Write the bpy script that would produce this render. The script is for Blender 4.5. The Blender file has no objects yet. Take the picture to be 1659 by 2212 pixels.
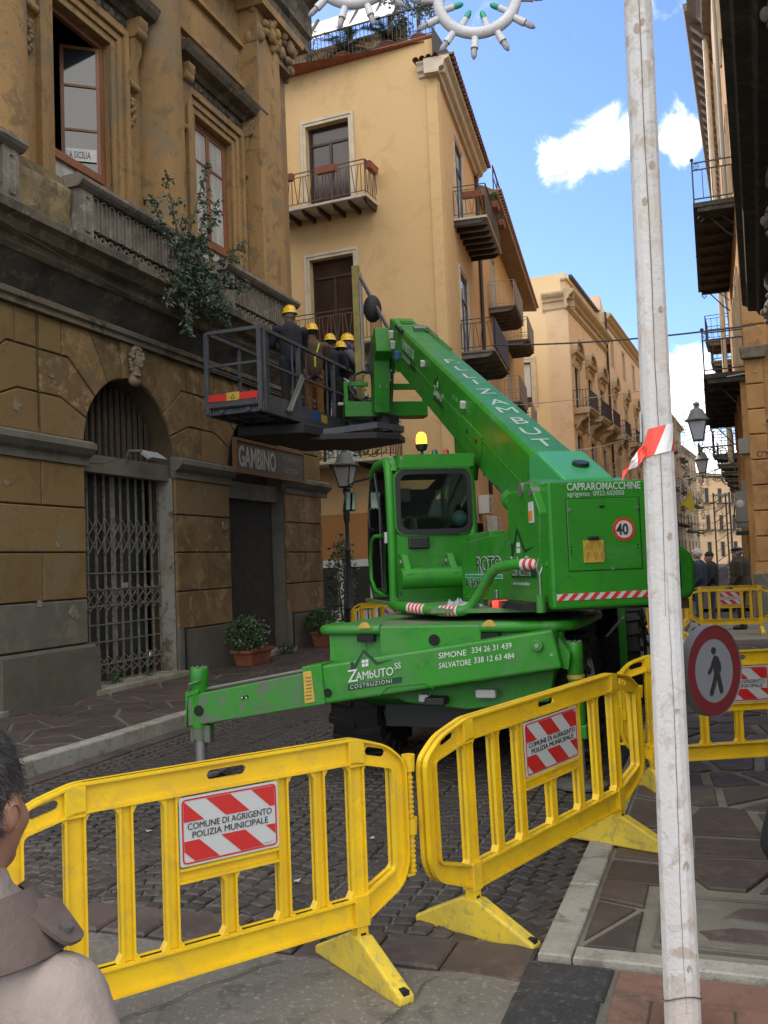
import bpy, bmesh, math, random
from math import sin, cos, radians, pi, atan2, sqrt
from mathutils import Vector, Matrix, noise
R = random.Random(7)
scn = bpy.context.scene
COL = scn.collection

# ------------------------------------------------------------- camera
PITCH, ROLL, CAMH = radians(3.3), radians(2.3), 1.7
cam = bpy.data.cameras.new('camera'); camo = bpy.data.objects.new('camera', cam); COL.objects.link(camo)
cam.sensor_fit = 'VERTICAL'; cam.sensor_height = 36.0; cam.lens = 36*2000/2212.
cam.clip_start = 0.05; cam.clip_end = 2000
R0 = Vector((1, 0, 0)); F_ = Vector((0, cos(PITCH), sin(PITCH))); U0 = Vector((0, -sin(PITCH), cos(PITCH)))
Rr = cos(ROLL)*R0 - sin(ROLL)*U0; Ur = sin(ROLL)*R0 + cos(ROLL)*U0
mw = Matrix((Rr, Ur, -F_)).transposed().to_4x4(); mw.translation = Vector((0, 0, CAMH))
camo.matrix_world = mw
scn.camera = camo

# ------------------------------------------------------------- world, sun, exposure
SUN_AZ, SUN_EL = radians(-36), radians(38)       # azimuth from +Y towards +X, where the sun stands
world = bpy.data.worlds.new('World'); scn.world = world; world.use_nodes = True
nt = world.node_tree; nt.nodes.clear()
def N(nt, t, **kw):
    n = nt.nodes.new(t)
    for k, v in kw.items():
        if k == 'i':
            for a, b in v.items(): n.inputs[a].default_value = b
        else: setattr(n, k, v)
    return n
sky = N(nt, 'ShaderNodeTexSky', sky_type='NISHITA', sun_disc=False, sun_elevation=SUN_EL, sun_rotation=SUN_AZ, altitude=200, air_density=1.0, dust_density=0.6, ozone_density=1.6)
tc = N(nt, 'ShaderNodeTexCoord')
sep = N(nt, 'ShaderNodeSeparateXYZ'); nt.links.new(tc.outputs['Generated'], sep.inputs[0])
# clouds live on a high flat layer: direction / (z+0.12)
mz = N(nt, 'ShaderNodeMath', operation='MAXIMUM', i={1: 0.0}); nt.links.new(sep.outputs['Z'], mz.inputs[0])
az = N(nt, 'ShaderNodeMath', operation='ADD', i={1: 0.16}); nt.links.new(mz.outputs[0], az.inputs[0])
dv = N(nt, 'ShaderNodeVectorMath', operation='DIVIDE'); nt.links.new(tc.outputs['Generated'], dv.inputs[0])
cb = N(nt, 'ShaderNodeCombineXYZ')
for k in range(3): nt.links.new(az.outputs[0], cb.inputs[k])
nt.links.new(cb.outputs[0], dv.inputs[1])
mp = N(nt, 'ShaderNodeMapping'); mp.inputs['Scale'].default_value = (1, 1, 0.35); mp.inputs['Location'].default_value = (CLX, CLY, 0.0) if False else (1.7, 0.35, 0)
nt.links.new(dv.outputs[0], mp.inputs[0])
n1 = N(nt, 'ShaderNodeTexNoise', i={'Scale': 1.3, 'Detail': 9.0, 'Roughness': 0.56, 'Distortion': 0.25}); nt.links.new(mp.outputs[0], n1.inputs['Vector'])
# the few clouds seen over the street, and open blue round them
def mth(op, a, b=None):
    x = N(nt, 'ShaderNodeMath', operation=op)
    for k, v in ((0, a), (1, b)):
        if v is None: continue
        if isinstance(v, float): x.inputs[k].default_value = v
        else: nt.links.new(v, x.inputs[k])
    return x.outputs[0]
def near(d, r0, r1, v):
    q = N(nt, 'ShaderNodeVectorMath', operation='DISTANCE'); nt.links.new(tc.outputs['Generated'], q.inputs[0]); q.inputs[1].default_value = d
    m = N(nt, 'ShaderNodeMapRange', i={1: r0, 2: r1, 3: v, 4: 0.0}); m.interpolation_type = 'SMOOTHSTEP'; nt.links.new(q.outputs['Value'], m.inputs[0]); return m.outputs[0]
n2 = N(nt, 'ShaderNodeTexNoise', i={'Scale': 21.0, 'Detail': 10.0, 'Roughness': 0.68, 'Distortion': 0.5}); nt.links.new(tc.outputs['Generated'], n2.inputs['Vector'])
acc = mth('MAXIMUM', n1.outputs['Fac'], 0.0)
acc = mth('ADD', acc, near((0.10, 0.93, 0.30), .42, .95, -0.5))
bl = None
for d, r0, r1 in (((0.183, 0.899, 0.398), .0, .040), ((0.206, 0.893, 0.401), .0, .047), ((0.232, 0.885, 0.408), .0, .047), ((0.255, 0.879, 0.412), .0, .036), ((0.297, 0.867, 0.403), .0, .044), ((0.30, 0.868, 0.385), .0, .030), ((0.312, 0.936, 0.170), .01, .06), ((0.285, 0.945, 0.145), .0, .05), ((0.325, 0.942, 0.085), .01, .075), ((0.33, 0.945, 0.13), .0, .04)):
    b_ = near(d, r0, r1, 0.50); bl = b_ if bl is None else mth('MAXIMUM', bl, b_)
bn = mth('ADD', bl, mth('MULTIPLY', n2.outputs['Fac'], 1.15))
b2 = N(nt, 'ShaderNodeMapRange', i={1: 0.70, 2: 1.16}); b2.interpolation_type = 'SMOOTHSTEP'; nt.links.new(bn, b2.inputs[0])
cr = N(nt, 'ShaderNodeMapRange', i={1: 0.465, 2: 0.58}); nt.links.new(acc, cr.inputs[0])  # cloud outside the view thickened to add neutral fill light
crm = mth('MAXIMUM', cr.outputs[0], b2.outputs[0])
tint = N(nt, 'ShaderNodeMix', data_type='RGBA', blend_type='MULTIPLY'); tint.inputs[0].default_value = 1.0
tint.inputs['B'].default_value = (0.90, 1.06, 1.42, 1); nt.links.new(sky.outputs[0], tint.inputs['A'])
mx = N(nt, 'ShaderNodeMix', data_type='RGBA'); nt.links.new(crm, mx.inputs[0]); nt.links.new(tint.outputs['Result'], mx.inputs['A'])
mx.inputs['B'].default_value = (18.5, 17.8, 16.6, 1)
bg = N(nt, 'ShaderNodeBackground', i={'Strength': 0.1}); nt.links.new(mx.outputs['Result'], bg.inputs[0])
wo = N(nt, 'ShaderNodeOutputWorld'); nt.links.new(bg.outputs[0], wo.inputs[0])

sun = bpy.data.lights.new('sun', 'SUN'); sun.energy = 3.2; sun.angle = radians(0.53); sun.color = (1, 0.95, 0.86)
suno = bpy.data.objects.new('sun', sun); COL.objects.link(suno)
sd = Vector((sin(SUN_AZ)*cos(SUN_EL), cos(SUN_AZ)*cos(SUN_EL), sin(SUN_EL)))
suno.rotation_euler = sd.to_track_quat('Z', 'Y').to_euler(); suno.location = (0, 0, 40)
scn.view_settings.view_transform = 'Standard'; scn.view_settings.look = 'None'
scn.view_settings.exposure = 0.82; scn.view_settings.gamma = 1.0; scn.view_settings.use_curve_mapping = False
scn.render.engine = 'CYCLES'

# ------------------------------------------------------------- materials
MATS = {}
def rgb(c): return (c[0], c[1], c[2], 1)
def mat(name, c, rough=0.6, c2=None, c3=None, scale=3.0, bump=0.0, bscale=30.0, metal=0.0, rand=0.0, spec=0.5, streak=False, detail=6, th=(0.42, 0.6), c4=None, coat=0, emit=None, trans=0, dirt=None):
    if name in MATS: return MATS[name]
    m = bpy.data.materials.new(name); m.use_nodes = True; t = m.node_tree; b = t.nodes['Principled BSDF']
    b.inputs['Base Color'].default_value = rgb(c); b.inputs['Roughness'].default_value = rough
    b.inputs['Metallic'].default_value = metal; b.inputs['Specular IOR Level'].default_value = spec
    if coat: b.inputs['Coat Weight'].default_value = coat; b.inputs['Coat Roughness'].default_value = 0.15
    if trans: b.inputs['Transmission Weight'].default_value = trans
    if emit: b.inputs['Emission Color'].default_value = rgb(emit[0]); b.inputs['Emission Strength'].default_value = emit[1]
    tcn = N(t, 'ShaderNodeTexCoord'); co = tcn.outputs['Object']
    gm = N(t, 'ShaderNodeNewGeometry')
    P = gm.outputs['Position']
    last = None
    def mix(fac, A, B):
        x = N(t, 'ShaderNodeMix', data_type='RGBA'); t.links.new(fac, x.inputs[0])
        for s, v in (('A', A), ('B', B)):
            if isinstance(v, tuple): x.inputs[s].default_value = rgb(v)
            else: t.links.new(v, x.inputs[s])
        return x.outputs['Result']
    def nz(sc, det=6, rough=0.6, vec=P, dist=0.0):
        x = N(t, 'ShaderNodeTexNoise', i={'Scale': sc, 'Detail': det, 'Roughness': rough, 'Distortion': dist}); t.links.new(vec, x.inputs['Vector']); return x.outputs['Fac']
    def ramp(v, a, bb):
        x = N(t, 'ShaderNodeMapRange', i={1: a, 2: bb}); x.clamp = True; t.links.new(v, x.inputs[0]); return x.outputs[0]
    col = c
    if c2:
        vec = P
        if streak:
            mpp = N(t, 'ShaderNodeMapping'); mpp.inputs['Scale'].default_value = (1, 1, 0.18); t.links.new(P, mpp.inputs[0]); vec = mpp.outputs[0]
        col = mix(ramp(nz(scale, detail, 0.62, vec, 0.3), *th), c, c2)
    if c3:
        col = mix(ramp(nz(scale*2.7, 8, 0.7, P, 0.6), 0.52, 0.62), col, c3)
    if c4:
        col = mix(ramp(nz(scale*0.45, 9, 0.68, P, 0.8), 0.53, 0.57), col, c4)
    if dirt:   # fine speckle
        col = mix(ramp(nz(scale*22, 3, 0.6), 0.55, 0.75), col, dirt)
    if rand:
        oi = N(t, 'ShaderNodeObjectInfo'); h = N(t, 'ShaderNodeHueSaturation'); 
        r1 = N(t, 'ShaderNodeMapRange', i={3: 1-rand, 4: 1+rand}); t.links.new(oi.outputs['Random'], r1.inputs[0]); t.links.new(r1.outputs[0], h.inputs['Value'])
        if isinstance(col, tuple): h.inputs['Color'].default_value = rgb(col)
        else: t.links.new(col, h.inputs['Color'])
        col = h.outputs[0]
    if not isinstance(col, tuple): t.links.new(col, b.inputs['Base Color'])
    if rough > 0.3 and (c2 or bump):
        rr = N(t, 'ShaderNodeMapRange', i={3: max(0.05, rough-0.12), 4: min(1, rough+0.12)}); t.links.new(nz(scale*4, 4), rr.inputs[0]); t.links.new(rr.outputs[0], b.inputs['Roughness'])
    if bump:
        bp = N(t, 'ShaderNodeBump', i={'Strength': bump, 'Distance': 0.02}); t.links.new(nz(bscale, 8, 0.65), bp.inputs['Height']); t.links.new(bp.outputs[0], b.inputs['Normal'])
    MATS[name] = m; return m

# ------------------------------------------------------------- mesh builder
class MB:
    def __init__(s): s.v = []; s.f = []; s.m = []; s.cur = 0
    def add(s, vs, fs):
        o = len(s.v); s.v += [tuple(p) for p in vs]; s.f += [tuple(i+o for i in f) for f in fs]; s.m += [s.cur]*len(fs); return s
    def quad(s, a, b, c, d): return s.add([a, b, c, d], [(0, 1, 2, 3)])
    def box(s, x0, x1, y0, y1, z0, z1):
        return s.add([(x0,y0,z0),(x1,y0,z0),(x1,y1,z0),(x0,y1,z0),(x0,y0,z1),(x1,y0,z1),(x1,y1,z1),(x0,y1,z1)],
                     [(0,3,2,1),(4,5,6,7),(0,1,5,4),(1,2,6,5),(2,3,7,6),(3,0,4,7)])
    def bar(s, p, q, w, h, up=(0, 0, 1)):
        p = Vector(p); q = Vector(q); d = (q-p).normalized(); up = Vector(up)
        x = d.cross(up)
        if x.length < 1e-4: x = d.cross(Vector((1, 0, 0)))
        x.normalize(); z = x.cross(d).normalized(); x = x*w/2; z = z*h/2
        vs = [p-x-z, p+x-z, p+x+z, p-x+z, q-x-z, q+x-z, q+x+z, q-x+z]
        return s.add(vs, [(0,1,2,3),(7,6,5,4),(0,4,5,1),(1,5,6,2),(2,6,7,3),(3,7,4,0)])
    def cyl(s, p, q, r, n=12, r2=None, cap=True):
        p = Vector(p); q = Vector(q); d = (q-p).normalized(); a = d.orthogonal().normalized(); b = d.cross(a)
        r2 = r if r2 is None else r2; vs = []
        for k in range(n):
            t = 2*pi*k/n; e = a*cos(t)+b*sin(t); vs += [p+e*r, q+e*r2]
        fs = [(2*k, 2*((k+1) % n), 2*((k+1) % n)+1, 2*k+1) for k in range(n)]
        if cap: fs += [tuple(2*k for k in range(n))[::-1], tuple(2*k+1 for k in range(n))]
        return s.add(vs, fs)
    def tube(s, pts, r, n=8, cap=True):
        pts = [Vector(p) for p in pts]; L = len(pts); rs = r if isinstance(r, (list, tuple)) else [r]*L
        d0 = (pts[1]-pts[0]).normalized(); a = d0.orthogonal().normalized(); vs = []
        for i, p in enumerate(pts):
            d = (pts[min(i+1, L-1)]-pts[max(i-1, 0)]).normalized(); a = (a-d*a.dot(d)).normalized(); b = d.cross(a)
            vs += [p+(a*cos(2*pi*k/n)+b*sin(2*pi*k/n))*rs[i] for k in range(n)]
        fs = [(i*n+k, i*n+(k+1) % n, (i+1)*n+(k+1) % n, (i+1)*n+k) for i in range(L-1) for k in range(n)]
        if cap: fs += [tuple(range(n))[::-1], tuple((L-1)*n+k for k in range(n))]
        return s.add(vs, fs)
    def lathe(s, prof, c=(0, 0, 0), n=16, ax='z', a0=0, a1=2*pi):
        full = abs(a1-a0-2*pi) < 1e-6; m = n if full else n+1; vs = []
        for r, h in prof:
            for k in range(m):
                t = a0+(a1-a0)*k/n; x, y = r*cos(t), r*sin(t)
                vs.append({'z': (c[0]+x, c[1]+y, c[2]+h), 'y': (c[0]+x, c[1]+h, c[2]-y), 'x': (c[0]+h, c[1]+x, c[2]+y)}[ax])
        fs = [(i*m+k, i*m+(k+1) % m, (i+1)*m+(k+1) % m, (i+1)*m+k) for i in range(len(prof)-1) for k in range(n)]
        return s.add(vs, fs)
    def ext(s, poly, a, b, pl='xz', inset=0.0):
        "extrude polygon; pl xz: y from a(front) to b; xy: z; yz: x. inset chamfers the a side"
        n = len(poly)
        f = {'xz': lambda p, h: (p[0], h, p[1]), 'xy': lambda p, h: (p[0], p[1], h), 'yz': lambda p, h: (h, p[0], p[1])}[pl]
        if inset:
            c = inset_poly(poly, inset)
            vs = [f(p, a) for p in c]+[f(p, a+(b-a)*min(0.9, inset/abs(b-a))) for p in poly]+[f(p, b) for p in poly]
            fs = [tuple(range(n))]+[(k, (k+1) % n, (k+1) % n+n, k+n) for k in range(n)]+[(k+n, (k+1) % n+n, (k+1) % n+2*n, k+2*n) for k in range(n)]
            return s.add(vs, fs)
        vs = [f(p, a) for p in poly]+[f(p, b) for p in poly]
        fs = [tuple(range(n))[::-1], tuple(range(n, 2*n))]+[(k, (k+1) % n, (k+1) % n+n, k+n) for k in range(n)]
        return s.add(vs, fs)
    def sph(s, c, r, n=12, m=8, fn=None):
        r = (r, r, r) if not isinstance(r, (tuple, list)) else r; vs = []
        for i in range(m+1):
            ph = pi*i/m
            for k in range(n):
                t = 2*pi*k/n; p = Vector((sin(ph)*cos(t), sin(ph)*sin(t), cos(ph)))
                if fn: p = fn(p)
                vs.append((c[0]+p[0]*r[0], c[1]+p[1]*r[1], c[2]+p[2]*r[2]))
        return s.add(vs, [(i*n+k, (i+1)*n+k, (i+1)*n+(k+1) % n, i*n+(k+1) % n) for i in range(m) for k in range(n)])
    def xf(s, M):
        s.v = [tuple(M @ Vector(p)) for p in s.v]; return s
    def merge(s, o, M=None):
        c = s.cur; off = len(s.v); s.v += [tuple(M @ Vector(p)) if M else p for p in o.v]; s.f += [tuple(i+off for i in f) for f in o.f]; s.m += o.m; return s
    def mesh(s, name, mats, smooth=False):
        me = bpy.data.meshes.new(name); me.from_pydata(s.v, [], s.f)
        for m in (mats if isinstance(mats, (list, tuple)) else [mats]): me.materials.append(m)
        bm = bmesh.new(); bm.from_mesh(me)
        bm.faces.ensure_lookup_table()
        for f, mi in zip(bm.faces, s.m): f.material_index = mi
        bmesh.ops.remove_doubles(bm, verts=bm.verts, dist=1e-5)
        bmesh.ops.recalc_face_normals(bm, faces=bm.faces)
        if smooth:
            for f in bm.faces: f.smooth = True
            ang = radians(smooth if smooth is not True else 40)
            for e in bm.edges:
                if len(e.link_faces) != 2 or e.calc_face_angle(0) > ang: e.smooth = False
        bm.to_mesh(me); bm.free(); return me
    def build(s, name, mats, parent=None, smooth=False, bevel=0, seg=2, **tags):
        o = bpy.data.objects.new(name, s.mesh(name, mats, smooth)); COL.objects.link(o)
        if parent: o.parent = parent
        if bevel:
            b = o.modifiers.new('bevel', 'BEVEL'); b.width = bevel; b.segments = seg; b.limit_method = 'ANGLE'; b.angle_limit = radians(35); b.harden_normals = False
        for k, v in tags.items(): o[k] = v
        return o
def inset_poly(poly, d):
    n = len(poly); out = []
    ar = sum(poly[i][0]*poly[(i+1) % n][1]-poly[(i+1) % n][0]*poly[i][1] for i in range(n))
    sg = 1 if ar > 0 else -1
    for i in range(n):
        p0, p, p1 = Vector(poly[i-1]), Vector(poly[i]), Vector(poly[(i+1) % n])
        a = (p-p0).normalized(); b = (p1-p).normalized()
        na = Vector((-a.y, a.x))*sg; nb = Vector((-b.y, b.x))*sg; m = (na+nb)
        if m.length < 1e-3: m = na
        m.normalize(); k = d/max(0.35, m.dot(na)); out.append((p.x+m.x*k, p.y+m.y*k))
    return out
def tag(o, label=None, cat=None, group=None, kind=None):
    for k, v in (('label', label), ('category', cat), ('group', group), ('kind', kind)):
        if v: o[k] = v
    return o
def empty(name, loc=(0, 0, 0), heading=None, label=None, cat=None, group=None, rotz=0):
    "heading: degrees from +Y towards +X of the local +x axis"
    o = bpy.data.objects.new(name, None); COL.objects.link(o); o.location = loc
    o.rotation_euler = (0, 0, radians(90-heading) if heading is not None else rotz); o.empty_display_size = 0.2
    return tag(o, label, cat, group)
def inst(src, name, parent, loc=(0, 0, 0), rot=(0, 0, 0), scale=(1, 1, 1)):
    o = bpy.data.objects.new(name, src.data if hasattr(src, 'data') else src); COL.objects.link(o); o.parent = parent
    o.location = loc; o.rotation_euler = rot; o.scale = scale
    if hasattr(src, 'modifiers'):
        for md in src.modifiers:
            if md.type == 'BEVEL':
                b = o.modifiers.new('bevel', 'BEVEL'); b.width = md.width; b.segments = md.segments; b.limit_method = 'ANGLE'; b.angle_limit = md.angle_limit
    return o
def copy_tree(o, parent=None):
    c = o.copy(); COL.objects.link(c)
    if parent: c.parent = parent
    for ch in list(o.children): copy_tree(ch, c)
    return c
TXT = {}
def text(name, s, size, m, parent, loc, rot, ext=0.002, align='LEFT', sx=1.0, spacing=1.0, shear=0.0, bold=0.0):
    cu = bpy.data.curves.new('t', 'FONT'); cu.body = s; cu.size = size; cu.extrude = ext; cu.align_x = align; cu.space_character = spacing; cu.shear = shear; cu.offset = bold
    cu.resolution_u = 3
    to = bpy.data.objects.new('t', cu)
    me = bpy.data.meshes.new_from_object(to)
    bpy.data.objects.remove(to); me.materials.clear(); me.materials.append(m); me.name = name
    o = bpy.data.objects.new(name, me); COL.objects.link(o); o.parent = parent; o.location = loc; o.rotation_euler = rot; o.scale = (sx, 1, 1)
    return o
FRONT = (pi/2, 0, 0)   # text standing in the local xz plane, read from -y

def wall(holes, x0, x1, z0, z1, yf=0.0, th=0.3, reveal=0.25, top=True, back=True):
    "front face with rectangular holes and their reveals"
    mb = MB(); xs = sorted({x0, x1, *[h[0] for h in holes], *[h[1] for h in holes]}); zs = sorted({z0, z1, *[h[2] for h in holes], *[h[3] for h in holes]})
    xs = [x for x in xs if x0 <= x <= x1]; zs = [z for z in zs if z0 <= z <= z1]
    for i in range(len(xs)-1):
        for j in range(len(zs)-1):
            cx, cz = (xs[i]+xs[i+1])/2, (zs[j]+zs[j+1])/2
            if not any(h[0] < cx < h[1] and h[2] < cz < h[3] for h in holes):
                mb.quad((xs[i], yf, zs[j]), (xs[i+1], yf, zs[j]), (xs[i+1], yf, zs[j+1]), (xs[i], yf, zs[j+1]))
    for a, b, c, d in [h[:4] for h in holes]:
        r = yf+reveal
        mb.quad((a, yf, c), (a, r, c), (a, r, d), (a, yf, d)); mb.quad((b, yf, c), (b, yf, d), (b, r, d), (b, r, c))
        mb.quad((a, yf, d), (a, r, d), (b, r, d), (b, yf, d)); mb.quad((a, yf, c), (b, yf, c), (b, r, c), (a, r, c))
    yb = yf+th
    mb.quad((x0, yf, z0), (x0, yf, z1), (x0, yb, z1), (x0, yb, z0)); mb.quad((x1, yf, z0), (x1, yb, z0), (x1, yb, z1), (x1, yf, z1))
    if top: mb.quad((x0, yf, z1), (x1, yf, z1), (x1, yb, z1), (x0, yb, z1))
    if back: mb.quad((x0, yb, z0), (x0, yb, z1), (x1, yb, z1), (x1, yb, z0))
    return mb
def profile_run(prof, x0, x1):
    "prof: [(y,z)] closed polygon, run along x"
    return MB().ext(prof, x0, x1, 'yz')
# street frame helper: s lateral, t along; heading 20 deg
SH = radians(20)
def W(s, t, z=0.0): return (s*cos(SH)+t*sin(SH), -s*sin(SH)+t*cos(SH), z)
# ============================================================= materials in use
M_OCHRE = mat('ochre_plaster', (.20, .128, .048), .9, (.18, .114, .042), (.155, .098, .038), .9, .55, 55, rand=.10, c4=(.185, .13, .065), dirt=(.14, .092, .04), th=(.35, .7))
M_PEEL = mat('peeling_plaster', (.20, .128, .052), .95, (.135, .088, .038), (.29, .19, .09), 1.5, .9, 22, rand=.16, c4=(.20, .12, .06), dirt=(.07, .05, .03), th=(.4, .52))
M_GROOVE = mat('groove_plaster', (.085, .055, .026), .95, (.06, .042, .022), scale=2, bump=.4)
M_STONE = mat('sandstone', (.335, .20, .076), .92, (.25, .15, .058), (.18, .115, .052), 1.1, .7, 26, streak=True, rand=.05, dirt=(.21, .135, .06), c4=(.21, .15, .08))
M_STONED = mat('weathered_stone', (.145, .115, .075), .95, (.085, .068, .048), (.19, .155, .105), 2.2, .9, 20, rand=.08, c4=(.06, .055, .04), dirt=(.06, .05, .035))
M_BALU = mat('grey_balustrade_stone', (.21, .18, .145), .9, (.14, .12, .10), (.27, .245, .2), 2.4, .5, 45, rand=.08, dirt=(.10, .09, .075))
M_CEM = mat('grey_cement', (.145, .137, .112), .93, (.115, .108, .085), (.17, .15, .11), 1.4, .55, 60, rand=.06)
M_ROUGHC = mat('rough_render', (.125, .118, .094), .98, (.10, .094, .072), (.135, .115, .07), 2.0, 1.0, 40)
M_SOFFIT = mat('dark_stone', (.055, .048, .038), .95, (.035, .032, .028), (.09, .07, .045), 1.6, .8, 18)  # one very dark mottled stone for the frieze, slabs and right palazzo
M_WHITEP = mat('limewash', (.25, .24, .20), .9, (.17, .155, .12), (.11, .08, .045), 1.4, .4, 40, th=(.5, .62))
M_WOOD = mat('orange_brown_wood', (.22, .085, .032), .55, (.16, .06, .025), scale=3, streak=True, bump=.1)
M_GLASS = mat('window_glass', (.028, .032, .036), .06, spec=.8)
M_CURT = mat('white_curtain', (.42, .41, .37), .9, (.30, .29, .27), scale=5, streak=True)
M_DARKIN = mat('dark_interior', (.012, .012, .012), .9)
M_IRON = mat('grey_iron', (.10, .10, .10), .55, (.075, .07, .065), (.10, .05, .025), 7, .2, 60)
M_BLACK = mat('black_iron', (.018, .018, .02), .5, bump=.1)
M_TERRA = mat('terracotta_pot', (.27, .085, .042), .8, (.20, .065, .035), scale=5, bump=.15)
M_LEAF = mat('leaf_green', (.045, .085, .03), .55, (.03, .06, .022), (.07, .11, .04), 3, rand=.0)
M_LEAFB = mat('leaf_bluegreen', (.05, .095, .06), .5, (.035, .07, .045), (.08, .12, .07), 4)
M_TWIG = mat('twig', (.10, .075, .045), .9)
M_WHITE = mat('white_paint', (.6, .6, .57), .6, (.5, .5, .47), scale=4)
M_TEXTD = mat('dark_print', (.02, .02, .022), .6)

def leaves(mb, c, rad, n, size, rnd, shell=0.35, droop=0.0, flat=False):
    for _ in range(n):
        while True:
            p = Vector((rnd.uniform(-1, 1), rnd.uniform(-1, 1), rnd.uniform(-1, 1)))
            l = p.length
            if shell < l < 1 and noise.noise(p*2.3+Vector(c)) > -0.22: break
        p = Vector((p.x*rad[0], p.y*rad[1], p.z*rad[2]))+Vector(c)
        leaf(mb, p, size*rnd.uniform(.6, 1.25), rnd)
def leaf(mb, p, s, rnd, d=None):
    d = d or Vector((rnd.uniform(-1, 1), rnd.uniform(-1, 1), rnd.uniform(-.8, .8))).normalized()
    x = d.orthogonal().normalized(); x = (Matrix.Rotation(rnd.uniform(0, 6.3), 3, d) @ x)
    n = d.cross(x)*0.12*s
    a, b = p, p+d*s; m = p+d*s*.45
    mb.add([a, m+x*s*.28-n, b, m-x*s*.28-n, m+n], [(0, 1, 4), (1, 2, 4), (2, 3, 4), (3, 0, 4)])

# ============================================================= left building (heading 20, x along the street, y into the house)
B1 = empty('stone_palazzo', (-7.47, 2.72, 0), 20, 'weathered ochre stone building with arched doorways and stone balustrades on the left of the street', 'building')
U0_, U1_ = 4.6, 17.97
CS = [7.45, 11.3, 15.15]     # arch axes
RA = 1.08; ZS = 3.45
BLK_F = 0.0; BLK_B = 0.045
def arch_pts(c, r, a0, a1, n=10, zs=ZS, k=1.0): return [(c+r*cos(radians(a0+(a1-a0)*i/n)), zs+k*r*sin(radians(a0+(a1-a0)*i/n))) for i in range(n+1)]
# backing wall with the arches cut through
mb = MB()
def gw(x0, x1, z0, z1): mb.quad((x0, BLK_B-.005, z0), (x1, BLK_B-.005, z0), (x1, BLK_B-.005, z1), (x0, BLK_B-.005, z1))
prev = U0_
for c in CS:
    gw(prev, c-RA, 0, 5.2); prev = c+RA
    P = arch_pts(c, RA, 180, 0, 24)
    for i in range(24):
        a, b = P[i], P[i+1]
        mb.quad((a[0], BLK_B-.005, a[1]), (b[0], BLK_B-.005, b[1]), (b[0], BLK_B-.005, 5.2), (a[0], BLK_B-.005, 5.2))
        mb.quad((a[0], BLK_B-.005, a[1]), (b[0], BLK_B-.005, b[1]), (b[0], .5, b[1]), (a[0], .5, a[1]))
    for sx in (-1, 1): mb.quad((c+sx*RA, BLK_B-.005, 0), (c+sx*RA, .5, 0), (c+sx*RA, .5, ZS), (c+sx*RA, BLK_B-.005, ZS))
gw(prev, U1_-.01, 0, 5.2)
mb.quad((U1_-.01, BLK_B-.005, 0), (U1_-.01, 12, 0), (U1_-.01, 12, 6.05), (U1_-.01, BLK_B-.005, 6.05)); mb.quad((U1_-.01, .75, 6.05), (U1_-.01, 12, 6.05), (U1_-.01, 12, 16), (U1_-.01, .75, 16))
mb.quad((U0_, 12, 0), (U1_, 12, 0), (U1_, 12, 16), (U0_, 12, 16)); mb.quad((U0_, 0.9, 16), (U1_, 0.9, 16), (U1_, 12, 16), (U0_, 12, 16)); mb.quad((U0_, BLK_B, 0), (U0_, 12, 0), (U0_, 12, 16), (U0_, BLK_B, 16))
mb.build('wall', M_GROOVE, B1)
# rusticated blocks, one object each
def block(poly, m, front=BLK_F, jit=.006, ch=.012):
    f = front+R.uniform(-jit, jit)
    q = inset_poly(poly, .009)
    MB().ext(q, f, BLK_B, 'xz', inset=ch).build('stone_block', m, B1)
piers = [(CS[i]+RA, CS[i+1]-RA) for i in range(0, len(CS)-1)]+[(CS[-1]+RA, U1_)]
ROWS = [(.83, 1.42, 1), (1.42, 2.03, 2), (2.03, 2.62, 1), (2.62, 3.2, 2)]
for (a, b) in piers:
    last = b > 17; mid = (a+b)/2; far = a > 12
    for z0, z1, n in ROWS:
        m = M_OCHRE if not (far and R.random() < .5) and not last else M_PEEL
        if z0 < 1 and not far: m = M_CEM
        for k in range(n):
            x0 = a+(b-a)*k/n; x1 = a+(b-a)*(k+1)/n
            block([(x0, z0), (x1, z0), (x1, z1), (x0, z1)], m, jit=.004)
    # lower plinth, rough cement, projecting
    if a < 9: 
        mb = MB().ext([(a-.02, .1), (b+.13, .1), (b+.13, .72), (b+.02, .82), (a-.02, .82)], -.11, .05, 'xz', inset=.03); mb.build('plinth', M_ROUGHC, B1)
    else:
        MB().ext([(a+.16, .1), (b, .1), (b, .82), (a+.16, .82)], -.012, .05, 'xz', inset=.01).build('plinth', M_ROUGHC, B1)
        MB().ext([(a+.005, .1), (a+.13, .1), (a+.13, .86), (a+.005, .86)], -.02, .05, 'xz', inset=.006).build('plinth', M_CEM, B1)
        MB().box(a+.13, a+.175, -.03, .03, .12, .86).build('drain_pipe', M_BLACK, B1)
    # impost moulding
    e0 = a-.03; e1 = b+.06+(.2 if last else 0)
    prof = [(.05, 3.19), (-.03, 3.19), (-.03, 3.29), (-.10, 3.33), (-.16, 3.40), (-.16, 3.47), (-.05, 3.52), (.05, 3.52)]
    profile_run(prof, e0, e1).build('impost_moulding', M_CEM, B1)
    if last: MB().ext([(17.9, 3.19), (18.0, 3.19), (18.0, 3.29), (18.06, 3.33), (18.14, 3.40), (18.14, 3.5), (17.9, 3.5)], .05, 3.0, 'xz').build('impost_moulding', M_CEM, B1)
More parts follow.
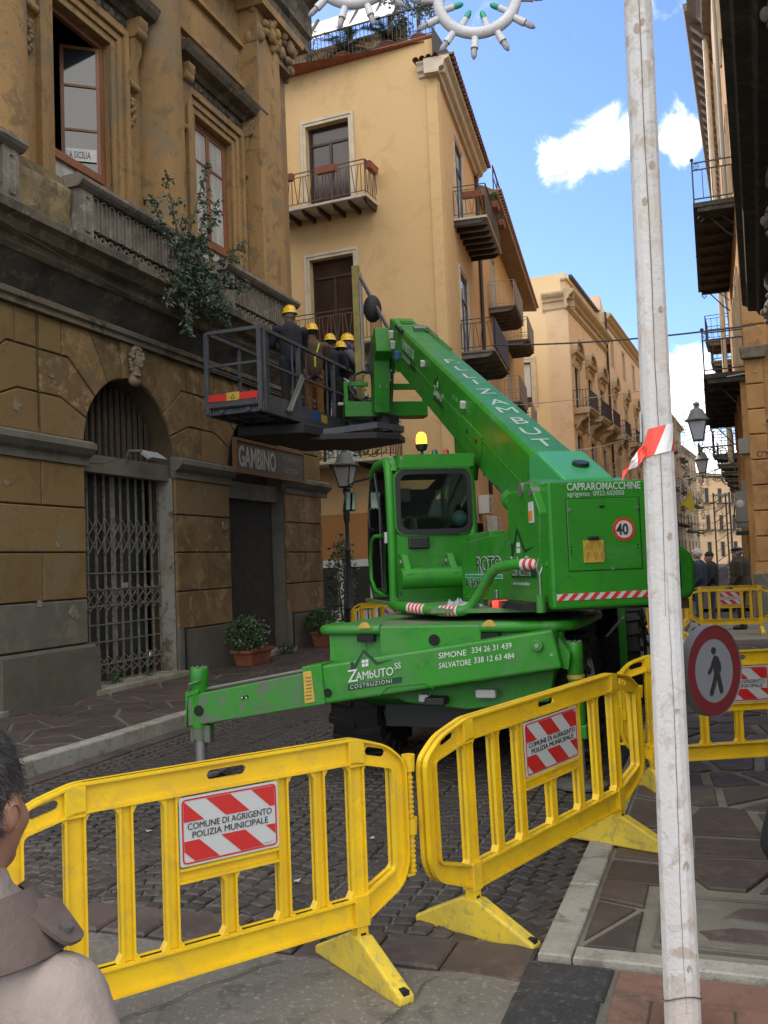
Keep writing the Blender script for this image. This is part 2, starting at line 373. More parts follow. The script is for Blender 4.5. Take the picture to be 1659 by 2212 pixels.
# blocks round the arches
def pol(c, r, a): return (c+r*cos(radians(a)), ZS+r*sin(radians(a)))
def arc_block(c, a0, a1, outer, m):
    P = arch_pts(c, RA+.004, a0, a1, 5); block(P+outer, m)
ZB = 5.06
for i, c in enumerate(CS):
    if c < 3: continue
    for sg in (1, -1):     # build on the right, mirror on the left
        def mm(pts): return [(c+sg*(x-c), z) for x, z in pts]
        hw = (1.925) if not (sg > 0 and c > 15) else (U1_-c)
        m1 = (M_OCHRE, M_PEEL, M_PEEL)[0 if c < 8 or (sg < 0 and c < 12) else R.randrange(3)]
        m2 = M_PEEL if c > 9 else M_OCHRE
        def ab(a0, a1, outer, m):
            P = [pol(c, RA+.004, a0+(a1-a0)*k/5) for k in range(6)]; block(mm(P+outer), m)
        # springer: half of the pier block up to the shouldered groove
        ab(4, 21, [(c+1.53, 4.045), (c+hw, 4.045), (c+hw, 3.52), (c+RA+.01, 3.52)], m1)
        ab(21, 41, [(c+1.36, 4.6), (c+hw, 4.6), (c+hw, 4.045), (c+1.53, 4.045)], m2)
        x62 = c+.93; ab(41, 61, [(x62, ZB), (c+1.5, ZB), (c+1.5, 4.6), (c+1.36, 4.6)], m2)
        block(mm([(c+1.5, 4.6), (c+hw, 4.6), (c+hw, ZB), (c+1.5, ZB)]), m1)
        ab(61, 79, [(c+.27, ZB), (x62, ZB)], m2)
    P = [pol(c, RA+.004, 79+22*k/5) for k in range(6)]
    block(P+[(c-.27, ZB), (c+.27, ZB)], M_PEEL, front=-.03)
    # carved head on the keystone
    if c > 10:
        k = MB(); hc = (c+.02, -.10, 4.83)
        k.sph(hc, (.095, .10, .135), 14, 10, lambda p: Vector((p.x*(1-.25*max(0, -p.z)), p.y, p.z)))
        k.sph((hc[0], hc[1]-.10, hc[2]-.005), (.022, .035, .04), 8, 6); k.sph((hc[0], hc[1]-.09, hc[2]-.062), (.038, .02, .012), 8, 5); k.sph((hc[0], hc[1]-.075, hc[2]-.10), (.04, .03, .03), 8, 5)
        for sx in (-1, 1): k.sph((hc[0]+sx*.038, hc[1]-.088, hc[2]+.03), (.02, .014, .011), 8, 5); k.sph((hc[0]+sx*.04, hc[1]-.085, hc[2]+.055), (.028, .02, .01), 8, 5)
        for j in range(26):
            t = j/25*pi; r_ = .12+R.uniform(-.01, .015)
            k.sph((hc[0]+cos(t)*r_*.95, hc[1]+.01+R.uniform(-.03, .02), hc[2]+.02+sin(t)*r_*1.15), .034, 7, 5)
        for j in range(8): k.sph((hc[0]+(1 if j % 2 else -1)*(.12-.01*j/2), hc[1]+.03, hc[2]-.02-.045*(j//2)), .035, 7, 5)
        k.cyl((hc[0], hc[1]+.02, hc[2]-.1), (hc[0], hc[1]+.03, hc[2]-.24), .06, 10, .09)
        k.sph((hc[0], hc[1]+.05, hc[2]-.3), (.13, .07, .09), 10, 6)
        k.build('carved_head', mat('pale_carving', (.25, .20, .125), .9, (.17, .13, .08), scale=9, bump=.5), B1, smooth=60)
# band, soffit and balcony cornice
seg = 9
for k in range(seg):
    a = U0_+(U1_+.12-U0_)*k/seg; b = U0_+(U1_+.12-U0_)*(k+1)/seg
    profile_run([(.05, 5.06), (-.07, 5.06), (-.07, 5.13), (-.11, 5.15), (-.11, 5.2), (-.05, 5.25), (.05, 5.25)], a+.003, b).build('architrave', M_CEM if k in (4, 7) else M_STONED, B1)
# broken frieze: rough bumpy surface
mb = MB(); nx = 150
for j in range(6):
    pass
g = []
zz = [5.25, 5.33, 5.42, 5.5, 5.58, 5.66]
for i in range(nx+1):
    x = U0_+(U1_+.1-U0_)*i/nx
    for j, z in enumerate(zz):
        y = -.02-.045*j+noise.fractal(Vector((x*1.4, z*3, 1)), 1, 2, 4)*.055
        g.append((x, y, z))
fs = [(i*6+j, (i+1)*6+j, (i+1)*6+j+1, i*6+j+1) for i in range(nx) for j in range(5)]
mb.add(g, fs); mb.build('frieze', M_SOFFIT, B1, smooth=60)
profile_run([(.05, 5.62), (-.25, 5.62), (-.30, 5.68), (-.30, 5.76), (-.42, 5.80), (-.47, 5.9), (-.56, 5.94), (-.56, 6.05), (-.50, 6.09), (1.3, 6.11), (1.3, 5.62)], U0_, U1_-.05).build('cornice', M_STONED, B1, smooth=30)
# ---- upper floor
YW = .72
holes = [(c-.68, c+.68, 6.6, 10.12) for c in CS]
wall(holes, U0_, U1_-.02, 6.05, 16, YW, .5, .22, back=False).build('upper_wall', M_STONE, B1)
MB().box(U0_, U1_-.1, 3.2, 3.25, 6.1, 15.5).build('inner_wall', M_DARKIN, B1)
COLX = [c-1.93 for c in CS]
def column(x):
    mb = MB(); n = 20
    mb.lathe([(.56, 6.95), (.56, 7.03), (.53, 7.07), (.50, 7.12), (.47, 7.16), (.465, 9), (.43, 12.3), (.46, 12.34), (.46, 12.4), (.43, 12.44)], (x, .70, 0), 28)
    return mb
for x in COLX:
    column(x).build('column', M_STONE, B1, smooth=35)
    # drum joints and the rough, eroded base block
    b = MB(); nx_, nz_ = 10, 9; x0, x1 = x-.57, x+.52
    pts = []
    for i in range(nx_+1):
        for j in range(nz_+1):
            u = i/nx_; w = j/nz_; xx = x0+(x1-x0)*u; z = 6.1+.92*w
            y = -.10+max(0, w-.8)*1.6+noise.fractal(Vector((xx*3, z*3, 5)), 1, 2, 4)*.07
            pts.append((xx, y, z))
    b.add(pts, [(i*(nz_+1)+j, (i+1)*(nz_+1)+j, (i+1)*(nz_+1)+j+1, i*(nz_+1)+j+1) for i in range(nx_) for j in range(nz_)])
    b.box(x0+.01, x1-.01, -.03, .7, 6.1, 6.98)
    b.build('column_base', M_STONED if R.random() < 0 else mat('mossy_stone', (.20, .15, .075), .95, (.13, .10, .055), (.10, .095, .05), 2.5, .9, 24, c4=(.25, .19, .1)), B1, smooth=60)
# corner pier with capital
MB().ext([(16.32, 6.1), (17.35, 6.1), (17.30, 12.45), (16.32, 12.45)], .30, 1.0, 'xz', inset=.02).build('corner_pilaster', M_STONE, B1)
MB().box(17.30, 17.98, .52, 1.5, 6.1, 12.45).build('corner_pilaster', M_STONE, B1)
k = MB(); 
for i in range(60): k.sph((16.3+R.uniform(0, 1.72), .3+R.uniform(-.1, .25), 12.5+R.uniform(0, .6)), (R.uniform(.07, .15), .1, R.uniform(.08, .16)), 7, 5)
k.box(16.3, 17.9, .3, 1.2, 12.42, 13.1); k.ext([(16.2, 13.08), (18.1, 13.08), (18.2, 13.25), (16.1, 13.25)], .1, 1.2, 'xz')
k.build('capital', M_STONE, B1, smooth=50)
# entablature and eave
profile_run([(1.2, 13.25), (.15, 13.25), (.15, 13.5), (.05, 13.55), (.05, 14.2), (-.15, 14.3), (-.25, 14.5), (-.8, 14.62), (-.85, 14.85), (1.2, 14.9)], U0_, U1_+.55).build('entablature', M_STONED, B1)
for i in range(30):
    x = 5+13.2*i/29; MB().box(x-.12, x+.12, -.72, .0, 14.42, 14.6).build('modillion', M_STONED, B1)
# window surrounds, hoods and joinery
def window(c, open_leaf):
    hw = .68; zt = 10.12
    s = MB()
    for k_, (o, y) in enumerate(((.0, -.02), (.12, -.06), (.25, -.11))):
        s.box(c-hw-o-.12, c-hw-o, YW+y, YW+.05, 6.6, zt+o+.12); s.box(c+hw+o, c+hw+o+.12, YW+y, YW+.05, 6.6, zt+o+.12)
        s.box(c-hw-o, c+hw+o, YW+y, YW+.05, zt+o+.001, zt+o+.12)
    s.build('window_surround', M_STONE, B1, bevel=.012)
    f = MB().box(c-1.15, c+1.15, YW-.04, YW+.05, zt+.38, zt+.62)
    for j in range(11): f.sph((c-.85+j*.17, YW-.05, zt+.5), (.06, .035, .075 if j % 2 else .05), 8, 6)
    f.build('frieze_panel', M_STONED, B1, smooth=50)
    profile_run([(YW+.05, zt+.62), (YW-.10, zt+.62), (YW-.16, zt+.7), (YW-.34, zt+.74), (YW-.40, zt+.82), (YW-.44, zt+.9), (YW+.05, zt+.98)], c-1.5, c+1.5).build('window_hood', M_STONED, B1)
    for sx in (-1, 1):
        k_ = MB(); x = c+sx*1.2
        k_.ext([(YW, zt-.55), (YW-.06, zt-.5), (YW-.07, zt-.1), (YW-.16, zt+.1), (YW-.18, zt+.35), (YW-.30, zt+.5), (YW-.30, zt+.62), (YW, zt+.62)], x-.11, x+.11, 'yz')
        k_.cyl((x-.13, YW-.15, zt+.42), (x+.13, YW-.15, zt+.42), .12, 12); k_.cyl((x-.12, YW-.05, zt-.45), (x+.12, YW-.05, zt-.45), .07, 10)
        k_.build('scroll_bracket', M_STONE, B1, smooth=40)
        k_ = MB(); 
        for j in range(7): k_.sph((x+R.uniform(-.05, .05), YW-.03, zt-.68-j*.07), (.05, .05, .05), 7, 5)
        k_.build('garland_carving', M_STONE, B1, smooth=50)
    # upper panel above the hood
    p = MB(); 
    for (a, b_, c0, d) in ((c-1.4, c+1.4, zt+1.35, zt+1.47), (c-1.4, c+1.4, zt+2.2, zt+2.3), (c-1.4, c-1.3, zt+1.47, zt+2.2), (c+1.3, c+1.4, zt+1.47, zt+2.2)): p.box(a, b_, YW-.1, YW+.02, c0, d)
    for j in range(16): p.sph((c-1.1+j*.147, YW-.02, zt+1.15+.08*sin(j*1.3)), (.08, .05, .07), 7, 5)
    p.build('relief_panel', M_STONE, B1, bevel=.01)
    # joinery
    Y = YW+.12
    fr = MB()
    for x0, x1 in ((c-hw, c-hw+.09), (c+hw-.09, c+hw)): fr.box(x0, x1, Y, Y+.08, 6.6, zt)
    fr.box(c-hw+.09, c+hw-.09, Y, Y+.08, zt-.09, zt)
    fr.box(c-hw+.09, c+hw-.09, Y-.02, Y+.08, 7.82, 7.95); fr.box(c-.05, c+.05, Y, Y+.08, 6.6, 7.82)
    fo = fr.build('window_frame', M_WOOD, B1, bevel=.006)
    lp = MB(); lp.box(c-hw+.09, c-.05, Y+.03, Y+.05, 6.6, 7.82); lp.box(c+.05, c+hw-.09, Y+.03, Y+.05, 6.6, 7.82)
    lp.build('pane', M_CURT, fo)
    def leafm(x0, x1, ang=0, hinge=None):
        q = MB(); z0, z1 = 7.95, zt-.09; w = .055
        q.box(x0, x0+w, Y+.01, Y+.06, z0, z1); q.box(x1-w, x1, Y+.01, Y+.06, z0, z1)
        for z in (z0, z0+.71, z0+1.42, z1-w): q.box(x0+w, x1-w, Y+.01, Y+.06, z, z+(w if z in (z0, z1-w) else .035))
        gq = MB().box(x0+w, x1-w, Y+.03, Y+.036, z0+w, z1-w)
        if ang:
            Mx = Matrix.Translation((hinge, Y+.03, 0)) @ Matrix.Rotation(ang, 4, 'Z') @ Matrix.Translation((-hinge, -Y-.03, 0)); q.xf(Mx); gq.xf(Mx)
        s_ = q.build('sash', M_WOOD, B1); gq.build('pane', M_GLASS if ang else M_CURT, s_)
        return s_
    if open_leaf:
        leafm(c-.6, c-.01, radians(75), c-.6); s_ = leafm(c+.01, c+.6, radians(-52), c+.6)
        MB().box(c-1.6, c+1.6, Y+2.2, Y+2.22, 6.6, zt+.3).build('room_wall', mat('room_blue_grey', (.05, .06, .07), .9), B1)
        # newspaper page stuck to the bottom of the open pane
        pm = Matrix.Translation((c+.6, Y+.03, 0)) @ Matrix.Rotation(radians(-52), 4, 'Z')
        pg = MB().box(-.53, -.07, -.034, -.028, 8.17, 8.37).xf(pm).build('newspaper_strip', M_WHITE, s_)
        t = text('lettering', 'LA SICILIA', .155, M_TEXTD, s_, (pm @ Vector((-.52, -.037, 8.215))), (pi/2, 0, radians(-52)), ext=.001, sx=.52)
    else:
        leafm(c-.6, c-.005); s_ = leafm(c+.005, c+.6)
        MB().box(c+.04, c+.42, Y-.004, Y+.004, 8.62, 8.72).build('newspaper_strip', M_WHITE, s_)
        text('lettering', 'LA SICILIA', .08, M_TEXTD, s_, (c+.05, Y-.006, 8.645), FRONT, ext=.001, sx=.62)
for c in CS: window(c, c < 12)
# balustrades between the column bases
def balustrade(a, b):
    zb, zt = 6.11, 7.0; yf = -.20
    bal = empty('balustrade', (0, 0, 0), rotz=0); bal.parent = B1
    profile_run([(yf-.10, 6.90), (yf-.13, 6.94), (yf-.13, 6.99), (yf-.06, 7.03), (yf+.20, 7.03), (yf+.24, 6.97), (yf+.20, 6.86), (yf-.05, 6.86)], a-.06, b+.06).build('handrail', M_BALU, bal)
    profile_run([(yf-.06, 6.11), (yf-.06, 6.17), (yf-.02, 6.2), (yf+.16, 6.2), (yf+.16, 6.11)], a, b).build('bottom_rail', M_BALU, bal)
    MB().box(a+.27, b-.27, yf+.10, yf+.105, 6.2, 6.86).build('gap_shade_sheet', mat('gap_shade', (.03, .026, .02), .95), bal)  # dark sheet added behind the balusters; shade of the gaps in its colour
    for x0 in (a, b-.27):
        MB().ext([(x0, 6.2), (x0+.27, 6.2), (x0+.27, 6.86), (x0, 6.86)], yf-.035, yf+.17, 'xz').build('pedestal', M_BALU, bal)
        o = [(x0+.06, 6.33), (x0+.09, 6.28), (x0+.18, 6.28), (x0+.21, 6.33), (x0+.21, 6.74), (x0+.18, 6.79), (x0+.09, 6.79), (x0+.06, 6.74)]
        fr = MB(); q = inset_poly(o, .02)
        for i in range(8):
            j = (i+1) % 8
            fr.add([(o[i][0], yf-.036, o[i][1]), (o[j][0], yf-.036, o[j][1]), (q[j][0], yf-.055, q[j][1]), (q[i][0], yf-.055, q[i][1]), ], [(0, 1, 2, 3)])
            q2 = inset_poly(o, .035); fr.add([(q[i][0], yf-.055, q[i][1]), (q[j][0], yf-.055, q[j][1]), (q2[j][0], yf-.036, q2[j][1]), (q2[i][0], yf-.036, q2[i][1])], [(0, 1, 2, 3)])
        fr.build('panel_moulding', M_BALU, bal)
    n = round((b-a-.54)/.185); w = (b-a-.54)/n
    proto = None
    for i in range(n):
        if proto is None:
            p = MB(); hw = w/2-.025; r = w/2-.012
            # ring at the foot
            ro = [(r*.98*cos(2*pi*k/14), 6.285+r*.98*sin(2*pi*k/14)) for k in range(14)]; ri = [(r*.55*cos(2*pi*k/14), 6.285+r*.55*sin(2*pi*k/14)) for k in range(14)]
            for k in range(14):
                j = (k+1) % 14
                for y, sgn in ((yf+.02, 1), (yf+.12, 1)): p.quad((ro[k][0], y, ro[k][1]), (ro[j][0], y, ro[j][1]), (ri[j][0], y, ri[j][1]), (ri[k][0], y, ri[k][1]))
                p.quad((ro[k][0], yf+.02, ro[k][1]), (ro[j][0], yf+.02, ro[j][1]), (ro[j][0], yf+.12, ro[j][1]), (ro[k][0], yf+.12, ro[k][1]))
                p.quad((ri[k][0], yf+.02, ri[k][1]), (ri[j][0], yf+.02, ri[j][1]), (ri[j][0], yf+.12, ri[j][1]), (ri[k][0], yf+.12, ri[k][1]))
            # shaft: rounded-top frame with a sunk face
            top = [(hw*cos(radians(a_)), 6.80+hw*.75*sin(radians(a_))) for a_ in range(0, 181, 20)]
            out = [(-hw, 6.38), (hw, 6.38)]+top
            p.ext(out, yf+.02, yf+.13, 'xz'); inn = inset_poly(out, .016)
            p.ext(out, yf+.0, yf+.02, 'xz') if False else None
            for k in range(len(out)):
                j = (k+1) % len(out)
                p.add([(out[k][0], yf+.02, out[k][1]), (out[j][0], yf+.02, out[j][1]), (out[j][0], yf-.018, out[j][1]), (out[k][0], yf-.018, out[k][1]), (inn[j][0], yf-.018, inn[j][1]), (inn[k][0], yf-.018, inn[k][1]), (inn[j][0], yf+.02, inn[j][1]), (inn[k][0], yf+.02, inn[k][1])], [(0, 1, 2, 3), (3, 2, 4, 5), (5, 4, 6, 7)])
            proto = p.build('baluster', M_BALU, bal); proto.location = (a+.27+w*.5, 0, 0)
        else: inst(proto, 'baluster', bal, (a+.27+w*(i+.5), 0, 0))
for c in CS:
    balustrade(c-1.36, c+1.36)
# ---- doors on the ground floor
def lattice(c, x0, x1, z0, z1, y, mbar, par, name='folding_gate'):
    g_ = empty(name, (0, 0, 0)); g_.parent = par
    n = 11; P = [x0+(x1-x0)*k/n for k in range(n+1)]; mid = 5
    for k, x in enumerate(P):
        w = .045 if k == mid else .014
        MB().box(x-w, x+w, y-.012, y+.012, z0, z1).build('bar', mbar, g_)
    for (za, zb_) in ((z0+.15, z0+.27), (z0+.27, z0+.40), (z0+1.05, z0+1.2), (z0+1.2, z0+1.38), (z0+1.85, z0+2.1), (z0+2.1, z0+2.35)):
        lb = MB()
        for k in range(n):
            lb.bar((P[k], y-.018, za), (P[k+1], y-.018, zb_), .012, .012); lb.bar((P[k], y-.022, zb_), (P[k+1], y-.022, za), .012, .012)
        lb.build('lattice', mbar, g_)
    for z in (z0+.03, z0+.3, z0+.62, z0+.86, z0+1.12, z0+1.35, z0+1.58): MB().box(x0, x1, y-.03, y-.02, z-.009, z+.009).build('rail', mbar, g_)
    return g_
MG = mat('grey_gate_iron', (.20, .195, .175), .6, (.15, .142, .125), (.09, .05, .03), 8, .15, 60)
for c in CS:
    z0 = .17
    if c < 15:
        MB().box(c-RA+.003, c+RA-.003, .10, .28, 3.14, 3.385).build('lintel', M_CEM, B1)
        lattice(c, c-RA+.02, c+RA-.03, z0, 3.14, .30, MG, B1)
        MB().box(c-RA, c+RA, .55, .6, .1, 3.2).build('shop_front', mat('dim_shop_glass', (.06, .068, .064), .25, (.03, .03, .032), scale=2), B1)
        sp = MB()
        for k in range(9): x = c-.9+k*.22; sp.box(x-.012, x+.012, .56-.01, .56, .2, 3.1)
        sp.build('glazing_bars', M_IRON, B1)
        bars = MB()
        for k in range(15): x = c-1.02+k*.146; z = ZS+sqrt(max(0, 1.06**2-(x-c)**2)); bars.box(x-.045, x+.025, .34, .37, 3.385, z); 
        bars.build('tympanum_slats', mat('brown_slat', (.07, .05, .035), .8, (.045, .035, .028), scale=8), B1)
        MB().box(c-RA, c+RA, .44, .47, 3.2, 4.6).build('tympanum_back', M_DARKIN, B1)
        MB().box(c+.05, c+.19, .26, .29, 1.52, 1.6).build('padlock', mat('steel_lock', (.4, .4, .38), .4, metal=.6), B1, bevel=.008)
    else:
        MB().box(c-RA+.003, c+RA-.003, .14, .30, 3.0, 3.3).build('lintel', M_CEM, B1)
        sh = empty('dark_shutter', (0, 0, 0)); sh.parent = B1
        md = mat('black_shutter', (.022, .018, .015), .7, (.035, .026, .02), scale=6, bump=.2)
        for k in range(26):
            x = c-1.05+k*.081; MB().ext([(x, .30), (x+.03, .27), (x+.06, .30), (x+.06, .33), (x, .33)], .17, 3.0, 'xy').build('slat', md, sh)
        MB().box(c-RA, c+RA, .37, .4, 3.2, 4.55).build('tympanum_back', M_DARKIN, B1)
        fb = MB()
        for k in range(12): x = c-1.0+k*.18; fb.box(x-.015, x+.015, .33, .35, 3.3, ZS+sqrt(max(0, 1.06**2-(x-c)**2)))
        fb.build('fanlight_bars', M_BLACK, B1)
    rv = MB().box(c+RA-.012, c+RA+.001, BLK_B+.002, .30, .15, 3.19); rv.build('door_reveal', M_WHITEP if c < 15 else M_CEM, B1)
    MB().box(c-RA, c+RA+.1, -.12, .5, .1, .21).build('threshold', mat('pale_threshold', (.30, .28, .22), .9, (.2, .18, .14), scale=4, bump=.3), B1, bevel=.02)
# house number
MB().box(13.79, 13.93, -.02, .0, 2.41, 2.55).build('number_plate', M_WHITEP, B1, bevel=.004)
text('lettering', '3', .12, M_TEXTD, B1, (13.83, -.024, 2.435), FRONT)
# shop sign
SG = empty('shop_sign', (0, 0, 0), label='framed grey GAMBINO souvenir sign hung across the dark doorway arch', cat='shop sign')
SG.parent = None; SG.location = B1.location; SG.rotation_euler = B1.rotation_euler
MB().box(14.05, 16.75, -.17, -.13, 3.43, 3.98).build('sign_board', mat('grey_sign', (.085, .085, .078), .7, (.07, .068, .06), scale=3), SG)
fr = MB()
for a, b, c0, d in ((14.0, 16.8, 3.96, 4.01), (14.0, 16.8, 3.40, 3.45), (14.0, 14.05, 3.45, 3.96), (16.75, 16.8, 3.45, 3.96)): fr.box(a, b, -.19, -.12, c0, d)
fr.build('frame', mat('rust_frame', (.16, .075, .03), .8), SG)
for x in (14.4, 16.4): MB().box(x-.02, x+.02, -.13, .02, 3.5, 3.54).build('bracket', M_IRON, SG)
text('lettering', 'GAMBINO', .50, mat('sign_grey_letters', (.32, .32, .30), .6), SG, (14.12, -.175, 3.53), FRONT, sx=.62, bold=.012)
mY = mat('faded_yellow', (.22, .20, .11), .6)
text('lettering', 'SOUVENIRS', .17, mY, SG, (15.83, -.175, 3.74), FRONT, sx=.78); text('lettering', 'VALIGERIA', .17, mY, SG, (15.85, -.175, 3.52), FRONT, sx=.78)
# flood light over the gate
FL = empty('flood_light', (0, 0, 0), label='small grey floodlight on an arm above the iron gate', cat='floodlight'); FL.location = B1.location; FL.rotation_euler = B1.rotation_euler
MB().cyl((11.28, .12, 3.3), (11.28, .05, 3.52), .02, 8).build('post', M_IRON, FL); MB().tube([(11.28, .05, 3.5), (11.4, -.1, 3.5)], .025).build('arm', M_IRON, FL)
MB().ext([(-.28, 3.40), (-.1, 3.52), (-.02, 3.50), (-.2, 3.37)], 11.38, 11.78, 'yz').build('lamp_head', mat('light_grey_metal', (.3, .31, .31), .5), FL, bevel=.01)

# ---- plants at the foot of the wall and on the balustrade
def planter(u, y, w, d, h, label, group='terracotta trough planters by the shop door', rnd=R, bh=.5, flowers=True):
    x, yy = W(u+L_T0, y+L_S0)[:2] if False else loc_b1(u, y)
    e = empty('planter', (x, yy, .135), 20, label, 'plant pot', group)
    a = [(-w/2*.8, -d/2*.8), (w/2*.8, -d/2*.8), (w/2*.8, d/2*.8), (-w/2*.8, d/2*.8)]; b = [(p[0]/.8, p[1]/.8) for p in a]
    m = MB(); vs = [(p[0], p[1], 0) for p in a]+[(p[0], p[1], h) for p in b]+[(p[0]*.92, p[1]*.9, h) for p in b]+[(p[0]*.9, p[1]*.88, h-.05) for p in b]
    m.add(vs, [(3, 2, 1, 0)]+[(i+4*k, (i+1) % 4+4*k, (i+1) % 4+4*k+4, i+4*k+4) for k in range(3) for i in range(4)]+[(12, 13, 14, 15)])
    m.build('pot', M_TERRA, e, bevel=.012)
    r = MB(); r.box(-w/2-.02, w/2+.02, -d/2-.02, -d/2+.015, h-.05, h+.005); r.box(-w/2-.02, w/2+.02, d/2-.015, d/2+.02, h-.05, h+.005); r.box(-w/2-.02, -w/2+.015, -d/2+.015, d/2-.015, h-.05, h+.005); r.box(w/2-.015, w/2+.02, -d/2+.015, d/2-.015, h-.05, h+.005)
    r.build('rim', M_TERRA, e, bevel=.008)
    f = MB(); leaves(f, (-w*.28, 0, h+bh*.5), (.36, .33, bh*.62), 950, .075, rnd, .1); f.build('foliage', M_LEAF, e)
    if flowers:
        f = MB(); leaves(f, (-w*.2, -.05, h+bh*.5), (.37, .34, bh*.62), 190, .045, rnd, .75); f.build('pale_leaves', mat('pale_leaf', (.30, .34, .26), .7), e)
    s = MB()
    for k in range(9): s.tube([(-w*.28+R.uniform(-.05, .05), R.uniform(-.05, .05), h-.05), (-w*.28+R.uniform(-.2, .2), R.uniform(-.2, .2), h+bh*.7)], .008, 5)
    s.build('stems', M_TWIG, e)
def loc_b1(u, y, z=0):
    v = Matrix.Rotation(radians(70), 3, 'Z') @ Vector((u, y, 0)); return (v.x-7.47, v.y+2.72)
planter(13.95, -.42, .78, .36, .26, 'terracotta trough with variegated shrub left of the dark shutter')
planter(17.15, -.35, .62, .34, .30, 'terracotta trough with small dark shrub at the building corner', flowers=False, bh=.42)
def weed(u, y, n, s, label, z=.14, rad=(.22, .08, .1)):
    x, yy = loc_b1(u, y); m = MB(); leaves(m, (0, 0, rad[2]), rad, n, s, R, 0)
    o = m.build('weed', M_LEAF, None); o.location = (x, yy, z); o.rotation_euler = (0, 0, radians(70)); tag(o, label, 'weeds')
weed(10.95, .12, 160, .05, 'green weeds growing at the foot of the iron gate', .2); weed(11.75, .12, 60, .04, 'small weed tuft at the right end of the gate', .2, (.12, .06, .06))
weed(15.6, -.25, 160, .06, 'dark weeds on the pavement before the shutter', .14, (.25, .14, .1))
# big self-sown bush hanging from the balustrade
BU = empty('wild_bush', (*loc_b1(12.05, -.5), 6.12), 20, 'large wild leafy bush growing out of the stone balustrade', 'bush')
rb = random.Random(3); lf = MB(); tw = MB()
BU.scale = (.88, .88, .88)
# limbs start at the cornice by the column base
limbs = [((0, 0, 0), (-.3, -.18, .75), (.25, -.25, 1.75), (.45, -.22, 2.2)), ((0, 0, 0), (-.5, -.2, .5), (-.7, -.25, .95), (-.85, -.2, 1.6)), ((0, 0, 0), (-.7, -.3, .25), (-1.3, -.4, .55), (-1.5, -.35, .85)),
         ((0, 0, 0), (.5, -.2, .4), (1.1, -.3, .75), (1.6, -.3, 1.15)), ((0, 0, 0), (-.4, -.3, -.3), (-.7, -.4, -.8), (-.6, -.4, -1.05)), ((0, 0, 0), (.3, -.3, -.3), (.5, -.35, -.55), (.9, -.35, -.6)),
         ((0, 0, 0), (-.6, -.35, -.1), (-1.1, -.4, -.4), (-1.25, -.4, -.75)), ((0, 0, 0), (.3, -.2, .5), (.4, -.3, 1.1), (.7, -.25, 1.6)), ((0, 0, 0), (.6, -.3, 0), (1.2, -.35, .1), (1.5, -.35, .35)), ((0, 0, 0), (-.1, -.4, .2), (-.3, -.5, .5), (-.2, -.5, 1.1))]
def bez(P, t): 
    P = [Vector(p) for p in P]; a, b, c, d = P; s = 1-t; return a*s**3+b*3*s*s*t+c*3*s*t*t+d*t**3
for L_ in limbs:
    tw.tube([bez(L_, t/8) for t in range(9)], [.022*(1-t/10) for t in range(9)], 6)
    for k in range(13):
        t = .15+.85*k/12; p = bez(L_, t); d = Vector((rb.uniform(-1, 1), rb.uniform(-.7, .4), rb.uniform(-.5, .9))).normalized(); ln = rb.uniform(.18, .42)*(1.15-t*.6)
        tw.tube([p, p+d*ln], .005, 4)
        for j in range(13 if t < .75 else 8):
            q = p+d*ln*(j+1)/11+Vector((rb.uniform(-.05, .05), rb.uniform(-.05, .05), rb.uniform(-.05, .05))); leaf(lf, q, rb.uniform(.06, .115), rb, Vector((rb.uniform(-1, 1), rb.uniform(-1, .6), rb.uniform(-1, .25))).normalized())
for c_, r_, n_ in (((-.15, -.35, -.1), (.55, .28, .36), 210), ((-.2, -.35, .35), (.35, .22, .4), 110), ((.2, -.3, -.3), (.6, .25, .3), 160), ((.5, -.3, .1), (.45, .22, .25), 80)): leaves(lf, c_, r_, n_, .11, rb, .0)
M_LEAFB2 = mat('leaf_variegated', (.06, .105, .065), .5, (.03, .06, .04), (.10, .14, .07), 14, th=(.45, .55)); lf.build('foliage', M_LEAFB2, BU); tw.build('branches', M_TWIG, BU)
for pts in ([(8.7, 6.02), (9.2, 5.4), (9.3, 4.9), (9.32, 3.6)], [(9.9, 3.3), (10.2, 3.22), (10.6, 3.25), (11.2, 3.42)]):
    MB().tube([(x, -.02 if z < 5 else -.12, z) for x, z in pts], .006, 5).build('wire', M_BLACK, B1)
for k in range(26):   # scars where the plaster has come off
    x, z = R.uniform(8.6, 17.6), R.choice([R.uniform(.9, 3.1), R.uniform(3.7, 5.0)]); n_ = 9; r_ = R.uniform(.02, .09)
    if min(abs(x-c) for c in CS) < 1.25: continue
    P = [(x+r_*cos(k_*2*pi/n_)*R.uniform(.5, 1.3), z+r_*sin(k_*2*pi/n_)*R.uniform(.4, 1.2)) for k_ in range(n_)]; MB().ext(P, -.010, .01, 'xz').build('plaster_scar', mat('bare_plaster', (.24, .20, .14), .95, (.17, .13, .08), scale=12), B1)
# thin cable slung under the cornice
o = MB().tube([(*loc_b1(6+.6*i, -.62), 5.45+.012*(i-10)**2*.5) for i in range(20)], .008, 5).build('cable', M_BLACK, None); tag(o, 'thin black cable slung below the stone cornice', 'cable')
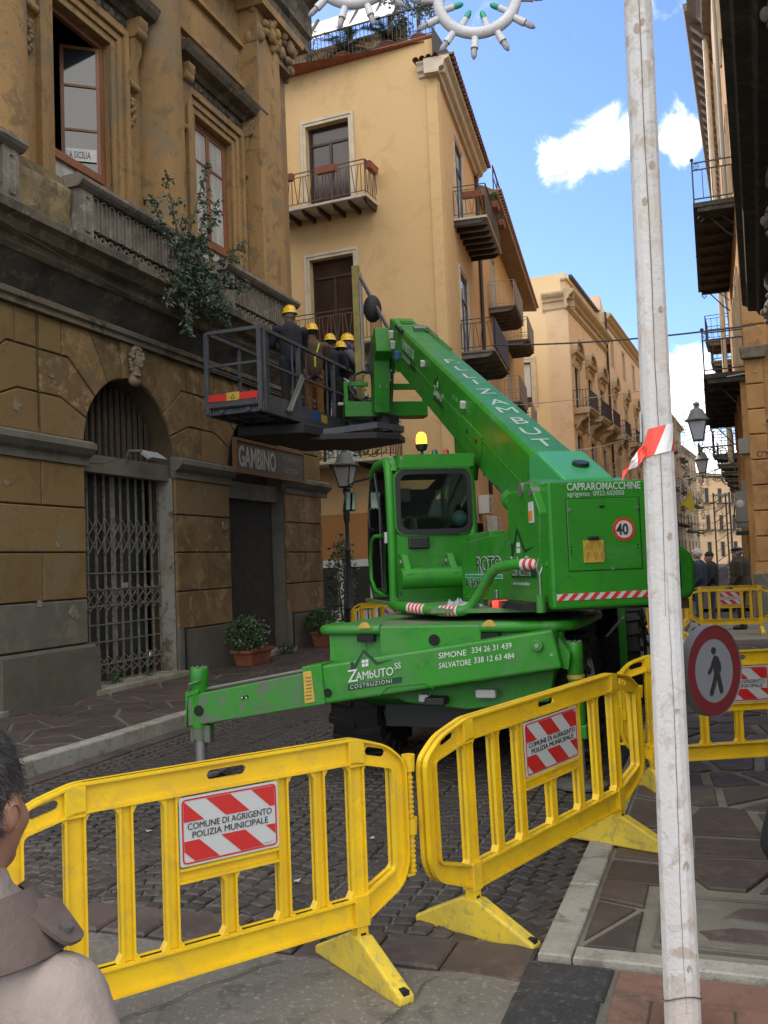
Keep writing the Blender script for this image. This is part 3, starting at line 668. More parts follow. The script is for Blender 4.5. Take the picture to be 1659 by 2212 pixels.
# ============================================================= houses of the street
M_YEL = mat('yellow_plaster', (.60, .40, .19), .9, (.56, .37, .17), (.52, .34, .155), .5, .18, 40, th=(.35, .7), dirt=(.55, .365, .17), streak=True)
M_ORA = mat('orange_plaster', (.40, .19, .055), .9, (.35, .165, .05), scale=.8, bump=.15)
M_BEI = mat('beige_plaster', (.68, .52, .34), .9, (.63, .47, .30), (.57, .43, .27), .35, .1, 30, th=(.35, .7))
M_CREAM = mat('cream_surround', (.56, .48, .36), .8, (.48, .40, .29), scale=3, bump=.1)
M_CORN = mat('stone_cornice', (.47, .37, .25), .9, (.39, .31, .2), scale=2, bump=.3)
M_DBROWN = mat('dark_brown_wood', (.032, .018, .012), .5, (.022, .013, .010), scale=6, streak=True)
M_SLAB = mat('white_slab', (.50, .47, .41), .85, (.40, .37, .31), scale=3)
M_SLABG = mat('grey_slab', (.17, .155, .13), .9, (.12, .11, .095), scale=3, bump=.3)
M_RAIL = mat('rusty_brown_rail', (.10, .062, .038), .7)
M_RAILG = mat('light_grey_rail', (.33, .31, .27), .7)
M_SKYGL = mat('reflecting_pane', (.03, .035, .04), .03, spec=1.0)
M_SKYGL.node_tree.nodes['Principled BSDF'].inputs['Metallic'].default_value = .55
M_SKYGL.node_tree.nodes['Principled BSDF'].inputs['Base Color'].default_value = (.62, .66, .7, 1)
M_TILE = mat('roof_tile', (.24, .10, .055), .9, (.17, .075, .045), scale=4, bump=.4, rand=.15)
M_SHUT = mat('white_shutter', (.5, .52, .52), .7)
def add_bars(par, pts, h0, h1, m, r=.009, step=.11, pattern='v', name='baluster'):
    "bars between successive floor points; every bar is its own part"
    proto = {}
    for i in range(len(pts)-1):
        a, b = Vector(pts[i]), Vector(pts[i+1]); L = (b-a).length; n = max(1, round(L/step)); rot = atan2(b.y-a.y, b.x-a.x)
        for k in range(n+(1 if i == len(pts)-2 else 0)):
            p = a+(b-a)*k/n
            key = 's' if pattern == 'v' else ('s' if k % 3 == 0 else ('l' if k % 3 == 1 else 'r'))
            if key not in proto:
                q = MB(); dx = {'s': 0, 'l': step*.8, 'r': -step*.8}[key]
                q.bar((dx/2, 0, h0), (-dx/2, 0, h1), r*2, r*2, (0, 1, 0)); proto[key] = q.mesh(name, m)
            inst_mesh(proto[key], name, par, p, (0, 0, rot))
def inst_mesh(me, name, par, loc, rot=(0, 0, 0)):
    o = bpy.data.objects.new(name, me); COL.objects.link(o); o.parent = par; o.location = loc; o.rotation_euler = rot; return o
def balcony(par, x0, x1, z, d=.9, y=0, ms=M_SLAB, mr=M_RAIL, h=.95, step=.12, pattern='z', nb=6, th=.07, ends=(1, 1), mb_=None, bars=True):
    e = empty('balcony', (0, 0, 0)); e.parent = par
    s = MB().box(x0, x1, y-d, y-.002, z-th, z); s.build('slab', ms, e, bevel=.008)
    if nb:
        for k in range(nb):
            x = x0+.08+(x1-x0-.16)*k/(nb-1)
            MB().ext([(y, z-th-.001), (y-d+.08, z-th-.001), (y-d+.08, z-th-.04), (y-d+.22, z-th-.13), (y, z-th-.15)], x-.035, x+.035, 'yz').build('beam', mb_ or M_DBROWN, e)
    pts = [(x0+.03, y-.02, z), (x0+.03, y-d+.03, z), (x1-.03, y-d+.03, z), (x1-.03, y-.02, z)]
    rl = MB()
    for i in range(3):
        for hh, w in ((h, .035), (h-.12, .014), (.1, .014)): rl.bar((pts[i][0], pts[i][1], z+hh), (pts[i+1][0], pts[i+1][1], z+hh), w, .02)
    for i in (1, 2): rl.box(pts[i][0]-.014, pts[i][0]+.014, pts[i][1]-.014, pts[i][1]+.014, z, z+h)
    rl.build('handrail', mr, e)
    if bars: add_bars(e, pts, .1, h-.12, mr, step=step, pattern=pattern)
    return e
def flowerbox(par, x, y, z, w=.5, rot=0, plant=0):
    x_, y_, z_ = par.matrix_basis @ Vector((x, y, z)) if False else (x, y, z)
    b = MB(); a = [(-w/2*.9, -.07), (w/2*.9, -.07), (w/2*.9, .07), (-w/2*.9, .07)]; t = [(-w/2, -.1), (w/2, -.1), (w/2, .1), (-w/2, .1)]
    b.add([(p[0], p[1], 0) for p in a]+[(p[0], p[1], .18) for p in t], [(3, 2, 1, 0), (4, 5, 6, 7)]+[(i, (i+1) % 4, (i+1) % 4+4, i+4) for i in range(4)])
    return b
def french(par, x0, x1, z0, z1, y=0, transom=.5, mf=M_DBROWN, mg=M_GLASS, sur=M_CREAM, sw=.16, lower=0.0, mid=True, rec=.14, extra=True):
    "french window: cream surround, frame > panes"
    if sur:
        s = MB()
        for o, yy in ((0, -.035), (sw*.55, -.06)):
            a = sw*.55 if o == 0 else sw*.45
            s.box(x0-o-a, x0-o, y+yy, y+.02, z0, z1+o+a); s.box(x1+o, x1+o+a, y+yy, y+.02, z0, z1+o+a); s.box(x0-o, x1+o, y+yy, y+.02, z1+o+.001, z1+o+a)
        s.build('window_surround', sur, par)
    Y = y+rec; w = .07; f = MB()
    f.box(x0, x0+w, Y, Y+.06, z0, z1); f.box(x1-w, x1, Y, Y+.06, z0, z1); f.box(x0+w, x1-w, Y, Y+.06, z1-w, z1)
    if transom: f.box(x0+w, x1-w, Y-.01, Y+.06, z1-transom-w, z1-transom)
    zt = z1-transom-w if transom else z1-w
    c = (x0+x1)/2
    if mid: f.box(c-w*.6, c+w*.6, Y-.005, Y+.06, z0, zt)
    if lower: f.box(x0+w, x1-w, Y, Y+.06, z0, z0+lower)
    fo = f.build('window_frame', mf, par)
    def pane(a, b, c0, d): MB().box(a, b, Y+.03, Y+.04, c0, d).build('pane', mg, fo)
    if transom: pane(x0+w, x1-w, z1-transom, z1-w)
    if mid: pane(x0+w, c-w*.6, z0+lower, zt); pane(c+w*.6, x1-w, z0+lower, zt)
    else: pane(x0+w, x1-w, z0+lower, zt)
    return fo

# ---------------- yellow corner house: front (heading 112.5) and street side (heading 14)
YB = empty('yellow_corner_house', (1.94, 25, 0), 112.5, 'tall yellow plastered corner house with roof terrace and iron balconies behind the crane boom', 'building')
fh = [(-4.11, -2.72, 11.95, 14.65), (-4.13, -2.73, 7.95, 10.66), (-4.0, -2.7, 4.6, 6.9)]
LF = 15  # hidden left part of the front lengthened to block sun through the alley
m = wall(fh, -LF, 0, 3.2, 16.34, 0, .3, .3, top=False, back=False)
m.build('front_wall', M_YEL, YB)
wall([], -LF, 0, 0, 3.2, 0, .3, .2, top=False, back=False).build('ground_floor_wall', M_ORA, YB)
YS = empty('street_side', (0, 0, 0)); YS.parent = YB; YS.rotation_euler = (0, 0, radians(112.5-14))
# street side is carried by its own frame so that its x axis runs along the street
sh = [(2.5, 3.95, 11.95, 14.6), (2.5, 3.95, 7.95, 10.5), (10.6, 11.6, 11.2, 13.5), (15.0, 16.0, 8.0, 10.2)]
def side(o): o.parent = YS; return o
mm_ = wall(sh, 0, 7.4, 0, 16.3, 0, .3, .28, top=False, back=False); mm_.build('side_wall', M_YEL, YS)
wall([(h[0], h[1], h[2], h[3]) for h in sh[2:]], 7.4, 23.2, 0, 14.7, .0, .3, .25, top=True, back=False).build('side_wall', M_YEL, YS)
wall([], 23.2, 23.3, 0, 14.7, 0, 8, top=True, back=False).build('end_wall', M_YEL, YS)
MB().quad((0, .3, 16.28), (7.4, .3, 16.28), (7.4, 9, 16.28), (0, 9, 16.28)).build('terrace_floor', M_TERRA, YS)
# joinery of the front
for (a, b, z0, z1) in fh[:2]:
    french(YB, a, b, z0, z1, rec=.2, transom=.48, mg=mat('dark_pane', (.03, .018, .014), .15, (.05, .025, .02), scale=2))
french(YB, *fh[2], rec=.2, transom=0, sur=None, mg=M_SHUT)
balcony(YB, -4.95, -1.9, 11.95, .85, nb=7, h=.98)
balcony(YB, -4.95, -1.9, 7.85, .85, ms=M_SLABG, nb=6, h=.98, mb_=M_SLABG)
balcony(YB, -5.2, -1.45, 4.62, .9, nb=5, h=1.05, mr=M_BLACK, pattern='v', step=.13)
for (x, y, r) in ((-4.4, -.92, 0), (-3.05, -.92, 0), (-1.88, -.45, 90)):
    o = flowerbox(None, 0, 0, 0, .62).build('flower_box', M_TERRA, YB); o.location = (x, y, 12.72); o.rotation_euler = (0, 0, radians(r))
for c_ in ((-4.2, -.75, 4.8), (-2.4, -.75, 4.85)):
    pl = MB(); leaves(pl, c_, (.9, .14, .24), 420, .07, R, 0); pl.build('balcony_plant', M_LEAF, YB)
# coping, terrace rail
profile_run([(-.03, 16.34), (-.06, 16.38), (-.06, 16.42), (.3, 16.42), (.3, 16.34)], -LF, .04).build('coping', M_TERRA, YB)
tr = MB(); tr.bar((-LF, .05, 17.35), (0, .05, 17.35), .04, .04); tr.bar((-LF, .05, 16.52), (0, .05, 16.52), .02, .02)
for k in range(6): tr.box(-LF+.02+k*1.89, -LF+.06+k*1.89, .03, .07, 16.42, 17.35)
tr.build('terrace_rail', M_BLACK, YB)
add_bars(YB, [(-5.4, .05, 16.42), (-.02, .05, 16.42)], .1, .93, M_BLACK, step=.125, r=.008, name='rail_bar')
# corner cornice return with tiles, street cornice
profile_run([(.02, 15.25), (-.06, 15.25), (-.08, 15.34), (-.16, 15.38), (-.2, 15.5), (-.26, 15.56), (-.26, 15.6), (.02, 15.6)], -.5, .24).build('cornice', M_CREAM, YB)
profile_run([(.3, 15.2), (-.1, 15.2), (-.12, 15.32), (-.24, 15.36), (-.28, 15.5), (-.40, 15.56), (-.42, 15.62), (.3, 15.62)], -.28, 7.5).build('cornice', M_CREAM, YS)
for k in range(30):
    x = -.25+k*.26; MB().lathe([(.11, -.02), (.10, .5)], (x+.13, -.52, 15.64), 8, 'y', pi, 2*pi).build('roof_tile', M_TILE, YS)
for k in range(4): MB().lathe([(.09, -.02), (.08, .3)], (-.48+k*.19, -.33, 15.61), 8, 'y', pi, 2*pi).build('roof_tile', M_TILE, YB)
MB().ext([(-.46, 15.70), (-.4, 15.74), (.05, 16.6), (.05, 15.70)], -.2, 7.6, 'yz').build('dark_roof_edge', mat('dark_gutter', (.04, .032, .03), .7), YS)
MB().box(4.6, 5.9, .25, 1.1, 15.9, 18.1).build('chimney', M_CREAM, YS)
MB().box(4.5, 5.98, .2, 1.15, 18.1, 18.18).build('chimney_cap', M_CREAM, YS)
# awning roof and planters on the terrace
aw = empty('terrace_awning', (1.94, 25, 0), 112.5, 'white sloping canopy with dark ribs on the roof terrace of the yellow house', 'awning')
MB().quad((-6.4, .9, 17.75), (-1.55, .9, 17.95), (-1.75, 2.1, 19.2), (-6.4, 2.1, 19.1)).build('canopy', mat('white_canvas', (.72, .72, .68), .7), aw)
for x in (-5.6, -4.45, -3.05, -2.25, -1.6): MB().bar((x, .85, 17.72), (x-.12, 2.12, 19.2), .07, .10).build('rib', M_DBROWN, aw)
for x in (-5.9, -4.4, -3.0, -1.7): MB().box(x-.05, x+.05, 1.0, 1.1, 16.3, 18.0).build('post', M_DBROWN, aw)
MB().box(-6.4, -1.3, 1.3, 1.4, 16.3, 17.75).build('back_screen', mat('brown_screen', (.22, .14, .07), .9, (.3, .22, .13), scale=3), aw)
def roofplant(name, x, y, z, label, fn, pot=True, cat='plant'):
    v = Matrix.Rotation(radians(-22.5), 3, 'Z') @ Vector((x, y, 0)); e = empty(name, (v.x+1.94, v.y+25, z), 112.5, label, cat)
    if pot: MB().lathe([(.16, 0), (.22, .28), (.24, .28), (.24, .33), (.2, .33), (.18, .28), (0, .28)], n=14).build('pot', M_TERRA, e, smooth=40)
    fn(e); return e
def palm(e, n=34, L=1.05):
    m_ = MB(); m_.cyl((0, 0, .28), (0, 0, .55), .09, 8, .07); m_.build('trunk', M_TWIG, e); f = MB()
    for k in range(n):
        a = R.uniform(0, 6.28); el = R.uniform(.1, 1.2); pts = [Vector((cos(a)*cos(el)*L*t, sin(a)*cos(el)*L*t, .5+L*t*sin(el)-.45*t*t*L)) for t in (0, .3, .6, 1)]
        for i in range(3):
            s_ = Vector((-sin(a), cos(a), 0))
            for j in range(5):
                p = pts[i]+(pts[i+1]-pts[i])*j/5
                for sg in (-1, 1): f.add([p, p+s_*sg*.16+(pts[3]-pts[0])*.12+Vector((0, 0, -.04)), p+(pts[3]-pts[0])*.04], [(0, 1, 2)])
    f.build('fronds', M_LEAF, e)
roofplant('fan_palm', -2.95, .35, 16.4, 'fan palm in a pot in the middle of the roof terrace', palm, cat='palm'); roofplant('fan_palm', -1.55, .4, 16.4, 'low palm near the corner of the roof terrace', palm, cat='palm')
def shrub(e, n=420, rad=(.4, .3, .5), s=.07):
    f = MB(); leaves(f, (0, 0, .35+rad[2]), rad, n, s, R, .1); f.build('foliage', mat('dusty_leaf', (.11, .12, .065), .7, (.08, .085, .045), scale=3), e)
    t_ = MB(); [t_.tube([(0, 0, .25), (R.uniform(-.3, .3), R.uniform(-.2, .2), .35+rad[2]*1.5)], .01, 4) for _ in range(8)]; t_.build('stems', M_TWIG, e)
roofplant('potted_shrub', -4.15, .35, 16.35, 'thin dusty shrub left of the palm on the roof terrace', lambda e: shrub(e, 420, (.5, .2, .65), .06))
def tree_top(e):
    t_ = MB(); t_.tube([(0, 0, .2), (.03, 0, 1), (-.03, .05, 1.8), (.05, 0, 3)], [.06, .045, .04, .02], 7)
    for k in range(16):
        a = R.uniform(0, 6.28); z = R.uniform(.9, 2.9); t_.tube([(0, 0, z), (cos(a)*.35, sin(a)*.3, z+.25), (cos(a)*.8, sin(a)*.6, z+R.uniform(.1, .5))], [.018, .012, .005], 4)
    t_.build('trunk', M_TWIG, e); f = MB()
    for k in range(60):
        a = R.uniform(0, 6.28); r_ = R.uniform(.1, 1.05); leaves(f, (cos(a)*r_, sin(a)*r_*.7, R.uniform(.7, 3.4)), (.28, .24, .28), 60, .10, R, .05)
    f.build('crown', mat('olive_leaf', (.13, .155, .075), .6, (.08, .10, .045), (.16, .18, .10), 2.5), e)
roofplant('roof_tree', -.62, .45, 16.4, 'small leafy tree in a pot at the corner of the roof terrace', tree_top, cat='tree')
# street side joinery and balconies
for h in sh[:2]: french(YS, *h, rec=.015, transom=.7, mf=mat('navy_frame', (.02, .025, .05), .4), mg=M_SKYGL, sw=.14)
french(YS, *sh[2], rec=.02, transom=0, mf=M_SHUT, mg=M_SKYGL, sw=.1); french(YS, *sh[3], rec=.02, transom=0, mf=M_SHUT, mg=M_SKYGL, sw=.1)
balcony(YS, 1.9, 5.4, 11.85, 1.0, nb=7, h=.95); balcony(YS, 2.3, 6.0, 7.95, 1.0, ms=M_SLABG, mb_=M_SLABG, nb=6, mr=M_BLACK)
balcony(YS, 9.3, 12.4, 11.15, 1.0, ms=M_SLABG, mb_=M_SLABG, nb=7, mr=M_RAILG, pattern='v', step=.13); balcony(YS, 14.6, 17.4, 11.1, 1.0, ms=M_SLABG, mb_=M_SLABG, nb=5, mr=M_RAILG, pattern='v', step=.13)
balcony(YS, 9.6, 12.4, 7.6, 1.0, ms=M_SLABG, mb_=M_SLABG, nb=5, mr=M_RAILG, pattern='v', step=.13); balcony(YS, 14.6, 17.4, 7.4, 1.0, ms=M_SLABG, mb_=M_SLABG, nb=4, mr=M_RAILG, pattern='v', step=.13)
MB().box(2.45, 5.95, -1.02, -1.0, 8.0, 8.9).build('blue_screen', mat('blue_screen', (.025, .035, .06), .7), YS)
for x0, x1, z in ((9.3, 12.4, 11.15), (14.6, 17.4, 11.1), (9.6, 12.4, 7.6)): MB().box(x0+.05, x1-.05, -1.015, -1.0, z+.05, z+.95).build('rail_screen', mat('pale_screen', (.26, .24, .20), .8, (.2, .18, .15), scale=9), YS)
for (x, y, z, r) in ((2.4, -1.0+.5, 12.6, 90), (3.6, -1.08, 12.6, 0), (5.2, -1.08, 12.6, 0)):
    o = flowerbox(None, 0, 0, 0, .6).build('flower_box', M_TERRA, YS); o.location = (x, y, z); o.rotation_euler = (0, 0, radians(r))
for c_, r_, n_ in (((3.6, -1.05, 12.95), (.32, .15, .22), 150), ((5.2, -1.05, 12.9), (.22, .12, .13), 90)):
    f = MB(); leaves(f, c_, r_, n_, .075, R, 0); f.build('balcony_plant', M_LEAF, YS, kind='stuff')
MB().tube([(7.0, -.08, 15.3), (7.0, -.08, 4)], .065, 8).build('drainpipe', M_DBROWN, YS)
# low pitched roof eave of the far half
profile_run([(.3, 14.7), (-.75, 14.62), (-.78, 14.72), (-.2, 15.02), (2, 15.6), (2, 14.9)], 7.4, 23.6).build('eave', mat('brown_eave', (.30, .22, .14), .9, (.24, .17, .11), scale=3), YS)
for k in range(54): MB().lathe([(.10, 0), (.09, .9)], (7.6+k*.3, -.88, 14.78), 8, 'y', pi, 2*pi).build('roof_tile', M_TILE, YS)
er = MB(); er.bar((7.5, -.6, 15.7), (23.3, -.6, 15.7), .05, .05); er.bar((7.5, -.6, 15.3), (23.3, -.6, 15.3), .03, .03)
for k in range(14): er.box(7.5+k*1.2, 7.54+k*1.2, -.62, -.58, 14.75, 15.7)
er.build('roof_rail', M_RAIL, YS)
# alley level things: shop window, ledges
MB().box(-4.6, -2.4, -.03, .0, .1, 1.9).build('shop_window', M_WHITE, YB); MB().box(-4.45, -3.6, -.045, -.03, .5, 1.7).build('shop_pane', M_GLASS, YB); MB().box(-3.4, -2.6, -.045, -.03, .5, 1.7).build('shop_pane', M_GLASS, YB)
def ac_unit(par, x, z, y=-.02):
    e = MB().box(x-.42, x+.42, y-.34, y, z, z+.58); o = e.build('air_conditioner', M_WHITE, par, bevel=.015)
    MB().lathe([(.22, 0), (.22, .012), (.2, .012), (.2, 0)], (x-.1, y-.352, z+.29), 20, 'y').build('fan_grille', M_IRON, o); return o
ac_unit(YS, 4.6, 3.2); ac_unit(YS, 6.4, 2.6)
# icicle cable down the corner
cb_ = MB(); cb_.tube([(.5, -.04, 6.8), (.52, -.05, 5), (.46, -.05, 3.2)], .01, 5)
for k in range(12): cb_.bar((.5, -.05, 3.4+k*.3), (.62, -.06, 3.36+k*.3), .03, .03)
cb_.build('light_string', M_WHITE, YS)

# ---------------- beige palazzo (front heading 113, street side heading 23)
CB = (10.57, 50.5)
BB = empty('beige_palazzo', (*CB, 0), 23, 'light beige palazzo with curved pediments over three tall windows beyond the yellow house', 'building')
bw = [(1.05, 2.35, 10.0, 12.45), (5.05, 6.35, 10.0, 12.45), (9.15, 10.5, 10.0, 12.45), (.9, 2.2, 5.3, 8.55), (5.1, 6.4, 5.3, 8.55), (9.3, 10.6, 5.3, 8.55), (1.0, 2.3, .2, 3.8), (5.1, 6.4, .2, 3.8)]
wall(bw, 0, 12.4, 0, 17.1, 0, .3, .22, back=False).build('street_wall', M_BEI, BB)
BF = empty('front_side', (0, 0, 0)); BF.parent = BB; BF.rotation_euler = (0, 0, radians(-90))
bfh = [(-3.35, -2.2, 10.2, 12.75), (-3.2, -2.3, 5.5, 8.0)]
wall(bfh, -12, 0, 0, 17.5, 0, .3, .2, back=False).build('front_wall', mat('yellowish_plaster', (.72, .55, .32), .9, (.68, .52, .3), scale=.5), BF)
MB().box(-1.2, .02, -.05, .02, 0, 15.5).build('corner_pilaster', M_BEI, BF)
french(BF, *bfh[0], transom=0, sw=.3, mg=M_SHUT, lower=.6, rec=.12); french(BF, *bfh[1], transom=0, sw=.15, rec=.12)
pr = [(.05, 15.4), (-.06, 15.4), (-.1, 15.5), (-.16, 15.52), (-.16, 15.6), (-.08, 15.62), (-.08, 15.9), (-.2, 15.95), (-.24, 16.1), (-.4, 16.2), (-.5, 16.32), (-.5, 16.42), (.05, 16.5)]
profile_run(pr, -.5, 12.4).build('cornice', M_CORN, BB); profile_run([(y*.75, z) for y, z in pr], -1.35, .42).build('cornice', M_CORN, BF)
profile_run([(.0, 17.1), (-.08, 17.1), (-.08, 17.2), (.3, 17.2), (.3, 17.1)], -.08, 12.4).build('coping', M_CORN, BB)
MB().box(3.4, 12.2, .5, 3, 17.1, 18.3).build('attic', M_BEI, BB); MB().box(3.4, 12.3, .3, .5, 18.25, 18.4).build('attic_gutter', M_DBROWN, BB)
MB().tube([(12.35, -.12, 18.2), (12.35, -.12, 4)], .08, 8).build('drainpipe', M_DBROWN, BB)
def stone_balcony(par, x0, x1, z, d=.9):
    e = empty('balcony', (0, 0, 0)); e.parent = par
    profile_run([(0, z-.3), (-d+.1, z-.3), (-d+.02, z-.22), (-d+.02, z-.12), (-d-.05, z-.1), (-d-.05, z), (0, z)], x0, x1).build('slab', M_CORN, e)
    for x in (x0+.35, x1-.35): MB().ext([(0, z-.3), (-d+.15, z-.3), (-d+.2, z-.5), (-.35, z-.72), (-.18, z-1.05), (0, z-1.2)], x-.16, x+.16, 'yz').build('corbel', M_CORN, e)
    h = 1.0; pts = [(x0+.04, -.02, z), (x0+.04, -d+.02, z), (x1-.04, -d+.02, z), (x1-.04, -.02, z)]; rl = MB()
    for i in range(3):
        for hh in (h, .1): rl.bar((pts[i][0], pts[i][1], z+hh), (pts[i+1][0], pts[i+1][1], z+hh), .04, .03)
    rl.build('handrail', M_BLACK, e); add_bars(e, pts, .1, h, M_BLACK, step=.16, r=.011, pattern='v'); return e
def pediment(par, c, z, w=1.25):
    e = MB(); e.ext([(0, z), (-.1, z), (-.14, z+.1), (-.3, z+.15), (-.34, z+.28), (0, z+.3)], c-w, c+w, 'yz')
    o = [(c+w*.98*cos(radians(a)), z+.3+.78*sin(radians(a))) for a in range(0, 181, 15)]; i_ = [(c+w*.78*cos(radians(a)), z+.3+.6*sin(radians(a))) for a in range(0, 181, 15)]
    for k in range(12):
        e.add([(o[k][0], -.34, o[k][1]), (o[k+1][0], -.34, o[k+1][1]), (i_[k+1][0], -.34, i_[k+1][1]), (i_[k][0], -.34, i_[k][1]), (o[k][0], 0, o[k][1]), (o[k+1][0], 0, o[k+1][1]), (i_[k+1][0], 0, i_[k+1][1]), (i_[k][0], 0, i_[k][1])], [(0, 1, 2, 3), (0, 4, 5, 1), (3, 2, 6, 7)])
    for j in range(9): e.sph((c+R.uniform(-.5, .5), -.12, z+.45+R.uniform(0, .3)), (.14, .1, .14), 7, 5)
    for j in (-1, 1): e.ext([(0, z-.5), (-.08, z-.5), (-.22, z), (0, z)], c+j*w*.8-.1, c+j*w*.8+.1, 'yz')
    return e.build('pediment', M_CORN, par)
for i, (a, b, z0, z1) in enumerate(bw[:3]):
    french(BB, a, b, z0, z1, transom=0, sw=.22, rec=.1, mg=mat('dark_window', (.03, .02, .018), .3)); pediment(BB, (a+b)/2, 12.95)
    stone_balcony(BB, (a+b)/2-1.35, (a+b)/2+1.45, 9.95)
for h in bw[3:]: french(BB, *h, transom=0, sw=.18, rec=.12, mg=mat('dark_window', (0, 0, 0)))
profile_run([(0, 9.0), (-.08, 9.0), (-.08, 9.12), (0, 9.12)], 0, 12.4).build('string_course', M_CORN, BB)
# ---------------- neighbouring house beyond the drainpipe
c2 = Matrix.Rotation(radians(67), 3, 'Z') @ Vector((12.42, 0, 0))
HB = empty('pink_beige_house', (CB[0]+c2.x, CB[1]+c2.y, 0), 23, 'pinkish beige house with small attic windows between the palazzo and the white pole', 'building')
hw_ = []
for k in range(6):
    x = 2.6+k*5.2
    hw_ += [(x-.5, x+.5, 14.9, 16.9), (x-.55, x+.55, 10.0, 12.6), (x-.5, x+.5, 5.4, 8.3), (x-.7, x+.7, .3, 3.5)]
M_PINK = mat('pinkish_plaster', (.64, .49, .34), .9, (.58, .44, .3), scale=.5)
wall(hw_, 0, 33, 0, 18.4, 0, .3, .2, back=False).build('street_wall', M_PINK, HB); MB().box(0, 33, .3, 8, 0, 18.3).build('rear_block', M_PINK, HB)
profile_run([(.05, 17.5), (-.08, 17.5), (-.12, 17.7), (-.3, 17.8), (-.4, 17.95), (-.5, 18.0), (-.5, 18.1), (.05, 18.2)], -.1, 33).build('cornice', M_CORN, HB)
MB().ext([(-.1, 18.4), (1.5, 18.4), (1.5, 18.6), (-.1, 19.4)], .2, 2, 'xz').build('parapet', M_PINK, HB)
for i, h in enumerate(hw_):
    french(HB, *h, transom=0, sw=.14, rec=.14, mid=i % 4 != 0, mg=mat('dark_window', (0, 0, 0)))
    if i % 4 == 1: pediment(HB, (h[0]+h[1])/2, 13.2, .95); stone_balcony(HB, h[0]-.8, h[1]+.8, 9.95, .85)
    if i % 4 == 2 and i > 3: balcony(HB, h[0]-.7, h[1]+.7, 5.35, .8, ms=M_SLABG, mr=M_BLACK, pattern='v', step=.2, nb=3, mb_=M_SLABG)
# ---------------- further houses on the left, to the bend
def far_house(x, y, head, L, H, mw, label, floors, group, dep=9, nwin=None, bal=True, name='townhouse', rows=None):
    e = empty(name, (x, y, 0), head, label, 'building', group); hs = []
    n = nwin or max(2, int(L/3.2))
    for f_ in range(floors):
        z0 = 1.0+f_*(H-1.2)/floors
        for k in range(n):
            xc = L*(k+.5)/n; hs.append((xc-.5, xc+.5, z0 if f_ == 0 else z0+.1, z0+2.15))
    wall(hs, 0, L, 0, H, 0, .3, .18).build('street_wall', mw, e); MB().box(0, L, .3, dep, 0, H-.02).build('rear_block', mw, e)
    profile_run([(.02, H-.35), (-.1, H-.35), (-.2, H-.2), (-.45, H-.1), (-.45, H+.02), (.02, H+.1)], -.05, L+.05).build('cornice', M_CORN, e)
    for h in hs:
        french(e, *h, transom=0, sw=.12, rec=.1, mg=mat('dark_window', (0, 0, 0)), mf=M_DBROWN)
    if bal:
        for h in hs[n:]:
            if R.random() < .8: balcony(e, h[0]-.5, h[1]+.5, h[2], .8, ms=M_SLABG, mr=M_BLACK, nb=2, mb_=M_SLABG, bars=False); 
    return e
g3 = 'houses far down the left side of the street'
v = Matrix.Rotation(radians(67), 3, 'Z') @ Vector((45.5, -.4, 0))
def far_balcony_bars():
    pass
H1 = far_house(CB[0]+v.x, CB[1]+v.y, 23, 14, 15.8, mat('brown_plaster', (.33, .235, .14), .9, (.26, .18, .10), scale=.8), 'brown house with crowded balconies far down the street right of the white pole', 4, g3)
v2 = Matrix.Rotation(radians(67), 3, 'Z') @ Vector((59.6, -.1, 0))
H2 = far_house(CB[0]+v2.x, CB[1]+v2.y, 25, 16, 14.0, mat('ochre_far', (.38, .27, .15), .9), 'ochre house with plants on its balconies at the street bend', 4, g3)
v3 = (CB[0]+v2.x+16.2*sin(radians(25)), CB[1]+v2.y+16.2*cos(radians(25)))
EH = far_house(39.0, 125, 52, 36, 12.6, mat('peach_far', (.64, .42, .23), .9, (.58, .38, .2), scale=.4), 'long peach coloured house closing the view at the end of the street', 3, None, nwin=11)
for k in range(60): MB().lathe([(.16, 0), (.14, 1.2)], (.3+k*.56, -.55, 12.66), 6, 'y', pi, 2*pi).build('roof_tile', M_TILE, EH)
for H_, L in ((H1, 14), (H2, 16)):
    f = MB()
    for k in range(9): leaves(f, (R.uniform(1, L-1), -.85, R.uniform(4, 11)), (.7, .25, .6), 70, .17, R, 0)
    f.build('balcony_plants', M_LEAF, H_, kind='stuff')
# ============================================================= right side of the street
def flat(sub, main):
    "fold a helper frame into its building so that parts stay one level below it"
    Mx = sub.matrix_basis.copy()
    for ch in list(sub.children):
        mb_ = Mx @ ch.matrix_basis; ch.parent = main; ch.matrix_basis = mb_
    bpy.data.objects.remove(sub)
M_ORST = mat('orange_sandstone', (.42, .23, .085), .9, (.34, .18, .065), (.28, .15, .06), 1.3, .45, 30, rand=.08)
M_CARV = mat('carved_stone', (.17, .135, .095), .92, (.11, .085, .06), scale=6, bump=.8, bscale=35)
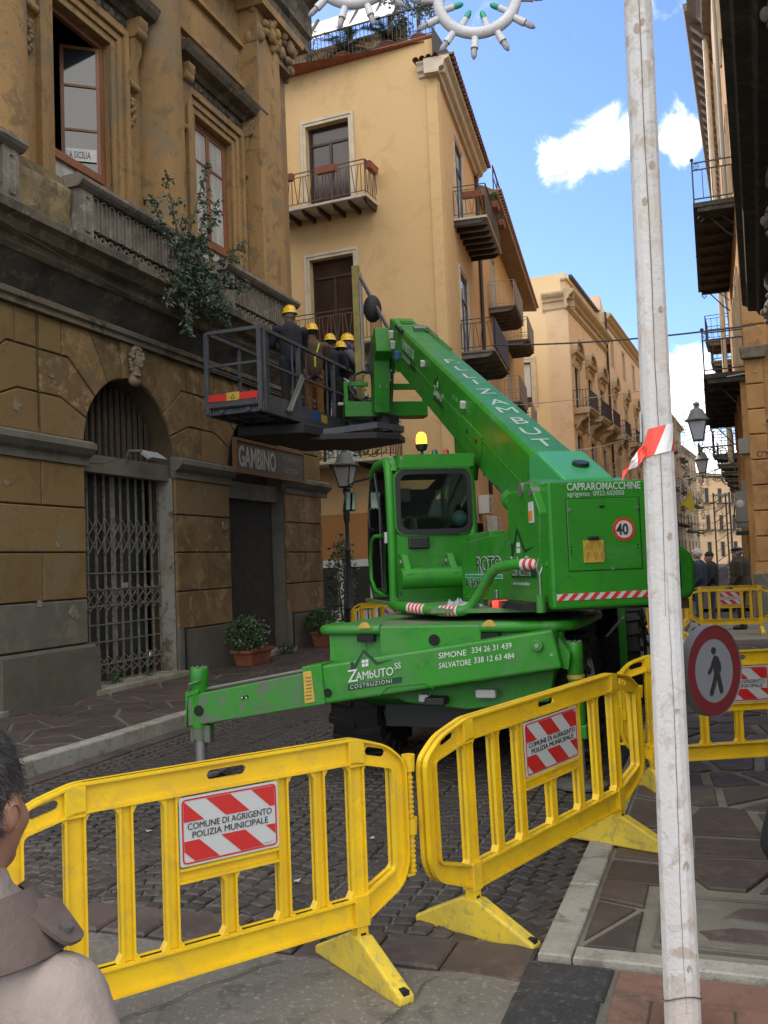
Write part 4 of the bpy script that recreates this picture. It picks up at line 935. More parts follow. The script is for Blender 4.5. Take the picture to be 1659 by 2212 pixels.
# R1: long balcony on carved heads, nearly overhead
RB1 = empty('balcony_palazzo', (.95*cos(radians(22))+18.6*sin(radians(22)), -.95*sin(radians(22))+18.6*cos(radians(22)), 0), 202, 'dark palazzo at the right edge whose long balcony rests on carved heads', 'building')
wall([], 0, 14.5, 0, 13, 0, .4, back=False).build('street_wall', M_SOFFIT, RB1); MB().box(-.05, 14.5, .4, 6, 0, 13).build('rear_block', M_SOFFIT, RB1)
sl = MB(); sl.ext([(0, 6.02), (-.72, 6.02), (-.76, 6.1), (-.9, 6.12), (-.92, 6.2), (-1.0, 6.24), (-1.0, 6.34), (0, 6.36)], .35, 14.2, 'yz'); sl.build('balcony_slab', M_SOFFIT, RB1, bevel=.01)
for k in range(3):
    x = 3.1+k*4.35
    e = MB()
    # corbel scroll
    e.ext([(0, 5.99), (-.62, 5.99), (-.66, 5.85), (-.55, 5.7), (-.3, 5.5), (-.22, 5.2), (0, 4.9)], x-.16, x+.16, 'yz')
    e.build('corbel', M_CARV, RB1, bevel=.03)
    h = MB(); c = (x, -.52, 5.42)
    h.sph(c, (.15, .17, .22), 18, 12, lambda p: Vector((p.x*(1-.22*max(0, -p.z)), p.y, p.z)))
    for hh, r_ in (((c[0], c[1]-.17, c[2]-.02), (.03, .05, .06)), ((c[0], c[1]-.15, c[2]-.1), (.05, .03, .016)), ((c[0], c[1]-.12, c[2]-.17), (.06, .05, .045)), ((c[0]-.06, c[1]-.14, c[2]+.06), (.045, .02, .014)), ((c[0]+.06, c[1]-.14, c[2]+.06), (.045, .02, .014)), ((c[0]-.08, c[1]-.12, c[2]-.04), (.04, .04, .04)), ((c[0]+.08, c[1]-.12, c[2]-.04), (.04, .04, .04))): h.sph(hh, r_, 9, 6)
    for j in range(46): 
        t = R.uniform(-.5, pi+.5); h.sph((c[0]+cos(t)*.17, c[1]+R.uniform(-.08, .14), c[2]+.02+sin(t)*.22), R.uniform(.035, .06), 7, 5)
    h.cyl((c[0], c[1]+.03, c[2]-.15), (c[0], c[1]+.12, c[2]-.42), .09, 12, .17)
    for j in range(9): h.sph((c[0]+R.uniform(-.15, .15), c[1]+.12, c[2]-.48-R.uniform(0, .12)), (.08, .1, .08), 7, 5)
    h.build('carved_head', M_CARV, RB1, smooth=60)
# R2
R2O = (9.02, 22.5)
RB2 = empty('orange_house', (*R2O, 0), 199.5, 'orange stone house with rusticated corner and two iron balconies on the right of the street', 'building')
rh = [(-2.9, -1.7, .2, 3.4), (-6.2, -5.0, .2, 3.4), (-9.4, -8.2, .2, 3.4), (-3.0, -1.8, 6.3, 9.0), (-6.2, -5.0, 6.3, 9.0), (-3.0, -1.8, 10.8, 13.4), (-6.2, -5.0, 10.8, 13.4), (-9.4, -8.2, 10.8, 13.4), (-3, -1.8, 15.4, 17.8), (-6.2, -5, 15.4, 17.8), (-9.4, -8.2, 15.4, 17.8)]
wall(rh, -11.4, 0, 0, 22, 0, .3, .25, back=False).build('street_wall', M_ORST, RB2)
for h in rh: french(RB2, *h, transom=0, sw=.2, rec=.16, sur=M_CORN, mg=mat('dark_window', (0, 0, 0)))
RF = empty('front_side', (0, 0, 0)); RF.parent = RB2; RF.rotation_euler = (0, 0, radians(90)) 
# front side: local x runs to the right seen from the camera
wall([], 0, 6, 0, 22, 0, .3, back=False).build('front_wall', M_ORST, RF)
z = .0; k = 0
MB().ext([(-.14, .1), (.45, .1), (.45, 1.15), (-.14, 1.15)], -.16, .02, 'xz', inset=.02).build('pier_base', M_CEM, RF)
MB().ext([(-.10, 1.15), (.44, 1.15), (.39, 1.42), (-.05, 1.42)], -.12, .02, 'xz').build('pier_base', M_ORST, RF)
z = 1.42
while z < 6:
    h_ = .62; MB().ext([(-.03, z+.012), (.37, z+.012), (.37, z+h_-.012), (-.03, z+h_-.012)], -.07, .02, 'xz', inset=.02).build('stone_block', M_ORST, RF); z += h_
MB().ext([(-.1, z), (.45, z), (.5, z+.3), (-.15, z+.3)], -.2, .02, 'xz').build('capital', M_CARV, RF, bevel=.03)
for i in range(9):
    z = 6.6+i*.62; MB().ext([(-.03, z+.012), (.5, z+.012), (.5, z+.6), (-.03, z+.6)], -.06, .02, 'xz', inset=.02).build('stone_block', M_ORST, RF)
# shop signs
MB().box(.42, 3, -.16, -.04, 2.35, 3.35).build('sign_board', mat('dark_sign', (.02, .02, .028), .5), RF); MB().box(.42, 3, -.15, -.03, 3.35, 3.7).build('sign_board', M_WHITE, RF)
text('lettering', 'O', .3, mat('red_letter', (.4, .03, .03), .5), RF, (.50, -.17, 3.42), FRONT)
MB().box(.46, 3, -.12, -.04, 1.2, 2.3).build('poster_frame', M_BLACK, RF); MB().box(.53, 2.9, -.13, -.12, 1.6, 2.2).build('blue_poster', mat('blue_poster', (.02, .06, .22), .5), RF)
for j in range(6): MB().box(.5+(j % 2)*.14, .56+(j % 2)*.14, -.168, -.16, 2.45+.27*(j//2), 2.54+.27*(j//2)).build('sign_symbol', M_WHITE, RF)
flat(RF, RB2)
# protruding things on the street face (local -y = into the street)
def ironbalcony(z, x0, x1, d=1.0):
    e = empty('balcony', (0, 0, 0)); e.parent = RB2
    MB().box(x0, x1, -d, -.002, z-.12, z).build('slab', M_SOFFIT, e)
    for k in range(9):
        x = x0+.1+(x1-x0-.2)*k/8; MB().box(x-.07, x+.07, -d+.1, -.01, z-.24, z-.121).build('beam', M_SOFFIT, e)
    pts = [(x1-.03, -.02, z), (x1-.03, -d+.03, z), (x0+.03, -d+.03, z), (x0+.03, -.02, z)]; rl = MB()
    for i in range(3):
        for hh in (1.05, .86, .1): rl.bar((pts[i][0], pts[i][1], z+hh), (pts[i+1][0], pts[i+1][1], z+hh), .03, .03)
    for i in (1, 2): rl.box(pts[i][0]-.02, pts[i][0]+.02, pts[i][1]-.02, pts[i][1]+.02, z, z+1.1); rl.sph((pts[i][0], pts[i][1], z+1.14), .05, 8, 6)
    rl.build('handrail', M_BLACK, e); add_bars(e, pts, .1, .86, M_BLACK, step=.22, r=.01, pattern='v')
    ro = MB()
    for k in range(12): 
        x = x1-.03; y = -d+.13; a = 2*pi*k/12; ro.bar((x, y+.07*cos(a), z+.955+.07*sin(a)), (x, y+.07*cos(a+.53), z+.955+.07*sin(a+.53)), .012, .012)
    ro.bar((x1-.03, -d+.06, z+.955), (x1-.03, -d+.2, z+.955), .01, .01); ro.bar((x1-.03, -d+.13, z+.88), (x1-.03, -d+.13, z+1.03), .01, .01)
    ro.build('rosette', M_BLACK, e)
    for x in (x1-.3, x0+.3):
        s = MB(); s.tube([(x, -.03, z-.95), (x, -.25, z-.75), (x, -.45, z-.5), (x, -.62, z-.3), (x, -.8, z-.22), (x, -.9, z-.32), (x, -.82, z-.42), (x, -.74, z-.34)], .02, 6); s.tube([(x, -.03, z-.6), (x, -.2, z-.42), (x, -.4, z-.26)], .015, 6); s.build('scroll_bracket', M_BLACK, e)
    return e
ironbalcony(10.7, -8.9, -.6); ironbalcony(6.2, -9.6, -.4)
MB().tube([(-3.9, -.1, 21), (-3.9, -.1, 11)], .06, 8).build('drainpipe', M_RAILG, RB2)
profile_run([(.1, 21.2), (-.3, 21.3), (-.5, 21.6), (-.8, 21.8), (-.8, 22), (.1, 22)], -11.4, .3).build('cornice', M_CARV, RB2)
# utility boxes
for (x, y, z, w, h, d) in ((-.45, -.05, 4.12, .3, .38, .22), (-1.6, -.1, 2.3, .45, .95, .3), (-2.6, -.05, 3.2, .2, .4, .15)):
    MB().box(x-w, x, y-d, 0, z, z+h).build('meter_box', mat('grey_box', (.26, .26, .23), .6), RB2, bevel=.012)
MB().box(-2.2, -1.4, -.42, 0, 2.12, 2.22).build('box_shelf', M_BLACK, RB2)
MB().tube([(-1.7, -.42, 2.9), (-1.75, -.45, 2.6), (-1.5, -.4, 2.45), (-1.35, -.1, 2.45)], .02, 6).build('conduit', M_IRON, RB2)
MB().box(.0+.1, .5, -.75, -.3, 4.1, 4.5).build('sign_box', M_RAILG, RB2) if False else None
for x in (-.75, -3.3, -4.4, -7): MB().box(x-.2, x+.2, -.14, .02, 0, 6.4).build('pilaster', M_ORST, RB2, bevel=.02)
sat = MB().lathe([(0, .02), (.06, .015), (.10, 0)], (-.9, -.3, 2.9), 14, 'x'); sat.build('satellite_dish', M_WHITE, RB2)
# R3
RB3 = empty('tall_corniced_house', (12.95, 33.6, 0), 202, 'tall orange house with a heavy bracketed roof cornice behind the iron balconies', 'building')
rh3 = []
for k in range(16):
    for z0 in (.3, 5.5, 9.8, 14, 18): rh3.append((-2.5-k*4.2, -1.4-k*4.2, z0, z0+2.3))
wall(rh3, -70, 0, 0, 22, 0, .3, .25, back=False).build('street_wall', mat('warm_plaster', (.46, .29, .14), .9, (.4, .25, .12), scale=.7, bump=.2), RB3); MB().box(-70, 0, .3, 10, 0, 21.9).build('rear_block', M_ORST, RB3)
for h in rh3[:50]: french(RB3, *h, transom=0, sw=.2, rec=.14, sur=M_CORN, mg=mat('dark_window', (0, 0, 0)))
profile_run([(.1, 21.4), (-.3, 21.5), (-.35, 21.9), (-.9, 22.15), (-.95, 22.4), (.1, 22.6)], -70, .1).build('cornice', M_CARV, RB3)
for k in range(44): MB().ext([(-.1, 21.3), (-.35, 21.5), (-.75, 21.95), (-.75, 22.1), (-.1, 22.1)], -1-k*.9, -.7-k*.9, 'yz').build('bracket', M_CARV, RB3)
MB().tube([(-1, -.25, 21.4), (-1, -.25, 5)], .1, 8).build('drainpipe', M_CREAM, RB3)
for k in range(6):
    balcony(RB3, -2.9-k*4.2, -1.0-k*4.2, 9.75, .9, ms=M_SLABG, mr=M_BLACK, pattern='v', step=.2, nb=3, mb_=M_SLABG); 
    balcony(RB3, -2.9-k*4.2, -1.0-k*4.2, 5.4, .9, ms=M_SLABG, mr=M_BLACK, pattern='v', step=.2, nb=3, mb_=M_SLABG)
MB().box(-6, -.3, .2, 3, 22.4, 23.8).build('attic', M_CEM, RB3)
flat(YS, YB); flat(BF, BB)

# ---- lattice truss tower
LT = empty('lattice_tower', (8.62, 23.6, .1), 199.5, 'tall dark lattice truss column standing by the orange house', 'truss tower'); MT = mat('dark_truss', (.07, .065, .055), .6)
w = .19; Ht = 3.1
for sx in (-1, 1):
    for sy in (-1, 1): MB().box(sx*w-.02, sx*w+.02, sy*w-.02, sy*w+.02, 0, Ht).build('upright', MT, LT)
lb = MB()
for k in range(12):
    z = .1+k*.25
    for s_ in (-1, 1): lb.bar((-w, s_*w, z), (w, s_*w, z+.25), .012, .012); lb.bar((w, s_*w, z), (-w, s_*w, z+.25), .012, .012); lb.bar((s_*w, -w, z), (s_*w, w, z+.25), .012, .012)
lb.build('bracing', MT, LT)
for z in (.5, Ht-.05): 
    q = MB(); [q.bar(a, b, .03, .03) for a, b in (((-w, -w, z), (w, -w, z)), ((w, -w, z), (w, w, z)), ((w, w, z), (-w, w, z)), ((-w, w, z), (-w, -w, z)))]; q.build('collar', M_RAILG, LT)
MB().box(-.05, .05, .08, .12, 0, Ht).build('core_panel', MT, LT)
# ---- street lanterns
M_LANT = mat('lantern_glass', (.52, .54, .56), .4, trans=.3); M_LROOF = mat('lantern_roof', (.11, .115, .105), .6)
def lantern(par, c, s=1.0):
    x, y, z = c
    def sq(r, zz): return [(x-r*s, y-r*s, z+zz*s), (x+r*s, y-r*s, z+zz*s), (x+r*s, y+r*s, z+zz*s), (x-r*s, y+r*s, z+zz*s)]
    g = MB(); a = sq(.10, 0); b = sq(.185, .42); g.add(a+b, [(0, 1, 2, 3), (4, 5, 6, 7)]+[(i, (i+1) % 4, (i+1) % 4+4, i+4) for i in range(4)]); g.build('lamp_glass', M_LANT, par)
    f = MB()
    for i in range(4): f.bar(a[i], b[i], .02*s, .02*s); f.bar(a[i], a[(i+1) % 4], .022*s, .03*s); f.bar(b[i], b[(i+1) % 4], .03*s, .03*s)
    f.build('lamp_frame', M_BLACK, par)
    rf = MB(); L = [(.25, .43), (.25, .46), (.20, .50), (.17, .58), (.12, .67), (.055, .71), (.05, .76), (.07, .79), (.05, .83), (0, .85)]
    rf.lathe([(r*s, h*s) for r, h in L], (x, y, z), 18); rf.build('lamp_hood', M_LROOF, par, smooth=45)
def wall_lamp(loc, head, label, arm=1.0, s=1.0):
    e = empty('wall_lantern', loc, head, label, 'street lamp', 'street lanterns')
    # local: wall at y=0, arm along -y
    b = MB(); b.tube([(0, 0, 0), (0, -arm, 0)], .018*s, 8); b.tube([(0, 0, -.45*s), (0, -.15, -.3*s), (0, -.3, -.28*s), (0, -.45, -.1*s), (0, -.65, -.02)], .014*s, 6)
    for (yy, zz, r) in ((-.28, -.12, .09), (-.5, -.09, .07), (-.72, -.07, .05), (-.1, -.2, .08)): b.tube([(0, yy+r*s*cos(t*.7), zz*s+r*s*sin(t*.7)) for t in range(10)], .010*s, 5)
    b.box(-.04, .04, -.03, 0, -.55*s, .25*s); b.tube([(0, -arm, -.12*s), (0, -arm, .1*s)], .022*s, 8); b.sph((0, -arm, -.14*s), .03*s, 8, 6); b.tube([(0, -arm-.1*s, .16*s), (0, -arm-.08*s, .06*s), (0, -arm, .02), (0, -arm+.08*s, .06*s), (0, -arm+.1*s, .16*s)], .012*s, 6)
    b.build('bracket', M_BLACK, e); lantern(e, (0, -arm, .16*s), s); return e
wall_lamp((8.7, 22.75, 4.32), 199.5, 'white glass wall lantern on a scrolled iron bracket under the lower balcony', 0.82, 1.15)
wall_lamp((9.22, 20.6, 3.95), 199.5, 'wall lantern cut by the right edge of the picture, beside the orange pier', .28, 1.1)
wall_lamp((15.2, 40.2, 5.0), 202, 'small distant wall lantern beside the lattice tower', 1.2, 1.3)
# lamp post near the corner of the stone palazzo
LP = empty('lamp_post', (-.78, 19.2, 0), 20, 'cast iron lamp post with a frosted lantern behind the excavator cab'.replace('excavator', 'machine'), 'street lamp')
MB().lathe([(.16, 0), (.16, .1), (.11, .2), (.09, .8), (.11, .85), (.06, .95), (.05, 2.0), (.07, 2.04), (.045, 2.1), (.04, 2.6), (.065, 2.66), (.075, 2.9), (.06, 3.0), (.03, 3.15), (.07, 3.3), (.02, 3.34)], n=14).build('post', M_BLACK, LP, smooth=40)
lantern(LP, (0, 0, 3.36), 1.02)

# ---- cables over the street, with icicle lights
M_CABLE = mat('dark_cable', (.05, .05, .055), .7); M_WCAB = mat('white_cable', (.45, .45, .43), .7)
def sagline(a, b, sag, n=24): a = Vector(a); b = Vector(b); return [a+(b-a)*t/n+Vector((0, 0, -sag*4*(t/n)*(1-t/n))) for t in range(n+1)]
def cable(a, b, sag, r, m, label, name='cable', cat='cable', group=None):
    o = MB().tube(sagline(a, b, sag), r, 6).build(name, m); return tag(o, label, cat, group)
cable((3.3, 25.5, 7.7), (9.1, 21.9, 7.1), .12, .022, M_CABLE, 'thick dark power cable crossing the street from the yellow house to the right')
def icicle(a, b, sag, drops, label, seed=1, r=.009, s=1.0):
    e = empty('icicle_lights', (0, 0, 0), label=label, cat='light string', group='white string lights across the street'); rr = random.Random(seed)
    P = sagline(a, b, sag, 60); m = MB(); m.tube(P, r, 5); m.build('cable', M_WCAB, e)
    for t, L in drops:
        p = P[int(t*60)]; d = MB(); n = int(L/.12); q = [p+Vector((rr.uniform(-.015, .015)*s, 0, -L*k/n)) for k in range(n+1)]; d.tube(q, r*.8, 4)
        for k in range(1, n+1): 
            sg = 1 if k % 2 else -1; d.bar(q[k], q[k]+Vector((.055*sg*s, 0, .012)), .014*s, .014*s)
        d.build('light_drop', M_WCAB, e)
    return e
icicle((4.4, 30, 6.75), (9.2, 22.3, 6.05), .1, [(.38, 1.3), (.62, 1.1), (.79, 1.0), (.985, 1.6)], 'white light string with four hanging strands crossing below the dark cable', 2, .012)
icicle((10.7, 50.6, 7.6), (13.4, 34.5, 8.0), .5, [(.1+.055*k, .5+.5*R.random()) for k in range(16)], 'white light string with many short strands in front of the beige palazzo', 3, .02, 1.8)
icicle((13.5, 58, 7.4), (17.5, 45, 8.3), .4, [(.05+.045*k, .5+.9*R.random()) for k in range(20)], 'curtain of tangled string lights against the white cloud', 4, .024, 2.1)
icicle((16, 64, 6.2), (20.5, 52, 6.9), .4, [(.05+.05*k, .5+.9*R.random()) for k in range(18)], 'second curtain of string lights lower down against the cloud', 5, .026, 2.3)
icicle((22, 78, 8), (26.5, 68, 8.3), .3, [(.05+.07*k, .5+.8*R.random()) for k in range(13)], 'far string of lights above the end of the street', 6, .032, 3)
icicle((24, 84, 5.5), (30, 78, 5.8), .3, [(.05+.07*k, .3+.5*R.random()) for k in range(13)], 'lowest far string of lights over the end of the street', 7, .032, 3)
fl = MB(); fl.add([(27.0, 84, 6.2), (28.1, 84.3, 7.4), (28.3, 84, 5.2)], [(0, 1, 2)]); fl.bar((26.6, 84, 5.6), (28.2, 84.1, 7.6), .05, .05); o = fl.build('flag', mat('yellow_flag', (.5, .45, .05), .7)); tag(o, 'small yellow flag hanging far down the street', 'flag')
# ============================================================= ground
M_ASPH = mat('asphalt', (.185, .168, .138), .95, (.15, .138, .115), (.115, .105, .09), 1.6, .8, 110, dirt=(.33, .31, .26), th=(.4, .65))
M_MORT = mat('mortar', (.135, .124, .10), .98, (.095, .087, .072), scale=3, bump=.5, bscale=80)
M_COB = mat('cobble', (.056, .047, .040), .62, (.040, .034, .031), (.074, .057, .046), 5, .45, 60, rand=.28)
M_SLABP = mat('porphyry_slab', (.068, .049, .041), .7, (.052, .039, .034), (.09, .066, .053), 3, .4, 40, rand=.2)
M_KERB = mat('white_kerb', (.34, .325, .28), .88, (.26, .245, .205), (.17, .155, .13), 2.2, .5, 50, rand=.06, dirt=(.2, .19, .16))
M_BAS = mat('basalt_slab', (.026, .027, .029), .75, (.02, .021, .022), (.04, .04, .04), 2, .7, 35, rand=.1, dirt=(.09, .09, .085))
M_TERT = mat('terracotta_tile', (.20, .105, .075), .9, (.15, .07, .048), (.115, .07, .05), 1.3, .4, 45, rand=.14, dirt=(.2, .13, .1), c4=(.13, .115, .095))
M_FARST = mat('far_street', (.075, .068, .06), .8, (.06, .055, .05), scale=.8, bump=.6, bscale=9)
M_METAL = mat('manhole_frame', (.10, .095, .08), .6, (.08, .07, .055), scale=6)
g_ = MB().quad((-400, -100, -.12), (400, -100, -.12), (400, 600, -.12), (-400, 600, -.12)).build('ground', M_FARST); g_['kind'] = 'structure'
SX0, SX1 = -5.72, -.82      # lateral limits of the roadway
def pquad(mb, s0, s1, t0, t1, z, z0=None):
    mb.quad(W(s0, t0, z), W(s1, t0, z), W(s1, t1, z), W(s0, t1, z))
YARD = 3.77
rd = MB(); pquad(rd, SX0, SX1, YARD, 30, -.018); road = rd.build('road', M_MORT); road['kind'] = 'structure'
r2 = MB(); pquad(r2, -12, 12, 30, 180, -.012); o = r2.build('far_street', M_FARST); o['kind'] = 'structure'
r2 = MB(); pquad(r2, 2.4, 12, 16, 30, -.0); o = r2.build('right_pavement_far', M_FARST); o['kind'] = 'structure'; o.name = 'far_pavement'
# asphalt apron in front
NX, NT = 70, 60
vs = []; 
for i in range(NX+1):
    for j in range(NT+1):
        s = -9+(8.14)*i/NX; t = -4+(YARD+4)*j/NT; e = .012*noise.fractal(Vector((s*1.5, t*1.5, 3)), 1, 2, 4)
        tt = t+(.05*noise.noise(Vector((s*2.2, 0, 7))) if j == NT else 0); vs.append(W(s, tt, .0+e*.6))
ap = MB().add(vs, [(i*(NT+1)+j, (i+1)*(NT+1)+j, (i+1)*(NT+1)+j+1, i*(NT+1)+j+1) for i in range(NX) for j in range(NT)]); ap_o = ap.build('asphalt_apron', M_ASPH, smooth=True); ap_o['kind'] = 'structure'
# stones: small chamfered slabs
def stone_mesh(mb, poly, z, h=.05, ch=.008, tilt=0):
    "poly in (s,t) coordinates; top slightly domed"
    n = len(poly); q = inset_poly(poly, ch); cx = sum(p[0] for p in poly)/n; cy = sum(p[1] for p in poly)/n
    tx, ty = R.uniform(-tilt, tilt), R.uniform(-tilt, tilt); f = lambda p: tx*(p[0]-cx)+ty*(p[1]-cy)
    vs = [W(p[0], p[1], z+f(p)) for p in q]+[W(p[0], p[1], z-ch*.9+f(p)) for p in poly]+[W(p[0], p[1], z-h) for p in poly]
    fs = [tuple(range(n))]+[(k, (k+1) % n, (k+1) % n+n, k+n) for k in range(n)]+[(k+n, (k+1) % n+n, (k+1) % n+2*n, k+2*n) for k in range(n)]
    mb.add(vs, fs)
# cobbles in overlapping arcs
cob = []
aw_ = 1.22; n_ar = 4
w0 = (SX1-SX0)/n_ar; rowh = .102; r_arc = w0*.72
for a in range(n_ar):
    cs = SX0+w0*(a+.5); 
    for k in range(-8, 225):
        t0 = 4.1+k*rowh; half = math.asin(w0/2/r_arc)
        nst = int(2*half*r_arc/.097)
        for j in range(nst):
            th0 = -half+2*half*j/nst; th1 = -half+2*half*(j+1)/nst
            sg = 1
            P = []
            for th, rr_ in ((th0, r_arc), (th1, r_arc), (th1, r_arc+rowh), (th0, r_arc+rowh)):
                P.append((cs+rr_*sin(th)*(r_arc/rr_ if abs(th) > .9*half else 1), t0+rr_*cos(th)-r_arc*cos(half)+R.uniform(-.005, .005)))
            cxs = sum(p[0] for p in P)/4; ct = sum(p[1] for p in P)/4
            if ct < 4.14 or ct > 24 or cxs < SX0+.22 or cxs > SX1-.04: continue
            g = .006+R.uniform(0, .003); P = inset_poly(P, g); P = [(p[0]+R.uniform(-.005, .005), p[1]+R.uniform(-.005, .005)) for p in P]; cob.append((ct, cxs, P))
def vis(s, t):
    x, y, _ = W(s, t); return y > .5 and -.43 < (x/y) < .43
cob.sort(key=lambda c: c[0] if vis(c[1], c[0]) else 99+c[0])
far = MB()
for i, (ct, cs, P) in enumerate(cob):
    z = -.002+R.uniform(-.005, .004)-.006*noise.noise(Vector((cs, ct, 0)))
    if i < 300:
        m = MB(); stone_mesh(m, P, z, .04, .010, .05); m.build('cobblestone', M_COB, road)
    else: stone_mesh(far, P, z, .03, .009, .05)
M_COBF = mat('cobble_field', (.048, .041, .036), .62, (.032, .028, .026), (.066, .051, .042), 9, .45, 60, th=(.38, .62))
o = far.build('cobblestones', M_COBF, road); o['kind'] = 'stuff'
# gutter course along the kerb and the border of long slabs towards the asphalt
t = 4.0
while t < 24:
    L = R.uniform(.28, .42); m = MB(); stone_mesh(m, [(SX0+.012, t), (SX0+.20, t), (SX0+.20, t+L-.012), (SX0+.012, t+L-.012)], .002, .05); m.build('gutter_stone', M_SLABP, road); t += L
s = SX0
while s < SX1-.1:
    L = min(R.uniform(.22, .42), SX1-s); a = R.uniform(-.02, .03); m = MB(); stone_mesh(m, [(s, 3.79+a), (s+L-.015, 3.79+a+R.uniform(-.02, .02)), (s+L-.015, 4.12+R.uniform(-.02, .01)), (s, 4.12)], .006, .05, .012); m.build('border_slab', M_SLABP, road); s += L
# voronoi crazy paving
def clip(poly, a, b, gap):
    m = ((a[0]+b[0])/2, (a[1]+b[1])/2); d = (b[0]-a[0], b[1]-a[1]); L = math.hypot(*d); d = (d[0]/L, d[1]/L)
    out = []
    for i in range(len(poly)):
        p, q = poly[i], poly[(i+1) % len(poly)]
        fp = (p[0]-m[0])*d[0]+(p[1]-m[1])*d[1]+gap; fq = (q[0]-m[0])*d[0]+(q[1]-m[1])*d[1]+gap
        if fp <= 0: out.append(p)
        if (fp < 0) != (fq < 0) and fp != fq: t = fp/(fp-fq); out.append((p[0]+(q[0]-p[0])*t, p[1]+(q[1]-p[1])*t))
    return out
def crazy(par, s0, s1, t0, t1, cell, z, m, gap=.014, seed=5, skip=None, name='paving_stone', stretch=1.3):
    rr = random.Random(seed); ns = max(1, round((s1-s0)/cell)); ntt = max(1, round((t1-t0)/cell/stretch)); pts = []
    for i in range(ns):
        for j in range(ntt): pts.append((s0+(s1-s0)*(i+.5+rr.uniform(-.42, .42))/ns, t0+(t1-t0)*(j+.5+rr.uniform(-.42, .42))/ntt))
    for p in pts:
        if skip and skip(p): continue
        poly = [(s0, t0), (s1, t0), (s1, t1), (s0, t1)]
        for q in pts:
            if q is not p and abs(q[0]-p[0]) < cell*3 and abs(q[1]-p[1]) < cell*4: poly = clip(poly, p, q, gap*rr.uniform(.7, 1.6))
            if len(poly) < 3: break
        if len(poly) < 3: continue
        # drop tiny edges
        pl = [poly[0]]
        for v in poly[1:]:
            if math.hypot(v[0]-pl[-1][0], v[1]-pl[-1][1]) > .03: pl.append(v)
        if len(pl) < 3: continue
        q = MB(); stone_mesh(q, inset_poly(pl, .006), z+rr.uniform(-.004, .004), .035, .007, .008); q.build(name, m, par)
# left pavement with kerb
lp_ = MB(); 
lp_.add([W(-8.1, -6, .125), W(SX0-.16, -6, .125), W(SX0-.16, 20.6, .125), W(-8.1, 20.6, .125), W(-8.1, 20.6, -.1), W(SX0-.16, 20.6, -.1)], [(0, 1, 2, 3), (3, 2, 5, 4)]); LPV = lp_.build('left_pavement', mat('joint_mortar', (.145, .13, .105), .98, (.105, .096, .08), scale=3, bump=.4)); LPV.name = 'pavement'; LPV['kind'] = 'structure'
crazy(LPV, -8.05, SX0-.17, 5.5, 20.5, .42, .135, M_SLABP, seed=8)
t = 2.0
while t < 20.4:
    L = R.uniform(.7, 1.05); m = MB(); z = .14+R.uniform(-.003, .003)
    P = [(SX0-.16, z), (SX0-.01, z), (SX0, z-.012), (SX0+.012, -.08), (SX0-.16, -.08)]
    vs = [W(p[0], t, p[1]) for p in P]+[W(p[0], t+L-.008, p[1]) for p in P]; m.add(vs, [(0, 1, 2, 3, 4), (9, 8, 7, 6, 5)]+[(i, (i+1) % 5, (i+1) % 5+5, i+5) for i in range(5)]); m.build('kerb_stone', M_KERB, LPV); t += L
# right pavement
KX0, KX1 = -.84, -.70
rp = MB(); pquad(rp, KX0, 9.5, 4.0, 24, .004); RPV = rp.build('right_pavement', mat('pale_mortar', (.18, .165, .128), .98, (.13, .12, .095), scale=2.5, bump=.5, bscale=70)); RPV.name = 'footway'; RPV['kind'] = 'structure'
t = 4.0
while t < 20:
    L = R.uniform(.75, 1.1); q = MB(); stone_mesh(q, [(KX0, t), (KX1, t), (KX1, t+L-.01), (KX0, t+L-.01)], .03, .06, .008); q.build('kerb_stone', M_KERB, RPV); t += L
s = KX1+.008
while s < 4:
    L = R.uniform(.7, .95); q = MB(); stone_mesh(q, [(s, 4.0), (s+L-.01, 4.0), (s+L-.01, 4.115), (s, 4.115)], .028, .06, .008); q.build('kerb_stone', M_KERB, RPV); s += L
MHS = (-.38, .46, 4.22, 4.86)
inmh = lambda p: MHS[0]-.05 < p[0] < MHS[1]+.05 and MHS[2]-.05 < p[1] < MHS[3]+.05
crazy(RPV, KX1+.02, MHS[0]-.07, 4.14, 5.0, .26, .02, M_SLABP, seed=2, gap=.012)
crazy(RPV, MHS[1]+.07, 3.4, 4.14, 5.0, .5, .02, M_SLABP, seed=3, gap=.02)
crazy(RPV, KX1+.02, 3.4, 5.0, 12, .42, .02, M_SLABP, seed=4, gap=.026)
crazy(RPV, KX1+.02, 3.4, 12, 19, .7, .02, M_SLABP, seed=6, gap=.02)
MH = MB()
a, b, c, d = MHS
for x0, x1, y0, y1 in ((a, b, c, c+.025), (a, b, d-.025, d), (a, a+.025, c+.025, d-.025), (b-.025, b, c+.025, d-.025)): stone_mesh(MH, [(x0, y0), (x1, y0), (x1, y1), (x0, y1)], .024, .04, .003)
MH.build('manhole_frame', M_METAL, RPV)
q = MB(); stone_mesh(q, [(a+.032, c+.032), (b-.032, c+.032), (b-.032, d-.032), (a+.032, d-.032)], .019, .03, .004); q.build('manhole_cover', M_CEM, RPV)
for P in ([(-.15, 4.33), (.35, 4.32), (.40, 4.40), (.3, 4.5), (-.05, 4.49), (-.2, 4.42)], [(-.1, 4.6), (.15, 4.58), (.22, 4.66), (.12, 4.76), (-.02, 4.74)]):
    q = MB(); stone_mesh(q, P, .024, .02, .004); q.build('inlaid_stone', M_SLABP, RPV)
